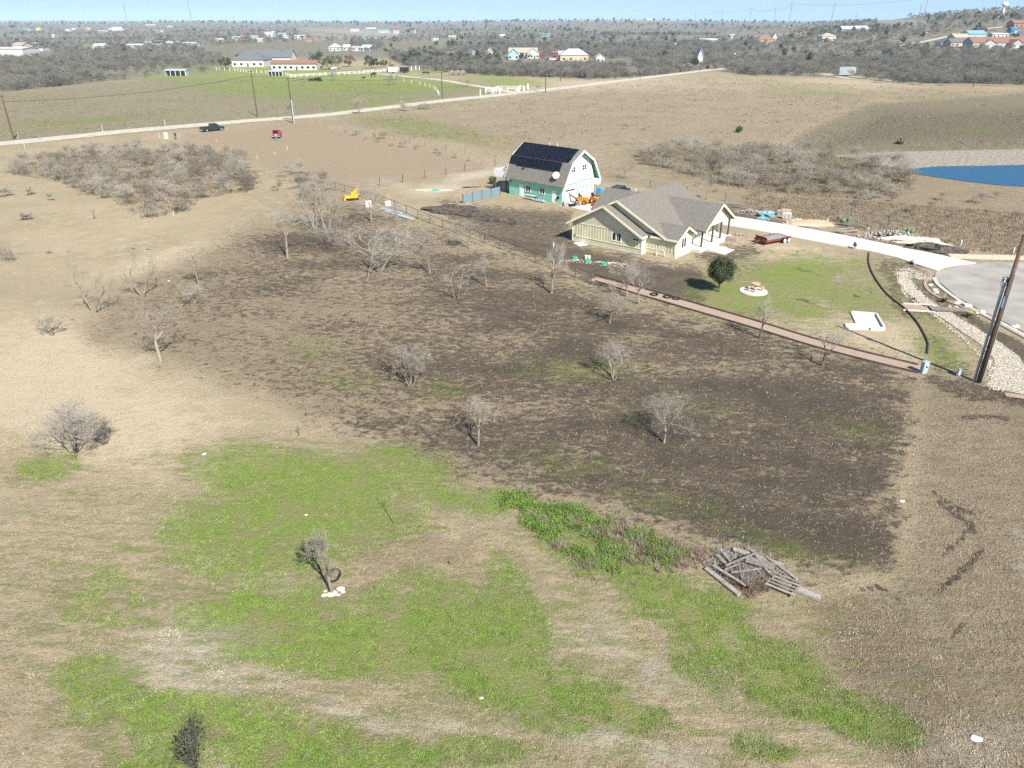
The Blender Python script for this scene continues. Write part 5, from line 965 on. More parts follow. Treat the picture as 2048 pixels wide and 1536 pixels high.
# picnic table on its round pad
pad = MB(); pad.cyl((0, 0, -.05), (0, 0, .08), 1.45, n=40); o = pad.build('patio_pad', M['conc']); o.location = gp(1507, 583); tag(o, 'round white concrete pad under the stone table', 'pad')
tb = thing('stone_table', 1511, 583, 'pink stone table with round top on the white pad', 'table'); tb.location.z = .08; PK = mat('pink_stone', (.50, .27, .19), .8, col2=(.62, .38, .29))
MB().cyl((0, .2, .68), (0, .2, .78), .46, n=24).build('tabletop', PK, tb); MB().cyl((0, .2, 0), (0, .2, .68), .17, .14, n=12).build('pedestal', PK, tb)
for i, (dx, dy, lb) in enumerate([(-.75, -.05, 'left pink stone stool of the round table'), (-.28, -.5, 'nearest pink stone stool in front of the round table'), (.68, .0, 'right pink stone stool of the round table')]):
    s_ = empty('stone_stool', (tb.location.x + dx, tb.location.y + dy, .08), 0, lb, 'stool', 'stools round the stone table'); MB().cyl((0, 0, .40), (0, 0, .47), .19, n=14).build('seat', PK, s_); MB().cyl((0, 0, 0), (0, 0, .40), .12, .10, n=10).build('pedestal', PK, s_)
# slab with kerb on the lawn
sb = thing('concrete_slab', 1728, 662, 'white concrete slab with raised kerb on the lawn', 'slab'); o0 = gp(1728, 662)
def qp(l): return [gp(*q) - o0 for q in l]
q = qp([(1702, 628), (1752, 632), (1768, 661), (1716, 660)]); MB().plate([v + Vector((0, 0, .12)) for v in q], .14).build('slab', M['conc'], sb)
q = qp([(1689, 649), (1714, 650), (1716, 660), (1692, 659)]); MB().plate([v + Vector((0, 0, .16)) for v in q], .2).build('step', M['conc'], sb)
m_ = MB()
for a, b in (((1752, 632), (1768, 661)), ((1702, 628), (1752, 632)), ((1768, 661), (1740, 661))):
    p, q_ = gp(*a) - o0, gp(*b) - o0; d = q_ - p; m_.box(((p + q_) / 2 + Vector((0, 0, .16))), (d.length, .16, .32), rz=math.atan2(d.y, d.x))
m_.build('kerb', M['conc'], sb)
o = MB().plate([v + Vector((0, 0, .08)) for v in qp([(1146, 487), (1163, 485), (1176, 490), (1158, 493)])], .1).build('concrete_pad', M['conc']); o.location = o0; tag(o, 'small white concrete pad at the left corner of the house', 'pad')
# small green and white things by the front fence
for i, (x, y, c_, lb) in enumerate([(1172, 517, 'white', 'white bucket among the green lids'), (1178, 518, 'white', 'second white bucket beside the green lids'), (1175, 522, 'g', 'green lid in front of the two white buckets'), (1150, 516, 'g', 'flat green lid left of the white buckets'), (1208, 529, 'g', 'green utility lid alone in the dirt')]):
    if c_ == 'white': o = MB().cyl((0, 0, 0), (0, 0, .4), .15, .18, 12).build('bucket', M['white'])
    else: o = MB().cyl((0, 0, 0), (0, 0, .18), .42, .36, 14).build('valve_lid', MC['green_plastic'])
    o.location = gp(x, y); tag(o, lb, 'bucket' if c_ == 'white' else 'lid')
for i, (x, y, lb) in enumerate([(1308, 590, 'black tyre hoop lying at the start of the brick path'), (1334, 595, 'left one of two black tyres together on the brick path'), (1352, 598, 'right one of two black tyres together on the brick path')]):
    mb = MB(); n_ = 20
    for k in range(n_):
        a, b = 6.283 * k / n_, 6.283 * (k + 1) / n_; mb.cyl((.36 * math.cos(a), .36 * math.sin(a), .09), (.36 * math.cos(b), .36 * math.sin(b), .09), .09, n=6, cap=False)
    o = mb.build('tyre', M['black'], smooth=True); o.location = gp(x, y); tag(o, lb, 'tyre')
# utility pole, riser post, cabinets
pl = thing('utility_pole', 1957, 765, 'tall brown wooden utility pole rising out of the frame at right', 'pole'); MB().cyl((0, 0, -.3), (0, 0, 12), .19, .13, 14).build('pole_shaft', M['pole'], pl, smooth=True)
MB().cyl((.12, -.2, .2), (.1, -.17, 9), .03, n=6).build('conduit', M['galvg'], pl); MB().cyl((-.15, -.1, 6.4), (-.12, -.05, 7.3), .07, n=8).build('splice_case', mat('blue_case', (.10, .25, .42), .5), pl); MB().cyl((.0, .0, 3.1), (.0, .0, 3.15), .20, .20, 14).cyl((0, 0, 1.5), (0, 0, 1.55), .20, .20, 14).build('band', M['black'], pl)
h_ = HT(1954, 762, 562)
rs = thing('riser_post', 1953, 762, 'light blue grey steel riser post standing against the utility pole', 'post'); MB().box((0, 0, h_ / 2), (.15, .15, h_)).build('post', M['galv'], rs)
rs.location.x -= .20; MB().box((0, .0, h_ + .12), (.34, .26, .36)).build('meter_box', M['galv'], rs); m_ = MB(); n_ = 16
for k in range(n_):
    a, b = 6.283 * k / n_, 6.283 * (k + 1) / n_; m_.cyl((-.12 + .22 * math.cos(a), -.14, h_ - .15 + .3 * math.sin(a)), (-.12 + .22 * math.cos(b), -.14, h_ - .15 + .3 * math.sin(b)), .022, n=5, cap=False)
m_.build('cable_loop', M['black'], rs); MB().box((.2, 0, h_ * .5), (.35, .04, .05)).box((.2, 0, h_ * .15), (.35, .04, .05)).box((.2, 0, h_ * .9), (.35, .04, .05)).build('bracket', M['galvg'], rs)
cb = thing('utility_cabinet', 1846, 746, 'grey steel utility cabinet at the end of the brick path', 'cabinet', rz=R(15)); MB().box((0, 0, .5), (.5, .34, 1.0)).build('case', M['galv'], cb); MB().box((0, -.17, .55), (.42, .03, .8)).build('door', M['galv'], cb); MB().cyl((.02, -.19, .62), (.02, -.23, .62), .07, n=10).build('handle', M['black'], cb); MB().box((0, 0, 1.02), (.56, .4, .05)).build('lid', M['galv'], cb)
cb = thing('utility_pedestal', 1916, 752, 'small pale green pedestal between the cabinet and the pole', 'pedestal'); MB().box((0, 0, .35), (.22, .22, .5)).build('case', M['galv'], cb); MB().box((0, 0, .63), (.26, .26, .07)).build('cap', M['galvg'], cb); MB().cyl((-.18, -.05, 0), (-.12, 0, .5), .02, n=6).build('pipe', M['galvg'], cb)
o = MB().box((0, 0, .03), (.9, .25, .04), rz=.3).build('marker_board', M['woodg']); o.location = gp(1825, 750); tag(o, 'thin pale board lying left of the utility cabinet', 'board')
# service wires from the pole
def wire(name, a, b, sag, r, label, m=None, cat='wire'):
    mb = MB(); n_ = 24; P_ = [a.lerp(b, t / n_) - Vector((0, 0, sag * 4 * (t / n_) * (1 - t / n_))) - a for t in range(n_ + 1)]
    for p, q in zip(P_[:-1], P_[1:]): mb.cyl(p, q, r, n=4, cap=False)
    o = mb.build(name, m or M['black']); o.location = a; return tag(o, label, cat)
pb = gp(1957, 765)
# ------------------------------------------------------------------ old lumber pile on the near field
lp = gp(1500, 1160); rd = random.Random(4)
LUM = []
def plank(px1, py1, px2, py2, w_, t_, z1, z2, lb, m='woodg'):
    a = gp(px1, py1, z1); b = gp(px2, py2, z2); d = b - a; L = d.length; o = MB().box((0, 0, 0), (L, w_, t_)).build('plank', M[m]); o.location = (a + b) / 2; o.rotation_euler = (0, -math.asin(d.z / L), math.atan2(d.y, d.x)); tag(o, lb, 'plank', 'boards of the old lumber pile'); return o
plank(1411, 1139, 1478, 1193, .26, .10, .1, .12, 'longest pale board along the left side of the pile'); plank(1425, 1140, 1490, 1180, .14, .08, .3, .3, 'narrow board beside the longest left board'); plank(1586, 1180, 1641, 1200, .34, .16, .14, .1, 'thick pale post sticking out at the lower right of the pile')
plank(1465, 1108, 1566, 1134, .22, .10, .35, .12, 'long board along the back edge of the pile'); plank(1490, 1130, 1548, 1146, .55, .04, .42, .40, 'broad white bleached board on top of the pile'); plank(1432, 1119, 1456, 1142, .18, .10, .3, .3, 'short dark board at the upper left of the pile', 'trunk'); plank(1440, 1113, 1462, 1136, .14, .10, .4, .3, 'second short board at the upper left of the pile')
plank(1530, 1122, 1592, 1170, .16, .10, .3, .35, 'long grey board over the right half of the pile'); plank(1522, 1140, 1545, 1165, .14, .08, .35, .35, 'short reddish board in the middle of the pile', 'trunk'); plank(1474, 1140, 1482, 1172, .07, .07, .5, .45, 'thin upright-looking stick across the pile middle'); plank(1447, 1152, 1478, 1142, .07, .07, .45, .5, 'thin pale stick crossing the left boards'); plank(1472, 1163, 1500, 1184, .20, .12, .3, .3, 'dark shadowed board near the rusty leaves', 'timber'); plank(1448, 1146, 1510, 1120, .08, .08, .5, .5, 'thin curved branch across the pile top'); plank(1500, 1112, 1530, 1146, .14, .08, .4, .4, 'grey board slanting behind the white one'); plank(1550, 1136, 1600, 1178, .10, .08, .3, .3, 'thin board above the slatted pallet'); plank(1405, 1128, 1470, 1098, .08, .05, .1, .1, 'thin weathered strip at the back left'); plank(1460, 1160, 1520, 1150, .06, .06, .5, .45, 'slim stick lying over the rusty leaves')
pal = empty('slatted_pallet', gp(1565, 1175, .28), R(-48), 'grey slatted pallet tilted on the right of the lumber pile', 'pallet')
for k in range(5): MB().box((0, -.48 + k * .24, 0), (1.5, .11, .04)).build('slat', M['woodg'], pal)
MB().box((.7, 0, -.05), (.09, 1.15, .07)).box((-.7, 0, -.05), (.09, 1.15, .07)).build('cross_bar', M['woodg'], pal); pal.rotation_euler = (R(6), R(-4), R(-40))
x, y = fill([(1440, 1120), (1520, 1135), (1560, 1170), (1500, 1195), (1450, 1165)], 420, 33); blades('pile_litter', x, y, rng.uniform(.15, .45, len(x)), np.full(len(x), .05), 1.5, 5, mat('rusty_leaf_litter', (.11, .07, .045), .9, col2=(.27, .19, .13), scale=2), 'rusty dead leaves and twigs inside the lumber pile', 'litter')
x, y = fill([(1425, 1105), (1520, 1115), (1575, 1160), (1500, 1180), (1430, 1150)], 420, 34); blades('pile_twigs', x, y, rng.uniform(.3, .65, len(x)), np.full(len(x), .035), 2.6, 3, M['woodg'], 'grey broken twigs inside the lumber pile', 'litter')
# stones at the foot of the near tree, stakes, scraps
for i, (x, y, s, lb) in enumerate([(662, 1190, .22, 'largest white stone at the foot of the small tree'), (669, 1185, .16, 'pinkish stone beside the largest white one'), (682, 1178, .22, 'bright white stone right of the small tree'), (648, 1191, .15, 'cream stone left of the small tree'), (650, 1183, .10, 'tiny white stone above the cream one'), (686, 1184, .12, 'lowest stone at the right of the small tree'), (676, 1190, .12, 'small stone between the pink and the right stones')]):
    pile('stone', x, y, (s, s * .8, s * .6), M['stone'], lb, 'stone', 40 + i, .2, 8, 5)
wl_ = gp(668, 1152); mb = MB(); n_ = 24
for k in range(n_):
    a, b = 6.283 * k / n_, 6.283 * (k + 1) / n_; mb.cyl((.30 * math.cos(a), .48 * math.sin(a), .05), (.30 * math.cos(b), .48 * math.sin(b), .05), .06, n=6, cap=False)
o = mb.build('tyre', M['black'], smooth=True); o.location = wl_; tag(o, 'black ring lying in the grass behind the small tree', 'tyre')
def stake(px, py, ptop, r, m, label, cat='stake'): h = HT(px, py, ptop); o = MB().cyl((0, 0, 0), (0, 0, h), r, n=6).build('stake', m); o.location = G(px, py); return tag(o, label, cat)
stake(909, 1248, 1213, .010, mat('weathered_yellow', (.36, .27, .05), .8), 'thin yellow marker stake in the green grass'); stake(899, 1128, 1124, .05, M['timber'], 'short dark stub of a stake in the pinkish grass')
for px_, py_, t_, lb in [(320, 278, 266, 'pale survey stake left of the white meter box'), (405, 299, 292, 'pale survey stake below the dark pickup'), (575, 300, 292, 'survey stake right of the thicket in the mown lot'), (515, 320, 311, 'lower survey stake in the mown lot'), (433, 284, 278, 'small survey stake near the road in the mown lot'), (549, 309, 303, 'middle survey stake in the mown lot'), (348, 432, 422, 'pale stake at the tip of the left thicket'), (1654, 447, 437, 'white pipe stake behind the orange sand'), (1736, 461, 452, 'white pipe stake below the leaning tree'), (1921, 492, 480, 'white pipe stake in the tall dry grass'), (2026, 507, 495, 'white pipe stake above the yellow verge'), (1107, 494, 486, 'white pipe stake left of the house corner'), (206, 264, 250, 'pale fence stake by the far side of the road'), (331, 254, 240, 'second pale fence stake beyond the road'), (50, 296, 286, 'pale stake on the near side of the road at left')]:
    stake(px_, py_, t_, .07, M['white'] if px_ > 1000 else mat('pale_wood', (.5, .45, .35), .8), lb)
for i, (x, y, s, lb) in enumerate([(409, 908, .16, 'small white scrap on the straw near the sprawling shrub'), (963, 1396, .10, 'white paper scrap on the lower green grass'), (1805, 1003, .16, 'white crumpled bag at the right edge of the black soil'), (1952, 1476, .22, 'grey-white rag near the lower right corner'), (612, 1030, .10, 'white scrap in the bright green grass'), (338, 562, .14, 'white bag at the foot of the left thicket')]):
    pile('litter_scrap', x, y, (s, s * .7, s * .4), M['white'], lb, 'litter', 60 + i, .35, 7, 4)
x, y = fill([(1650, 1240), (1730, 1260), (1720, 1300), (1670, 1290)], 60, 40); pebbles('white_chips', x, y, rng.uniform(.02, .05, len(x)), M['stone'], 'white stone chips scattered on the rough brown grass')
x, y = fill([(1400, 1240), (1560, 1290), (1720, 1400), (1850, 1480), (1600, 1420), (1420, 1330)], 130, 41); pebbles('white_chips', x, y, rng.uniform(.015, .04, len(x)), M['stone'], 'tiny pale chips dotted over the lower right green grass')
x, y = fill(DARK, 700, 42); pebbles('field_stones', x, y, rng.uniform(.02, .07, len(x)), M['stone'], 'small pale stones lying all over the black soil')
x, y = fill(DARK, 1500, 43); pebbles('soil_clods', x, y, rng.uniform(.04, .12, len(x)), M['dirt'], 'brown earth clods turned up over the black soil')
x, y = fill(ROUGH, 1600, 44); pebbles('soil_clods', x, y, rng.uniform(.03, .09, len(x)), M['dirt'], 'earth clods in the rough dry grass at the right')

fl_ = MB(); a = gp(152, 900); pts = [(152, 900, .05), (160, 888, .35), (175, 884, .55), (195, 886, .35), (208, 890, .08)]
for q, r2 in zip(pts[:-1], pts[1:]): fl_.cyl(gp(q[0], q[1]) - a + Vector((0, 0, q[2])), gp(r2[0], r2[1]) - a + Vector((0, 0, r2[2])), .11, .09, 8)
o = fl_.build('fallen_trunk', M['trunkd'], smooth=True); o.location = a; tag(o, 'dark arched dead trunk beside the sprawling grey shrub', 'log')

for i, (q, n_, lb) in enumerate([([(320, 1262), (362, 1258), (368, 1278), (325, 1284)], 260, 'brightest patch of limestone chips at the top of the pale bare ground'), ([(290, 1280), (318, 1278), (322, 1294), (294, 1296)], 110, 'limestone chips left of the brightest patch'), ([(410, 1342), (462, 1340), (470, 1358), (420, 1364)], 170, 'limestone chips in the middle of the pale bare ground'), ([(305, 1372), (330, 1370), (335, 1385), (308, 1388)], 80, 'lowest limestone chips on the pale bare ground'), ([(1900, 1490), (2048, 1480), (2048, 1540), (1900, 1540)], 500, 'pale limestone chips in the lower right corner')]):
    x, y = fill(q, n_, 70 + i); x = x.mean() + rng.normal(0, x.std() * 1.3, n_ // 2); y = y.mean() + rng.normal(0, y.std() * 1.3, n_ // 2); pebbles('limestone_chips', x, y, rng.uniform(.012, .04, len(x)), M['stone'], lb)
# ------------------------------------------------------------------ vehicles, machines, people, animals
def heading(a, b): p, q = G(*a), G(*b); return math.atan2(q.y - p.y, q.x - p.x)
def vehicle(name, px, py, rz, kind, paint, label, cat, L=5.6, Wd=1.95, detail=True, loc=None):
    p = G(px, py) if loc is None else Vector(loc); o = empty(name, (p.x, p.y, T(p.x, p.y) + .02), rz, label, cat); h = L / 2; w_ = Wd / 2
    if kind == 'pickup':
        low = [(-h, .45), (-h, 1.10), (-.30 * L + .0, 1.12), (.5, 1.12), (h * .93, 1.02), (h, .85), (h, .42), (h * .86, .40), (h * .80, .72), (h * .56, .72), (h * .50, .38), (-h * .46, .38), (-h * .52, .72), (-h * .76, .72), (-h * .82, .42)]
        cab = [(-.45, 1.10), (-.32, 1.86), (.95, 1.88), (1.75, 1.14)]
    elif kind == 'suv':
        low = [(-h, .45), (-h, 1.05), (h * .45, 1.08), (h * .95, .98), (h, .8), (h, .42), (h * .84, .40), (h * .78, .70), (h * .50, .70), (h * .44, .36), (-h * .44, .36), (-h * .50, .70), (-h * .78, .70), (-h * .84, .42)]
        cab = [(-h * .97, 1.04), (-h * .86, 1.72), (.35, 1.76), (1.15, 1.08)]
    else:
        low = [(-h, .4), (-h, .85), (h * .95, .85), (h, .65), (h, .35), (h * .8, .6), (h * .5, .6), (h * .45, .3), (-h * .45, .3), (-h * .5, .6), (-h * .8, .6), (-h * .85, .35)]
        cab = [(-h * .75, .84), (-h * .5, 1.4), (.3, 1.42), (.95, .86)]
    MB().prof(low, -w_, w_).build('body', paint, o)
    c2 = MB(); n = len(cab); k = w_ * .95; kt = w_ * .80; zz = [z for _, z in cab]; mz, Mz = min(zz), max(zz)
    v = [(x, -(k + (kt - k) * (z - mz) / (Mz - mz)), z) for x, z in cab] + [(x, (k + (kt - k) * (z - mz) / (Mz - mz)), z) for x, z in cab]
    c2.add(v, [(i, (i + 1) % n, n + (i + 1) % n, n + i) for i in range(n)] + [tuple(range(n))[::-1], tuple(range(n, 2 * n))]); cb_ = c2.build('cab', paint, o)
    (x0, z0), (x1, z1), (x2, z2), (x3, z3) = cab
    def inset(q, e=.02, s=.80):
        q = [Vector(a) for a in q]; c_ = sum(q, Vector()) / len(q); nn = (q[1] - q[0]).cross(q[2] - q[1]).normalized()
        if nn.dot(c_ - Vector((.2, 0, 1.2))) < 0: nn = -nn
        return [c_ + (a - c_) * s + nn * e for a in q]
    for sgn in (-1, 1):
        q = [(x0, sgn * k, z0), (x1, sgn * kt, z1), (x2, sgn * kt, z2), (x3, sgn * k, z3)]; m_ = MB().add(inset(q), [(0, 1, 2, 3)]).build('window', M['glass'], o, fix=False)
    for q in ([(x2, -kt, z2), (x2, kt, z2), (x3, k, z3), (x3, -k, z3)], [(x0, -k, z0), (x0, k, z0), (x1, kt, z1), (x1, -kt, z1)]): MB().add(inset(q), [(0, 1, 2, 3)]).build('window', M['glass'], o, fix=False)
    for xx in (h * .67, -h * .64):
        for s in (-1, 1):
            wh = MB().cyl((xx, s * (w_ - .24), .37), (xx, s * (w_ + .01), .37), .37, n=16).build('wheel', M['black'], o)
            if detail: MB().cyl((xx, s * (w_ - .0), .37), (xx, s * (w_ + .025), .37), .22, n=12).build('rim', M['silver'], wh)
    if detail:
        if kind == 'pickup':
            MB().bb(-h + .08, -.52, -w_ + .14, w_ - .14, 1.125, 1.14).build('bed', M['black'], o)
        for s in (-1, 1):
            MB().bb(h - .06, h + .01, s * w_ * .72 - .18, s * w_ * .72 + .18, .68, .84).build('headlight', M['silver'], o); MB().bb(-h - .015, -h + .05, s * w_ * .88 - .09, s * w_ * .88 + .09, .72, 1.02).build('tail_light', M['red'], o)
        MB().bb(-h - .08, -h, -w_ * .95, w_ * .95, .42, .60).build('bumper', M['silver'], o); MB().bb(h, h + .06, -w_ * .9, w_ * .9, .40, .56).build('bumper', M['silver'], o)
        for s in (-1, 1): MB().box((1.15, s * (w_ + .12), 1.2), (.12, .2, .16)).build('mirror', paint, o)
    return o
vehicle('pickup_truck', 425, 262, heading((400, 263), (450, 258)), 'pickup', M['steelblue'], 'dark slate pickup truck parked beside the gravel road', 'pickup', L=5.9, Wd=2.05)
vehicle('car', 555, 275, R(100), 'suv', M['red'], 'small red car with open tailgate seen from behind on the mown lot', 'car', L=4.3, Wd=1.85)
cg = gp(553.5, 277); MB_ = MB(); o = MB().box((0, 0, .02), (1.5, .06, .9), rx=R(-75)).build('open_tailgate', M['red'])
o.location = gp(556, 275) + Vector((.38, -2.25, 1.95)); o.parent = [q for q in bpy.data.objects if q.name.startswith('car') and q.type == 'EMPTY' and q.get('category') == 'car'][0]; o.location = (-2.3, 0, 1.95); o.rotation_euler = (0, 0, R(90))
for i, (dx, lb) in enumerate([(.35, 'pale cardboard box stacked in the back of the red car'), ]):
    q = MB().box((0, 0, .2), (.5, .4, .4)).build('cargo_box', M['hay']); q.location = gp(556, 275) + Vector((.1, -2.2, .55)); q.location.z = .6; tag(q, lb, 'box')
def person(px, py, rz, label, top, legs, h=1.75, pose=0, loc=None):
    p = G(px, py) if loc is None else Vector(loc); s = h / 1.75
    J = [(0, 0, .95), (0, 0, 1.15), (0, 0, 1.42), (0, .01, 1.52), (0, .03, 1.63), (0, .03, 1.73),
         (.10, 0, .90), (.12, .03 + .06 * pose, .50), (.13, 0, .09), (.13, .14, .03), (-.10, 0, .90), (-.12, .02, .50), (-.13, -.06 * pose, .09), (-.13, .10, .03),
         (.19, 0, 1.40), (.26, -.02, 1.13), (.27, .12 + .2 * pose, .92 + .15 * pose), (.27, .17 + .25 * pose, .84 + .18 * pose), (-.19, 0, 1.40), (-.26, -.02, 1.13), (-.27, .10, .90), (-.27, .13, .82)]
    Ed = [(0, 1), (1, 2), (2, 3), (3, 4), (4, 5), (0, 6), (6, 7), (7, 8), (8, 9), (0, 10), (10, 11), (11, 12), (12, 13), (2, 14), (14, 15), (15, 16), (16, 17), (2, 18), (18, 19), (19, 20), (20, 21)]
    rad = [.15, .13, .15, .055, .10, .075, .09, .065, .045, .04, .09, .065, .045, .04, .06, .045, .032, .035, .06, .045, .032, .035]
    me = bpy.data.meshes.new('person'); me.from_pydata([(a * s, b * s, c * s) for a, b, c in J], Ed, []); me.materials.append(M['skin']); o = bpy.data.objects.new('person', me); COL.objects.link(o)
    sk = o.modifiers.new('skin', 'SKIN'); 
    for i, r in enumerate(rad): me.skin_vertices[0].data[i].radius = (r * s, r * s)
    me.skin_vertices[0].data[0].use_root = True
    sb_ = o.modifiers.new('sub', 'SUBSURF'); sb_.levels = 1; sb_.render_levels = 1
    o.location = (p.x, p.y, 0); o.rotation_euler = (0, 0, rz); tag(o, label, 'person')
    def cl(name, segs, m):
        mb = MB()
        for a, b, r0, r1 in segs: mb.cyl(Vector(J[a]) * s, Vector(J[b]) * s, r0 * s, r1 * s, 10)
        mb.build(name, m, o)
    cl('jacket', [(0, 2, .18, .19), (2, 3, .19, .08), (14, 15, .085, .07), (15, 16, .07, .055), (18, 19, .085, .07), (19, 20, .07, .055), (14, 18, .1, .1)], top)
    cl('trousers', [(0, 6, .17, .12), (6, 7, .115, .085), (7, 8, .085, .07), (0, 10, .17, .12), (10, 11, .115, .085), (11, 12, .085, .07)], legs)
    cl('shoes', [(8, 9, .06, .055), (12, 13, .06, .055)], M['black'])
    MB().blob((0, .01 * s, 1.67 * s), (.105 * s, .115 * s, .10 * s), .03, 10, 6, 3).build('hair', M['hair'], o)
    return o
person(352, 279, R(160), 'person in dark jacket and jeans standing by the white meter box', M['cloth'], M['denim'], pose=1)
person(553, 281, R(0), 'person in grey top and bright blue trousers at the open back of the red car', M['galvg'], M['lightb'])
mb_ = thing('meter_box', 333, 277, 'white metal utility box near the standing person', 'box'); MB().box((0, 0, .75), (.75, .45, 1.3)).build('case', M['white'], mb_); MB().box((0, -.24, .8), (.6, .02, 1.0)).build('door', M['creamt'], mb_); MB().box((0, 0, .05), (.9, .6, .1)).build('base', M['concg'], mb_)
# yellow loader frame at the fence corner
yl = thing('loader_attachment', 706, 400, 'yellow steel machine frame parked at the fence corner', 'machine', rz=R(20)); MB().box((-.2, 0, .55), (1.9, .9, .30)).box((.3, 0, .95), (1.1, .6, .5)).build('body', M['yellow'], yl); m_ = MB()
m_.cyl((-.2, -.5, .7), (.9, -.5, 1.7), .09).cyl((-.2, .5, .7), (.9, .5, 1.7), .09).cyl((.9, -.5, 1.7), (1.1, -.5, .8), .08).cyl((.9, .5, 1.7), (1.1, .5, .8), .08).cyl((.9, -.5, 1.7), (.9, .5, 1.7), .07); m_.build('boom', M['yellow'], yl)
MB().box((-1.3, 0, .45), (.25, 1.5, .65), ry=R(20)).build('blade', M['yellow'], yl); MB().box((0, 0, .2), (1.7, 1.0, .38)).build('track', M['black'], yl)
for i, (x, y, s, lb) in enumerate([(737, 413, (.9, .7, .8), 'white box beside the yellow machine frame'), (776, 411, (.8, .6, .6), 'white cooler by the pipe fence')]):
    o = MB().box((0, 0, s[2] / 2), s, rz=.3).box((0, 0, s[2] + .03), (s[0] * 1.06, s[1] * 1.06, .06), rz=.3).build('storage_box', M['white']); o.location = gp(x, y); tag(o, lb, 'box')
for i, (a, b, lb) in enumerate([((760, 418), (800, 428), 'pale metal pipes lying along the pipe fence'), ((770, 424), (822, 440), 'second bundle of pale pipes along the pipe fence')]):
    m_ = MB(); p, q = gp(*a), gp(*b)
    for k in range(5): m_.cyl(Vector((k * .05, k * .13, .08)), q - p + Vector((k * .1, k * .13, .08)), .07, n=6)
    o = m_.build('pipe_bundle', M['galv']); o.location = p; tag(o, lb, 'pipes')
yt = thing('tripod_stand', 776, 404, 'small yellow tripod by the pipe fence', 'tripod'); MB().cyl((-.3, 0, 0), (0, 0, 1), .03).cyl((.3, 0, 0), (0, 0, 1), .03).cyl((0, .3, 0), (0, 0, 1), .03).box((0, 0, 1.05), (.5, .1, .12)).build('frame', M['yellow'], yt)
# orange machines and clutter in front of the garage doors
def bl(a, b): c_, s_ = math.cos(TB), math.sin(TB); return (BO.x + a * c_ - b * s_, BO.y + a * s_ + b * c_, 0)
o = MB().plate([Vector(bl(0.1, -.6)) + Vector((0, 0, .05)), Vector(bl(6.0, -.9)) + Vector((0, 0, .05)), Vector(bl(6.5, 8.5)) + Vector((0, 0, .05)), Vector(bl(.1, 8.5)) + Vector((0, 0, .05))], .1).build('concrete_apron', mat('pale_pink_concrete', (.55, .47, .40), .9, col2=(.68, .61, .54), scale=1)); tag(o, 'pale concrete apron in front of the garage doors', 'apron')
def trencher(a, b, rz, label, boom):
    o = empty('trencher' if boom else 'small_tractor', bl(a, b), TB + rz, label, 'machine', 'orange machines at the garage'); MB().box((0, 0, .85), (1.5, .75, .55)).box((.75, 0, .75), (.5, .8, .7)).build('body', M['orange'], o)
    for x_ in (-.6, .6):
        for s in (-1, 1): wh = MB().cyl((x_, s * .42, .36), (x_, s * .62, .36), .36, n=14).build('wheel', M['black'], o); MB().cyl((x_, s * .60, .36), (x_, s * .63, .36), .18, n=10).build('rim', M['orange'], wh)
    MB().box((-.3, 0, 1.3), (.45, .45, .12)).box((-.52, 0, 1.5), (.1, .45, .45)).build('seat', M['black'], o)
    m_ = MB().cyl((.1, -.3, 1.1), (.0, -.3, 2.0), .035).cyl((.1, .3, 1.1), (.0, .3, 2.0), .035).cyl((0, -.3, 2.0), (0, .3, 2.0), .035); m_.build('roll_bar', M['black'], o)
    if boom: MB().box((-1.7, 0, 1.15), (1.9, .28, .32), ry=R(28)).build('digging_boom', M['trunk'], o)
    else: MB().cyl((.9, .2, 1.1), (.9, .2, 1.7), .05).build('exhaust_pipe', M['black'], o)
    return o
trencher(2.2, 2.2, R(15), 'orange trencher with raised digging boom at the left garage door', True); trencher(3.6, 3.6, R(-10), 'orange tractor right of the trencher with black rollbar', False)
tk = empty('red_tank', bl(3.6, 6.0), TB, 'round faded red tank at the right garage door', 'tank'); MB().blob((0, 0, .75), (.72, .72, .72), .0, 18, 10).build('shell', M['pink'], tk, smooth=True); MB().cyl((0, 0, 1.4), (0, 0, 1.6), .12).build('cap', M['black'], tk)
for i, (a, b, z, m_, lb, sz) in enumerate([(1.2, -.35, 0, 'silver', 'grey generator on the concrete in front of the trencher', (.9, .6, .6)), (2.1, -.1, 0, 'black', 'black tool cart left of the orange trencher', (1.0, .6, .45)), (1.0, 8.4, 0, 'blue', 'bright blue cover at the right edge of the barn front', (.5, .9, 1.5)), (1.8, 7.7, 0, 'leafg', 'green and pink toy heap beside the blue cover', (.7, .6, .9)), (.7, 4.4, 0, 'creamt', 'pale upright boards leaning at the middle of the garage front', (.15, .8, 1.6)), (4.6, 2.3, 0, 'red', 'dark red mower deck in front of the orange tractor', (1.1, .7, .35)), (2.6, 1.0, 0, 'galvg', 'grey pressure washer between generator and trencher', (.5, .4, .8)), (.6, .2, 0, 'white', 'white garden rack at the near corner of the barn', (.3, .9, .9))]):
    p = bl(a, b); o = MB().box((0, 0, sz[2] * .5), (sz[0], sz[1], sz[2] * .8), rz=i * .4).cyl((-sz[0] * .3, 0, .12), (sz[0] * .3, 0, .12), .12, n=10).box((0, 0, sz[2] * .95), (sz[0] * .5, sz[1] * .5, sz[2] * .1), rz=i * .7).build(['generator', 'tool_cart', 'cover', 'toy_heap', 'leaning_boards', 'mower_deck', 'pressure_washer', 'garden_rack'][i], M[m_]); o.location = p; tag(o, lb, ['generator', 'cart', 'cover', 'toys', 'boards', 'mower', 'washer', 'rack'][i])
vehicle('off_road_car', 0, 0, TB + R(100), 'suv', M['dgreen'], 'dark green off-road car parked behind the barn front corner', 'car', L=4.4, loc=bl(3.2, 11.0))
tw = empty('ladder_stack', bl(-5.9, -.7), TB, 'white ladders and frames leaning at the green barn wall', 'ladder'); m_ = MB()
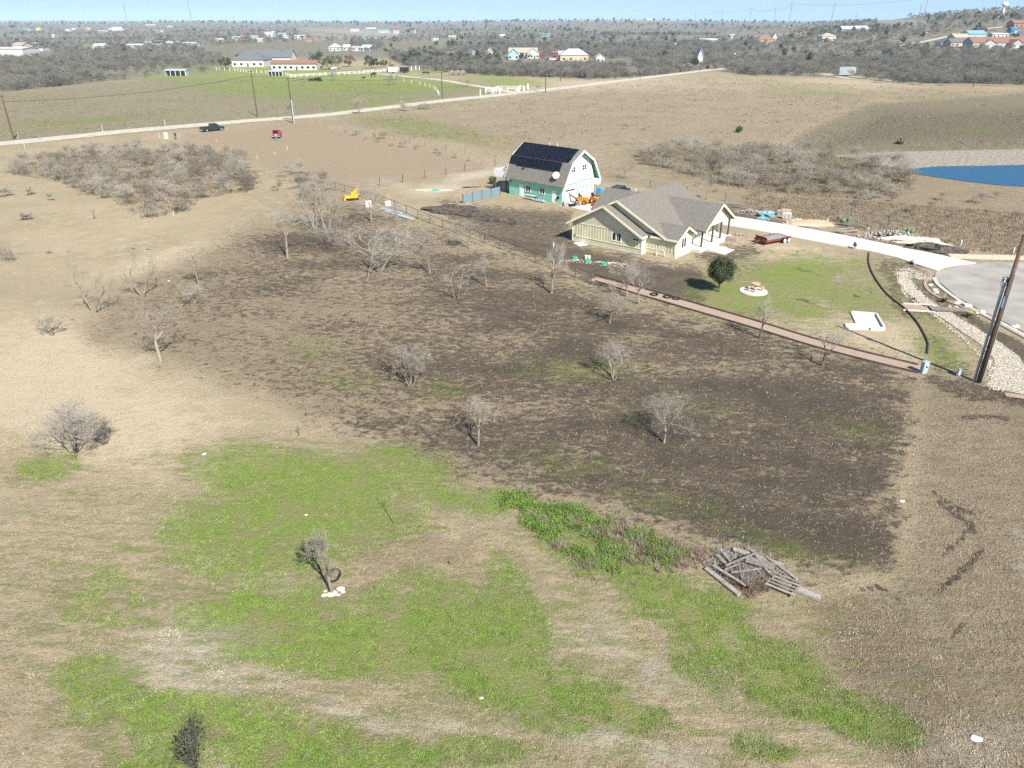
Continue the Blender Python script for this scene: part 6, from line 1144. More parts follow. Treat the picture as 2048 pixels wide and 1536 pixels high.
for y_ in (0, .4): m_.box((0, -y_, .35), (2.2, .05, .08)).box((0, -y_, .75), (2.2, .05, .08))
for k in range(7): m_.box((-1 + k * .33, -.0, .55), (.04, .06, .42)).box((-1 + k * .33, -.4, .55), (.04, .06, .42))
m_.build('ladder', M['white'], tw); MB().box((.2, -.2, .55), (2.4, .5, .05), rx=.1).build('black_sheet', M['black'], tw)
o = MB().bb(-1.2, 1.2, -.3, .3, .15, .3).bb(-.9, .9, -.2, .2, .3, .42).build('metal_scrap', M['galv']); o.location = bl(-3.9, -1.1); o.rotation_euler.z = TB; tag(o, 'pale metal frames on the ground by the barn window', 'frames')
hs = empty('hose_reel', bl(-.75, -.12), TB, 'black coiled hose on the green barn wall near its corner', 'hose'); MB().cyl((0, 0, .95), (0, -.12, .95), .24, n=16).build('reel', M['black'], hs)
# red flatbed trailer
tr_ = thing('flatbed_trailer', 1543, 484, 'red flatbed trailer with grey deck beside the driveway', 'trailer', rz=heading((1520, 489), (1568, 480)) ); m_ = MB(); m_.bb(-2.1, 2.1, -.95, .95, .52, .60)
m_.build('deck', M['woodg'], tr_); m_ = MB()
for s in (-1, 1): m_.bb(-2.15, 2.15, s * 1.0 - .05, s * 1.0 + .05, .42, .66)
m_.bb(-2.2, -2.1, -1, 1, .42, .66).bb(2.1, 2.2, -1, 1, .42, .66).box((-2.6, 0, .5), (1.0, .12, .12), rz=.0); m_.build('frame', M['redt'], tr_)
MB().box((-2.0, 0, .85), (.06, 1.9, .5), ry=R(-35)).build('ramp', M['redt'], tr_); MB().bb(-1.6, 1.6, -.35, .35, .605, .64).build('deck_mat', M['galvg'], tr_)
for x_ in (1.0, 1.75):
    for s in (-1, 1): wh = MB().cyl((x_, s * 1.06, .33), (x_, s * 1.28, .33), .33, n=16).build('wheel', M['white'] if 0 else M['black'], tr_); MB().cyl((x_, s * 1.26, .33), (x_, s * 1.30, .33), .24, n=12).build('rim', M['white'], wh)
MB().bb(.55, 2.2, -1.3, -1.05, .68, .74).build('mudguard', M['redt'], tr_)
# lumber, tarp, stone pallets along the driveway
def stack(name, px, py, rz, n, L, m, label, cat, seed, w_=.12, wid=1.0, h0=.1):
    rd = random.Random(seed); o = thing(name, px, py, label, cat, rz=rz)
    for k in range(n): b = MB().box((rd.uniform(-.3, .3), rd.uniform(-wid, wid), h0 + .1 * (k % 4)), (L * rd.uniform(.6, 1), w_, .08), rz=rd.uniform(-.25, .25)); b.build('board', m if k % 3 else M['trunk'], o)
    return o
stack('lumber_stack', 1480, 416, R(-30), 14, 5.5, M['woodg'], 'long lumber stack behind the porch gable', 'lumber', 1); stack('lumber_stack', 1675, 452, R(-38), 6, 3.6, M['woodg'], 'dark and grey planks fallen beside the orange sand', 'lumber', 2, wid=.5); stack('lumber_stack', 1692, 464, R(5), 9, 3.2, M['woodg'], 'pale planks scattered close to the driveway edge', 'lumber', 3, wid=.7); stack('lumber_stack', 915, 411, R(15), 6, 3.4, M['sand'], 'tan planks lying below the panel fence', 'lumber', 5, wid=.5); stack('lumber_stack', 945, 375, R(15), 8, 3.4, M['woodg'], 'dark brushwood and boards behind the panel fence', 'lumber', 6, wid=.8)
o = MB().blob((0, 0, .3), (1.25, .9, .45), .28, 16, 8, 3, flat=-.3).build('tarp_pile', M['teal']); o.location = gp(1532, 432); tag(o, 'crumpled teal tarp over a pile beside the driveway', 'tarp')
o = MB().blob((0, 0, .15), (.9, .6, .28), .28, 14, 7, 5, flat=-.2).build('tarp_pile', M['teal']); o.location = gp(1526, 440); tag(o, 'lower fold of teal tarp nearest the driveway', 'tarp')
for i, (x, y, sz, m_, lb) in enumerate([(1565, 432, (1.6, 1.0, .7), 'stoneg', 'grey wrapped stone pallet right of the teal tarp'), (1573, 438, (1.2, .8, .8), 'stone', 'white cut stone pallet nearest the driveway'), (1572, 427, (1.3, .9, .5), 'sand', 'tan brick pallet behind the grey one'), (1463, 482, (1.3, 1.0, .45), 'brick', 'reddish brick pallet beside the porch steps')]):
    o = MB().box((0, 0, .06), (sz[0] * 1.05, sz[1] * 1.05, .1)).build('stone_pallet', M['woodg']); ch_ = MB(); rd = random.Random(i)
    for a in range(5):
        for b in range(3):
            for c_ in range(3): ch_.box((-sz[0] / 2 + sz[0] * (a + .5) / 5, -sz[1] / 2 + sz[1] * (b + .5) / 3, .12 + sz[2] * (c_ + .5) / 3), (sz[0] / 5 * .9, sz[1] / 3 * .9, sz[2] / 3 * rd.uniform(.7, 1)), rz=rd.uniform(-.1, .1))
    ch_.build('stone_blocks', M[m_], o); o.location = gp(x, y); o.rotation_euler.z = R(-25); tag(o, lb, 'pallet')
o = MB().box((0, 0, .08), (3.0, .2, .16)).build('timber_beam', M['woodg']); o.location = gp(1752, 462); o.rotation_euler.z = R(-5); tag(o, 'long timber lying right of the leaning tree', 'timber')
stack('lumber_stack', 1455, 497 - 22, R(60), 6, 1.6, M['trunk'], 'small heap of brown scrap wood by the porch corner', 'lumber', 9, wid=.4)
# cattle and bales
def cow(px, py, rz, label, lying=False, s=1.0):
    p = G(px, py); dz = -.45 if lying else 0
    J = [(0, 0, 1.05), (.55, 0, 1.12), (-.6, 0, 1.1), (.95, 0, 1.25), (1.2, 0, 1.2), (1.45, 0, 1.02)]; Ed = [(0, 1), (0, 2), (1, 3), (3, 4), (4, 5)]; rad = [.38, .36, .33, .2, .16, .10]
    for x_, y_ in ((.55, .2), (.55, -.2), (-.6, .2), (-.6, -.2)):
        n = len(J); J += [(x_, y_, .75), (x_ + (.05 if x_ > 0 else -.08), y_, .42), (x_ + .02, y_, .04)]; Ed += [(1 if x_ > 0 else 2, n), (n, n + 1), (n + 1, n + 2)]; rad += [.13, .08, .06]
    n = len(J); J += [(-.98, 0, 1.0), (-1.02, 0, .5)]; Ed += [(2, n), (n, n + 1)]; rad += [.04, .03]
    me = bpy.data.meshes.new('cow'); me.from_pydata([(a * s, b * s, c * s) for a, b, c in J], Ed, []); me.materials.append(M['cow']); o = bpy.data.objects.new('cow', me); COL.objects.link(o); o.modifiers.new('skin', 'SKIN')
    for i, r in enumerate(rad): me.skin_vertices[0].data[i].radius = (r * s, r * s)
    me.skin_vertices[0].data[0].use_root = True; o.modifiers.new('sub', 'SUBSURF').render_levels = 1; o.location = (p.x, p.y, T(p.x, p.y) + dz * s); o.rotation_euler = (0, 0, rz)
    return tag(o, label, 'cow', 'black cattle on the green pasture')
cow(622, 163, .2, 'leftmost black cow on the straw strip in the green pasture', True, 1.3); cow(632, 162, 1.0, 'black cow second from left, touching its neighbours', True, 1.4); cow(640, 163, 2.9, 'black cow at the right end of the resting group', True, 1.3); cow(727, 159, .3, 'small black calf at the end of the straw strip', False, .9); cow(747, 154, .5, 'black cow near the yellow palm', False, 1.5); cow(636, 160, .4, 'brown-black cow lying behind the resting group', True, 1.2); cow(848, 149, 0, 'dark animal standing alone left of the hay bales', False, 1.0); cow(856, 149, 3.0, 'second dark animal left of the hay bales', False, 1.0)
for i, (x, lb) in enumerate([(903, 'left round hay bale beside the bare woodland'), (914, 'middle round hay bale beside the bare woodland'), (925, 'right round hay bale beside the bare woodland')]):
    o = MB().cyl((-.9, 0, .9), (.9, 0, .9), .9, n=20).build('hay_bale', M['hay'], smooth=False); o.location = G(x, 150); o.rotation_euler.z = R(70); o.scale = (1.3, 1.3, 1.3); tag(o, lb, 'hay bale', 'row of hay bales')
# poles along the roads
POLES = [(28, 279, 190, 'leaning brown pole at the left edge by the gravel road', 0), (515, 233, 140, 'brown pole just beyond the road left of the white-sleeved one', 0), (587, 247, 155, 'pole with a white sleeve beside the gravel road', 1), (885, 197, 143, 'dark pole beyond the road left of the white gateway', 0), (885, 142, 100, 'dark pole at the woodland edge by the hay bales', 0), (877, 110, 79, 'pole standing above the bales in the far brush', 0), (973, 113, 88, 'pole beside the white gabled shed', 0), (1004, 110, 84, 'pole right of the white gabled shed', 0), (1086, 117, 82, 'tall pole right of the wide pale house', 0), (1091, 184, 128, 'dark pole on the near road right of the gateway', 0), (1121, 162, 121, 'short pole behind the near fence in the woodland edge', 0), (1264, 153, 103, 'pole among dark bare branches', 0), (1346, 135, 86, 'pole with a white lamp right of the blue trailer', 2), (1397, 125, 96, 'pale pole near the white pickup', 2), (1466, 136, 106, 'pale pole right of the road bend', 2), (1553, 147, 114, 'dark pole at the edge of the brown field', 0), (1946, 174, 122, 'tilted dark pole in the right woodland', 0), (1848, 86, 64, 'lamp pole on the hill road left of the houses', 2), (1890, 78, 57, 'second lamp pole up the hill road', 2), (1925, 68, 51, 'third lamp pole up the hill road', 2), (1745, 82, 71, 'lamp pole below the tan hillside field', 2), (1985, 58, 38, 'lamp pole at the top of the hill road', 2), (140, 140, 122, 'dark pole leaning in the left brush', 0), (300, 125, 110, 'dark pole in the left brush behind the shed', 0), (395, 122, 106, 'faint pole right of the other in the left brush', 0), (419, 120, 104, 'faint pole next to the pale fence in the left brush', 0), (700, 110, 94, 'faint pole in front of the far white houses', 0), (639, 108, 91, 'dark pole behind the tall oak', 0), (1427, 120, 100, 'thin pole among the trees by the road bend', 0)]
for i, (x, y, t, lb, k) in enumerate(POLES):
    o = thing('utility_pole', x, y, lb, 'pole', 'utility poles along the roads'); h = min(HT(x, y, t), 16); MB().cyl((0, 0, 0), (0, 0, h), .20, .14, 8).build('pole_shaft', M['pole'] if k < 2 else M['woodg'], o)
    if k == 1: MB().cyl((.25, -.2, 0), (.25, -.2, h * .52), .16, n=8).build('sleeve', M['galv'], o)
    if k == 2: MB().blob((0, -.6, h - .5), (.55, .35, .3), 0, 8, 5).build('lamp', M['white'], o); MB().cyl((0, 0, h - .3), (0, -.5, h - .4), .05, n=5).build('arm', M['galvg'], o)
    if k == 0 and y > 150: MB().box((0, 0, h - .4), (1.2, .12, .14)).cyl((.4, 0, h - .3), (.4, 0, h - .1), .06, n=6).cyl((-.4, 0, h - .3), (-.4, 0, h - .1), .06, n=6).build('crossarm', M['pole'], o)
def ptop(i): x, y, t, _, _ = POLES[i]; p = G(x, y); return Vector((p.x, p.y, T(p.x, p.y) + min(HT(x, y, t), 16)))
for a, b, z, lb in [(0, 1, -1.5, 'power line from the left edge pole to the brown pole by the road'), (1, 3, -1.6, 'power line over the green pasture between two road poles'), (3, 9, -1.2, 'power line from the pasture pole past the white gateway'), (2, 4, -1.0, 'thin line from the white-sleeved pole over the pasture')]:
    wire('power_line', ptop(a) + Vector((0, 0, z)), ptop(b) + Vector((0, 0, z)), 1.3, .045, lb)
# white ranch fences, gateway, left gate
WP = M['white']
fence_line('ranch_fence', [(583, 155), (640, 152), (700, 149), (748, 145)], 1.5, 3.2, 'white rail fence in front of the ranch cars', WP, ((1.4, .07), (.95, .07), (.5, .07)), WP, r=.09, square=True)
fence_line('ranch_fence', [(752, 146), (775, 143), (800, 140)], 1.5, 3.2, 'white rail fence right of the yellow palm', WP, ((1.4, .07), (.95, .07), (.5, .07)), WP, r=.09, square=True)
fence_line('post_fence', [(433, 140), (470, 142), (505, 146), (540, 148), (565, 150), (583, 155)], 1.6, 3.4, 'wire fence with white posts in front of the ranch house', WP, ((1.2, .02), (.6, .02)), M['galvg'], r=.10, square=True)
fence_line('post_fence', [(878, 191), (868, 178), (840, 170), (808, 164), (788, 158)], 1.4, 7, 'fence with slim white posts along the ranch driveway', WP, ((1.1, .01),), M['galvg'], r=.07, square=True)
fence_line('gateway_fence', [(971, 186), (977, 183), (985, 187)], 1.9, 3, 'white gateway fence left of the ranch driveway mouth', WP, ((1.7, .08), (1.0, .08)), WP, r=.13, square=True)
fence_line('gateway_fence', [(985, 187), (996, 184), (1000, 187)], 2.2, 2, 'nearest white gateway fence with splayed rails', WP, ((1.6, .09), (.8, .09)), WP, r=.14, square=True)
fence_line('gateway_fence', [(1003, 181), (1015, 182), (1030, 182), (1034, 184)], 1.7, 3, 'white rail fence right of the ranch driveway mouth', WP, ((1.5, .07), (.9, .07)), WP, r=.11, square=True)
fence_line('gateway_fence', [(1036, 184), (1042, 182), (1048, 183)], 2.2, 2, 'white splayed gateway wing beside the road', WP, ((1.9, .09), (.9, .07)), WP, r=.13, square=True)
for x_, y_, lb in [(961, 192, 'white post alone at the road left of the gateway'), (1056, 179, 'white post alone right of the gateway'), (823, 141, 'first of three white posts behind the black trailer'), (832, 140, 'middle of three white posts behind the black trailer'), (839, 140, 'last of three white posts behind the black trailer')]:
    o = MB().box((0, 0, 1.1), (.35, .35, 2.2)).box((0, 0, 2.25), (.45, .45, .1)).build('white_post', WP); o.location = G(x_, y_); tag(o, lb, 'post', 'lone white posts')
gt = fence_line('farm_gate', [(38, 278), (60, 274), (80, 279)], 1.6, 3.4, 'old wooden gate beside the left edge pole', M['woodg'], ((1.45, .05),), M['woodg'], r=.10)
fence_line('wire_fence', [(-40, 272), (100, 262), (205, 256), (330, 247), (450, 237), (560, 228), (640, 220)], 1.2, 9, 'thin wire fence along the far side of the gravel road', M['woodg'], ((1.0, .01),), M['galvg'], r=.06)
fence_line('wire_fence', [(1010, 148), (1100, 152), (1200, 158), (1280, 160)], 1.6, 6, 'dark-posted fence at the woodland edge right of the hay bales', M['timber'], ((1.2, .015),), M['galvg'], r=.11)
# cars and trailers in the distance
CARS = [(664, 139, 'pickup', 'wcar', 'white pickup parked in front of the rusty oak', 0.1), (636, 137, 'suv', 'dgreen', 'dark car left of the white ranch pickup', 0.0), (1106, 121, 'suv', 'wcar', 'white car beside the metal-roofed house', 0.0), (1097, 121, 'car', 'dgreen', 'dark car left of the white car at the metal-roofed house', 0.1), (1375, 133, 'pickup', 'wcar', 'white pickup at the road bend', 0.05), (1822, 89, 'suv', 'galvg', 'grey car on the hill road', 1.2), (1083, 117, 'suv', 'red', 'dark red car right of the wide pale house', 0.0)]
for x, y, k, m_, lb, rz_ in CARS: vehicle('parked_car' if k != 'pickup' else 'parked_pickup', x, y, rz_, k, M[m_], lb, 'car' if k != 'pickup' else 'pickup', detail=False, L=5.4)
def far_trailer(px, py, m_, label, L=6, h=2.6, w_=2.4, rz=0):
    o = thing('cargo_trailer', px, py, label, 'trailer', rz=rz); MB().bb(-L / 2, L / 2, -w_ / 2, w_ / 2, .6, h).build('box_body', m_, o); MB().bb(-L / 2 + .2, L / 2 - .2, -w_ / 2 + .2, w_ / 2 - .2, h, h + .12).build('roof', M['galvg'], o)
    for s in (-1, 1): MB().cyl((0, s * w_ / 2 - .1, .4), (0, s * w_ / 2 + .1, .4), .4, n=10).build('wheel', M['black'], o)
    MB().bb(-L / 2 - .02, -L / 2, -w_ / 2 + .2, w_ / 2 - .2, .8, h - .2).build('door', m_, o)
far_trailer(786, 146, WP, 'white cargo trailer beside the ranch driveway', 4.6, 3.0); far_trailer(809, 146, M['black'], 'black cargo trailer right of the white one', 4.8, 3.0); far_trailer(1690, 152, M['galvg'], 'grey and white camper in the grey wood by the brown field', 9, 4.2, 3.4, .1)
far_trailer(1290, 127, M['blue'], 'left blue container in the bare woodland', 7, 3.2); far_trailer(1307, 127, M['blue'], 'right blue container in the bare woodland', 7, 3.2); far_trailer(1298, 128, WP, 'white tank trailer between the two blue containers', 3, 2.4)
# ------------------------------------------------------------------ houses on the plain
C_ = lambda n, c: mat(n, c, .7, var=.05)
HC = dict(w=C_('white_siding', (.47, .465, .44)), b=C_('blue_grey_siding', (.30, .42, .48)), t=C_('tan_siding', (.46, .38, .28)), g=C_('grey_siding', (.36, .37, .37)), r=C_('dark_red_siding', (.22, .07, .06)), br=C_('brown_brick_wall', (.28, .17, .12)), te=C_('teal_siding', (.14, .34, .33)), p=C_('pink_siding', (.55, .30, .22)), y=C_('yellow_siding', (.6, .5, .25)), bl=C_('bright_blue_siding', (.05, .22, .40)))
RC = dict(g=C_('dark_grey_roof', (.13, .14, .15)), m=C_('pale_metal_roof', (.38, .44, .46)), w=C_('white_metal_roof', (.50, .51, .51)), r=C_('rust_red_roof', (.25, .135, .09)), b=C_('brown_roof', (.24, .13, .09)), t=C_('tan_roof', (.40, .33, .25)), bl=C_('blue_roof', (.05, .25, .45)), te=C_('teal_roof', (.18, .34, .36)), d=C_('charcoal_roof', (.05, .055, .065)))
def house_(px, py, wpx, wc, rc, label, kind='gable', D=None, h=2.8, rz=0, cat='house', name='house', rise=None, win=4, ridge='x', grp='houses on the far plain', detail=True):
    p = G(px, py); m_ = mpp(px, py); Wd = wpx * m_; D = D or min(Wd * .6, 12); o = empty(name, (p.x, p.y + D / 2 * .6, T(p.x, p.y) - .1), rz, label, cat, grp); a, b = Wd / 2, D / 2; rise = rise or min(a, b) * .5; e = .5
    if kind == 'gable' and ridge == 'x':
        MB().prof([(-b, 0), (b, 0), (b, h), (0, h + rise), (-b, h)], -a, a, axis='x').build('wall', HC[wc], o); k = rise / b
        MB().plate([(-a - e, 0, h + rise + .18), (a + e, 0, h + rise + .18), (a + e, -b - e, h - e * k + .18), (-a - e, -b - e, h - e * k + .18)], .15).plate([(a + e, 0, h + rise + .18), (-a - e, 0, h + rise + .18), (-a - e, b + e, h - e * k + .18), (a + e, b + e, h - e * k + .18)], .15).build('roof', RC[rc], o)
    elif kind == 'gable':
        MB().prof([(-a, 0), (a, 0), (a, h), (0, h + rise), (-a, h)], -b, b).build('wall', HC[wc], o); k = rise / a
        MB().plate([(0, -b - e, h + rise + .18), (0, b + e, h + rise + .18), (a + e, b + e, h - e * k + .18), (a + e, -b - e, h - e * k + .18)], .15).plate([(0, b + e, h + rise + .18), (0, -b - e, h + rise + .18), (-a - e, -b - e, h - e * k + .18), (-a - e, b + e, h - e * k + .18)], .15).build('roof', RC[rc], o)
    elif kind == 'hip':
        MB().bb(-a, a, -b, b, 0, h).build('wall', HC[wc], o); r = min(a, b) * .95; A_, B_ = a + e, b + e; z0, z1 = h, h + rise; mb = MB()
        mb.add([(-A_, -B_, z0), (A_, -B_, z0), (A_, B_, z0), (-A_, B_, z0), (-A_ + r, 0, z1), (A_ - r, 0, z1)], [(0, 1, 5, 4), (1, 2, 5), (2, 3, 4, 5), (3, 0, 4), (3, 2, 1, 0)]); mb.build('roof', RC[rc], o)
    elif kind == 'shed':
        MB().prof([(-b, h * .85), (b, h), (b, h + .15), (-b, h)], -a - .3, a + .3, axis='x').build('roof', RC[rc], o); MB().bb(-a, a, b - .2, b, 0, h).bb(-a, -a + .15, -b, b, 0, h * .85).bb(a - .15, a, -b, b, 0, h * .85).build('wall', HC[wc], o)
        for k in range(5): MB().box((-a + 2 * a * k / 4, -b + .2, h * .42), (.2, .2, h * .84)).build('post', M['white'], o)
    if kind != 'shed' and detail and wpx > 7:
        n_ = max(1, min(win, int(wpx / 6)))
        for k in range(n_):
            x_ = -a + 2 * a * (k + .5) / n_
            if k == n_ // 2: MB().bb(x_ - .5, x_ + .5, -b - .06, -b, 0, 2.1).build('door', M['creamt'] if wc != 'w' else M['navy'], o)
            else: MB().bb(x_ - .7, x_ + .7, -b - .05, -b - .002, 1.0, 2.2).build('window', M['glass'], o)
    return o
H = [(500, 133, 64, 'w', 'g', 'white ranch house with a big dark grey hip roof', dict(kind='hip', D=18, h=4, rise=5, win=5)), (590, 140, 90, 'w', 'r', 'long white mobile home with rusty brown roof', dict(D=9, h=3.6, rise=1.6, win=8)), (545, 129, 80, 'w', 'g', 'second grey-roofed ranch house behind the mobile home', dict(kind='gable', D=14, h=4.5, rise=4)), (570, 128, 18, 'w', 'g', 'white gable wing facing the camera behind the mobile home', dict(ridge='y', D=14, h=4.6, rise=3.6)),
 (353, 152, 40, 'd' if 0 else 'g', 'm', 'open animal shed with pale roof and white posts in the left pasture', dict(kind='shed', D=5, h=3.2, name='animal_shed', cat='shed')), (552, 152, 28, 'g', 'm', 'low dark shelter with white posts at the ranch fence', dict(kind='shed', D=4, h=2.6, name='animal_shed', cat='shed')),
 (1046, 116, 56, 'w', 't', 'wide pale house with tan roof and white gables', dict(D=13, h=4, rise=3)), (1027, 119, 20, 'b', 'te', 'blue-grey gabled wing at the left end of the wide pale house', dict(ridge='y', D=12, h=4, rise=3)), (1066, 117, 24, 'w', 'w', 'white gabled wing at the right of the wide pale house', dict(ridge='y', D=10, h=4, rise=3)), (1148, 122, 56, 't', 'm', 'tan brick house with blue-grey metal roof', dict(kind='hip', D=14, h=4, rise=4)), (1130, 120, 26, 'g', 'm', 'pale metal porch roof at the left of the tan brick house', dict(kind='gable', D=10, h=4, rise=2)), (1200, 125, 17, 'w', 'm', 'small white gabled shed right of the tan brick house', dict(ridge='y', D=9, h=3.6, rise=2)), (945, 111, 14, 'b', 'd', 'small blue-grey gabled house behind the bales', dict(ridge='y', D=8, h=3.4, rise=2)), (979, 114, 14, 'w', 'm', 'white gabled shed left of the two poles', dict(ridge='y', D=8, h=4, rise=2.6)), (968, 113, 14, 'g', 'd', 'dark low roof attached to the white gabled shed', dict(D=6, h=2.4, rise=1)), (901, 112, 14, 'w', 'w', 'small white building with flat roof in the brush', dict(D=6, h=2.5, rise=.5)), (1113, 117, 16, 'r', 'r', 'red shed roof behind the white car', dict(D=7, h=4, rise=1)),
 (670, 102, 22, 'w', 'm', 'white house with pale hip roof above the ranch trees', dict(kind='hip', D=12, h=3.4, rise=3)), (694, 101, 13, 'w', 'w', 'white house between pale hip roof and grey shed', dict(D=9, h=3, rise=2)), (714, 102, 18, 'g', 'm', 'grey low shed among white houses', dict(D=8, h=3, rise=1)), (734, 102, 17, 'w', 'w', 'rightmost white house of the row above the ranch', dict(D=9, h=3, rise=2.2)),
 (870, 81, 14, 'w', 'g', 'pale house right of the juniper slope', dict(D=12, h=4, rise=2)), (905, 80, 14, 'w', 't', 'pale house behind the spire junipers', dict(D=12, h=4, rise=2)), (1005, 77, 10, 'w', 'w', 'white house in the middle distance', dict(D=12, h=4, rise=2)), (1090, 74, 20, 'te', 'te', 'long pale turquoise house in the brush', dict(D=10, h=4, rise=1.5)),
 (768, 66, 22, 'b', 'te', 'pale blue house on the sandy hillside', dict(D=14, h=5, rise=2)), (742, 58, 20, 'w', 'g', 'white house high on the sandy hillside', dict(D=14, h=5, rise=2)), (710, 63, 16, 'w', 'w', 'white house at the left of the sandy hillside', dict(D=12, h=5, rise=1)), (785, 60, 13, 'r', 'r', 'red-roofed house above the pale blue one', dict(D=12, h=4, rise=3)), (826, 67, 10, 'w', 'w', 'white house at the right of the sandy hillside', dict(D=10, h=4, rise=2)), (795, 67, 14, 'w', 'm', 'low white house beside the pale blue one', dict(D=10, h=4, rise=1.5)), (728, 79, 12, 'te', 'te', 'green-roofed shed below the sandy hillside', dict(D=10, h=4, rise=1)),
 (25, 114, 60, 'w', 'w', 'long white shed at the left edge', dict(D=22, h=6, rise=.8, name='long_shed', cat='shed', detail=False)), (41, 101, 20, 'w', 't', 'beige warehouse above the long white shed', dict(D=16, h=5, rise=2)), (55, 61, 16, 'te', 'r', 'turquoise house with orange roof far left', dict(D=14, h=5, rise=2)), (77, 61, 9, 'y', 't', 'yellowish house beside the turquoise one', dict(D=10, h=5, rise=2)), (70, 93, 13, 'w', 'm', 'white shed right of the beige warehouse', dict(D=10, h=3, rise=1)), (82, 102, 16, 'g', 'g', 'grey barn right of the beige warehouse', dict(D=10, h=3, rise=1)), (107, 75, 7, 'w', 'w', 'tiny white house in the far left woods', dict(D=10, h=4, rise=1)), (136, 63, 10, 'w', 'w', 'white house in the far woods left of the long white one', dict(D=10, h=4, rise=1)), (150, 60, 12, 'w', 'm', 'pale house on the far slope', dict(D=10, h=4, rise=1)), (207, 66, 18, 'w', 'w', 'long white house on the far slope', dict(D=12, h=5, rise=1)), (235, 62, 20, 'w', 'w', 'large white house on the far slope', dict(D=14, h=6, rise=3)), (223, 60, 10, 'g', 'g', 'grey house left of the large white one', dict(D=14, h=6, rise=1)), (248, 76, 12, 'p', 'r', 'pinkish house below the large white one', dict(D=10, h=4, rise=1)), (302, 54, 20, 'br', 'w', 'brown house with white roof line on the far slope', dict(D=14, h=5, rise=2)), (340, 55, 9, 'w', 'w', 'white house right of the brown one on the slope', dict(D=10, h=4, rise=1)), (321, 66, 16, 'w', 'w', 'long white shed below the brown house', dict(D=10, h=4, rise=.8)), (178, 59, 10, 'p', 't', 'tan house high on the far slope', dict(D=10, h=4, rise=1)),
 (272, 99, 30, 'b', 'w', 'blue and white long building in the middle distance', dict(D=12, h=4, rise=1)), (315, 99, 20, 'b', 'm', 'pale blue shed right of the long building', dict(D=10, h=4, rise=1)), (345, 93, 22, 'w', 'w', 'white metal building at mid distance', dict(D=12, h=4, rise=1)), (375, 93, 36, 'w', 'w', 'longest white row building at mid distance', dict(D=12, h=3.5, rise=.8)), (300, 88, 18, 'g', 'g', 'grey house above the blue and white building', dict(D=10, h=4, rise=2)), (325, 86, 18, 'b', 'd', 'dark-roofed shed above the white buildings', dict(D=10, h=4, rise=1)), (200, 99, 22, 'w', 'm', 'pale collapsed-looking house in the grey brush', dict(D=12, h=3.5, rise=2)), (440, 86, 16, 'w', 'w', 'white house at the left of the far village', dict(D=10, h=4, rise=1)), (475, 81, 18, 'g', 'm', 'grey metal building in the far village', dict(D=10, h=4, rise=1)), (488, 82, 8, 'r', 'r', 'dark red barn in the far village', dict(D=10, h=5, rise=2)), (510, 81, 12, 'w', 'm', 'white house right of the dark red barn', dict(D=10, h=5, rise=1)), (540, 74, 18, 'w', 'w', 'large white house in the far village', dict(D=12, h=6, rise=1)), (565, 72, 16, 'b', 'm', 'pale blue house at the right of the far village', dict(D=10, h=4, rise=1)), (520, 84, 12, 'w', 'w', 'low white shed below the far village', dict(D=9, h=3, rise=1)), (548, 66, 12, 'w', 'g', 'grey-roofed house above the far village', dict(D=10, h=4, rise=1)), (600, 78, 20, 'w', 'w', 'long white building by the country road', dict(D=10, h=4, rise=1)), (620, 83, 12, 'p', 'r', 'red-roofed house by the country road', dict(D=9, h=3, rise=1.5)), (572, 79, 10, 'w', 'm', 'white house between village and country road', dict(D=9, h=4, rise=1)),
 (1398, 131, 10, 'w', 'm', 'white gabled barn at the road bend', dict(ridge='y', D=9, h=6, rise=4)), (1414, 87, 30, 'g', 'm', 'grey shed with pale green metal roof', dict(D=14, h=4, rise=2)), (1430, 81, 22, 'g', 'd', 'dark long shed behind the pale green roof', dict(D=10, h=3.5, rise=1)), (1464, 76, 9, 'te', 'w', 'tiny white and turquoise house in the field', dict(D=9, h=4, rise=1)), (1530, 87, 34, 't', 'r', 'brown house with rust red roof in the wood', dict(kind='hip', D=14, h=4, rise=5)), (1548, 84, 8, 'w', 'w', 'white gable beside the rust red roof', dict(ridge='y', D=9, h=6, rise=4)), (1655, 82, 28, 'w', 't', 'tan-roofed white house in the middle woodland', dict(kind='hip', D=14, h=5, rise=3)), (1695, 64, 26, 'g', 'w', 'left silver-roofed house below the ridge', dict(D=14, h=4, rise=3)), (1722, 64, 24, 'g', 'w', 'right silver-roofed house below the ridge', dict(D=14, h=4, rise=3)),
 (1892, 92, 26, 'g', 'g', 'small grey gabled house on the hill road', dict(ridge='y', D=12, h=3, rise=2.4)), (1915, 93, 34, 't', 'g', 'grey-roofed house right of the small gabled one', dict(D=12, h=3.4, rise=3)), (1920, 84, 30, 't', 't', 'tan-roofed house behind the grey-roofed one', dict(D=14, h=4, rise=3)), (1950, 78, 34, 'b', 'te', 'pale blue roofed building behind the tan-roofed house', dict(D=16, h=4.5, rise=3)), (1995, 95, 110, 'g', 'b', 'long house with brown red roof at the right edge', dict(D=16, h=4, rise=4, win=8)), (1975, 96, 26, 'g', 'b', 'left gabled porch of the long brown-roofed house', dict(ridge='y', D=12, h=3.6, rise=3)), (2030, 96, 20, 'g', 'b', 'right gabled porch of the long brown-roofed house', dict(ridge='y', D=12, h=3.6, rise=3)), (1998, 76, 32, 'w', 'w', 'long cream mobile home behind the brown roof', dict(D=8, h=3.4, rise=.8)), (2026, 66, 12, 'bl', 'bl', 'bright blue shed on the hillside', dict(D=8, h=4, rise=1)), (1962, 65, 20, 'r', 'd', 'dark roofed shed beside the hill road', dict(D=10, h=3, rise=1.5)), (2044, 55, 40, 'br', 'b', 'brown roofed house above the blue shed', dict(D=14, h=4, rise=3)),
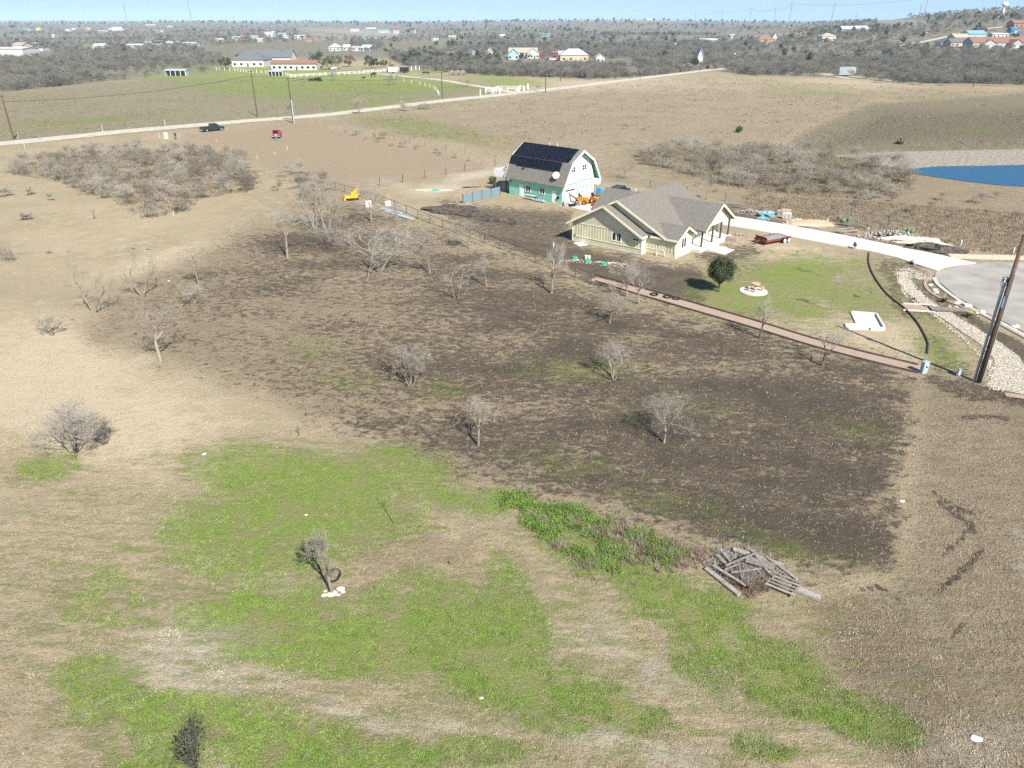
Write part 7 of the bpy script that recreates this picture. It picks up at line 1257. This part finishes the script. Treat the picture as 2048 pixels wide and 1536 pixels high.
 (1786, 32, 8, 'y', 't', 'yellow house on the ridge', dict(D=10, h=7, rise=2)), (1798, 30, 10, 'b', 'm', 'blue-grey house on the ridge', dict(D=10, h=5, rise=2)), (1813, 30, 9, 'w', 'w', 'white house on the ridge', dict(D=10, h=6, rise=2)), (1854, 28, 7, 'w', 'w', 'tiny white house right of the dark ridge tree', dict(D=9, h=5, rise=2)), (1411, 41, 8, 'w', 'w', 'tiny white house on the horizon', dict(D=12, h=8, rise=2)), (1298, 41, 12, 'w', 'w', 'pale building on the horizon', dict(D=12, h=8, rise=1))]
for x, y, w_, wc, rc, lb, kw in H: house_(x, y, w_, wc, rc, lb, **kw)
# water tower, masts, pylons
p = G(2005, 30); wt = empty('water_tower', (p.x, p.y, p.z), 0, 'white globe water tower on the ridge at right', 'tower'); k = p.length / F; MB().cyl((0, 0, 0), (0, 0, 11 * k), 2.2 * k, 1.2 * k, 12).build('stem', M['white'], wt, smooth=True); MB().blob((0, 0, 14 * k), (4.6 * k, 4.6 * k, 3.6 * k), 0, 20, 10).build('tank', M['white'], wt, smooth=True)
MS = mat('hazy_steel', (.22, .25, .28), .6)
def mast(px, py, ptop_, label, wpx=1.2, arms=0, name='radio_mast', dist=None):
    p = G(px, py)
    if dist: p = Vector(((px - 1024) / F / 1.115 * dist, dist, 0)); p.z = T(p.x, p.y)
    k = p.length / F; lo, hi = 0, 600
    for _ in range(40):
        m_ = (lo + hi) / 2
        if proj(p.x, p.y, p.z + m_)[1] > ptop_: lo = m_
        else: hi = m_
    h = lo; w_ = wpx * k / 2; o = empty(name, tuple(p), 0, label, 'mast' if name == 'radio_mast' else 'pylon', 'masts and pylons on the horizon'); mb = MB(); r = .13 * k; n_ = 14
    for s in ((-1, -1), (1, -1), (1, 1), (-1, 1)): mb.cyl((s[0] * w_, s[1] * w_, 0), (s[0] * w_ * (.25 if arms else .9), s[1] * w_ * (.25 if arms else .9), h), r, n=4)
    for i in range(n_):
        z0, z1 = h * i / n_, h * (i + 1) / n_; f0 = 1 - (.75 if arms else .1) * i / n_; f1 = 1 - (.75 if arms else .1) * (i + 1) / n_; sg = 1 if i % 2 else -1; mb.cyl((-sg * w_ * f0, -w_ * f0, z0), (sg * w_ * f1, -w_ * f1, z1), r * .7, n=4).cyl((-sg * w_ * f0, w_ * f0, z0), (sg * w_ * f1, w_ * f1, z1), r * .7, n=4)
    mb.build('lattice', MS, o)
    for a in range(arms): z = h * (.72 + .12 * a); MB().box((0, 0, z), (7 * k, .3 * k, .3 * k)).build('crossarm', MS, o)
    return o, h
mast(383, 42, -8, 'tallest thin mast above the left horizon', 1.1, dist=2600); mast(254, 42, 4, 'shorter thin mast left of the tallest one', .9, dist=2600); mast(1663, 36, 3, 'mast with a round dish at its top left of the ridge', 1.0, dist=1700)
PY = [(1390, 24, 'first small pylon left on the horizon'), (1442, 20, 'second small pylon on the horizon'), (1500, 15, 'third pylon on the horizon'), (1548, 14, 'pylon close to the tall white-topped one'), (1579, 4, 'tall pylon left of the ridge'), (1846, -8, 'pylon behind the ridge centre'), (1836, 8, 'small pole behind the ridge')]
TP = []
for i, (x, t, lb) in enumerate(PY):
    d_ = 3400 - i * 260; d_ = max(d_, 1900); o, h = mast(x, 42, t, lb, 1.4 if i != 6 else .5, 2 if i != 6 else 0, 'power_pylon', dist=d_)
    if i != 6: TP.append(o.location + Vector((0, 0, h * .95)))
for i in range(len(TP) - 1): wire('transmission_line', TP[i], TP[i + 1], 10, .35, 'high voltage line between %s and %s pylon from the left' % (['first', 'second', 'third', 'fourth', 'fifth'][i], ['second', 'third', 'fourth', 'fifth', 'last'][i]), MS)
# ------------------------------------------------------------------ haze
hz = MB().bb(-9500, 9500, -200, 13500, -5, 130).build('haze', bpy.data.materials.new('air')); tag(hz, kind='stuff'); am = hz.data.materials[0]; am.use_nodes = True; an = am.node_tree.nodes; an.remove(an['Principled BSDF'])
pv = an.new('ShaderNodeVolumePrincipled'); pv.inputs['Color'].default_value = (.60, .80, 1, 1); pv.inputs['Density'].default_value = 1.05e-4; pv.inputs['Anisotropy'].default_value = -.2
am.node_tree.links.new(pv.outputs[0], an['Material Output'].inputs['Volume']); hz['label'] = 'faint blue haze over the distant plain'; hz['category'] = 'haze'
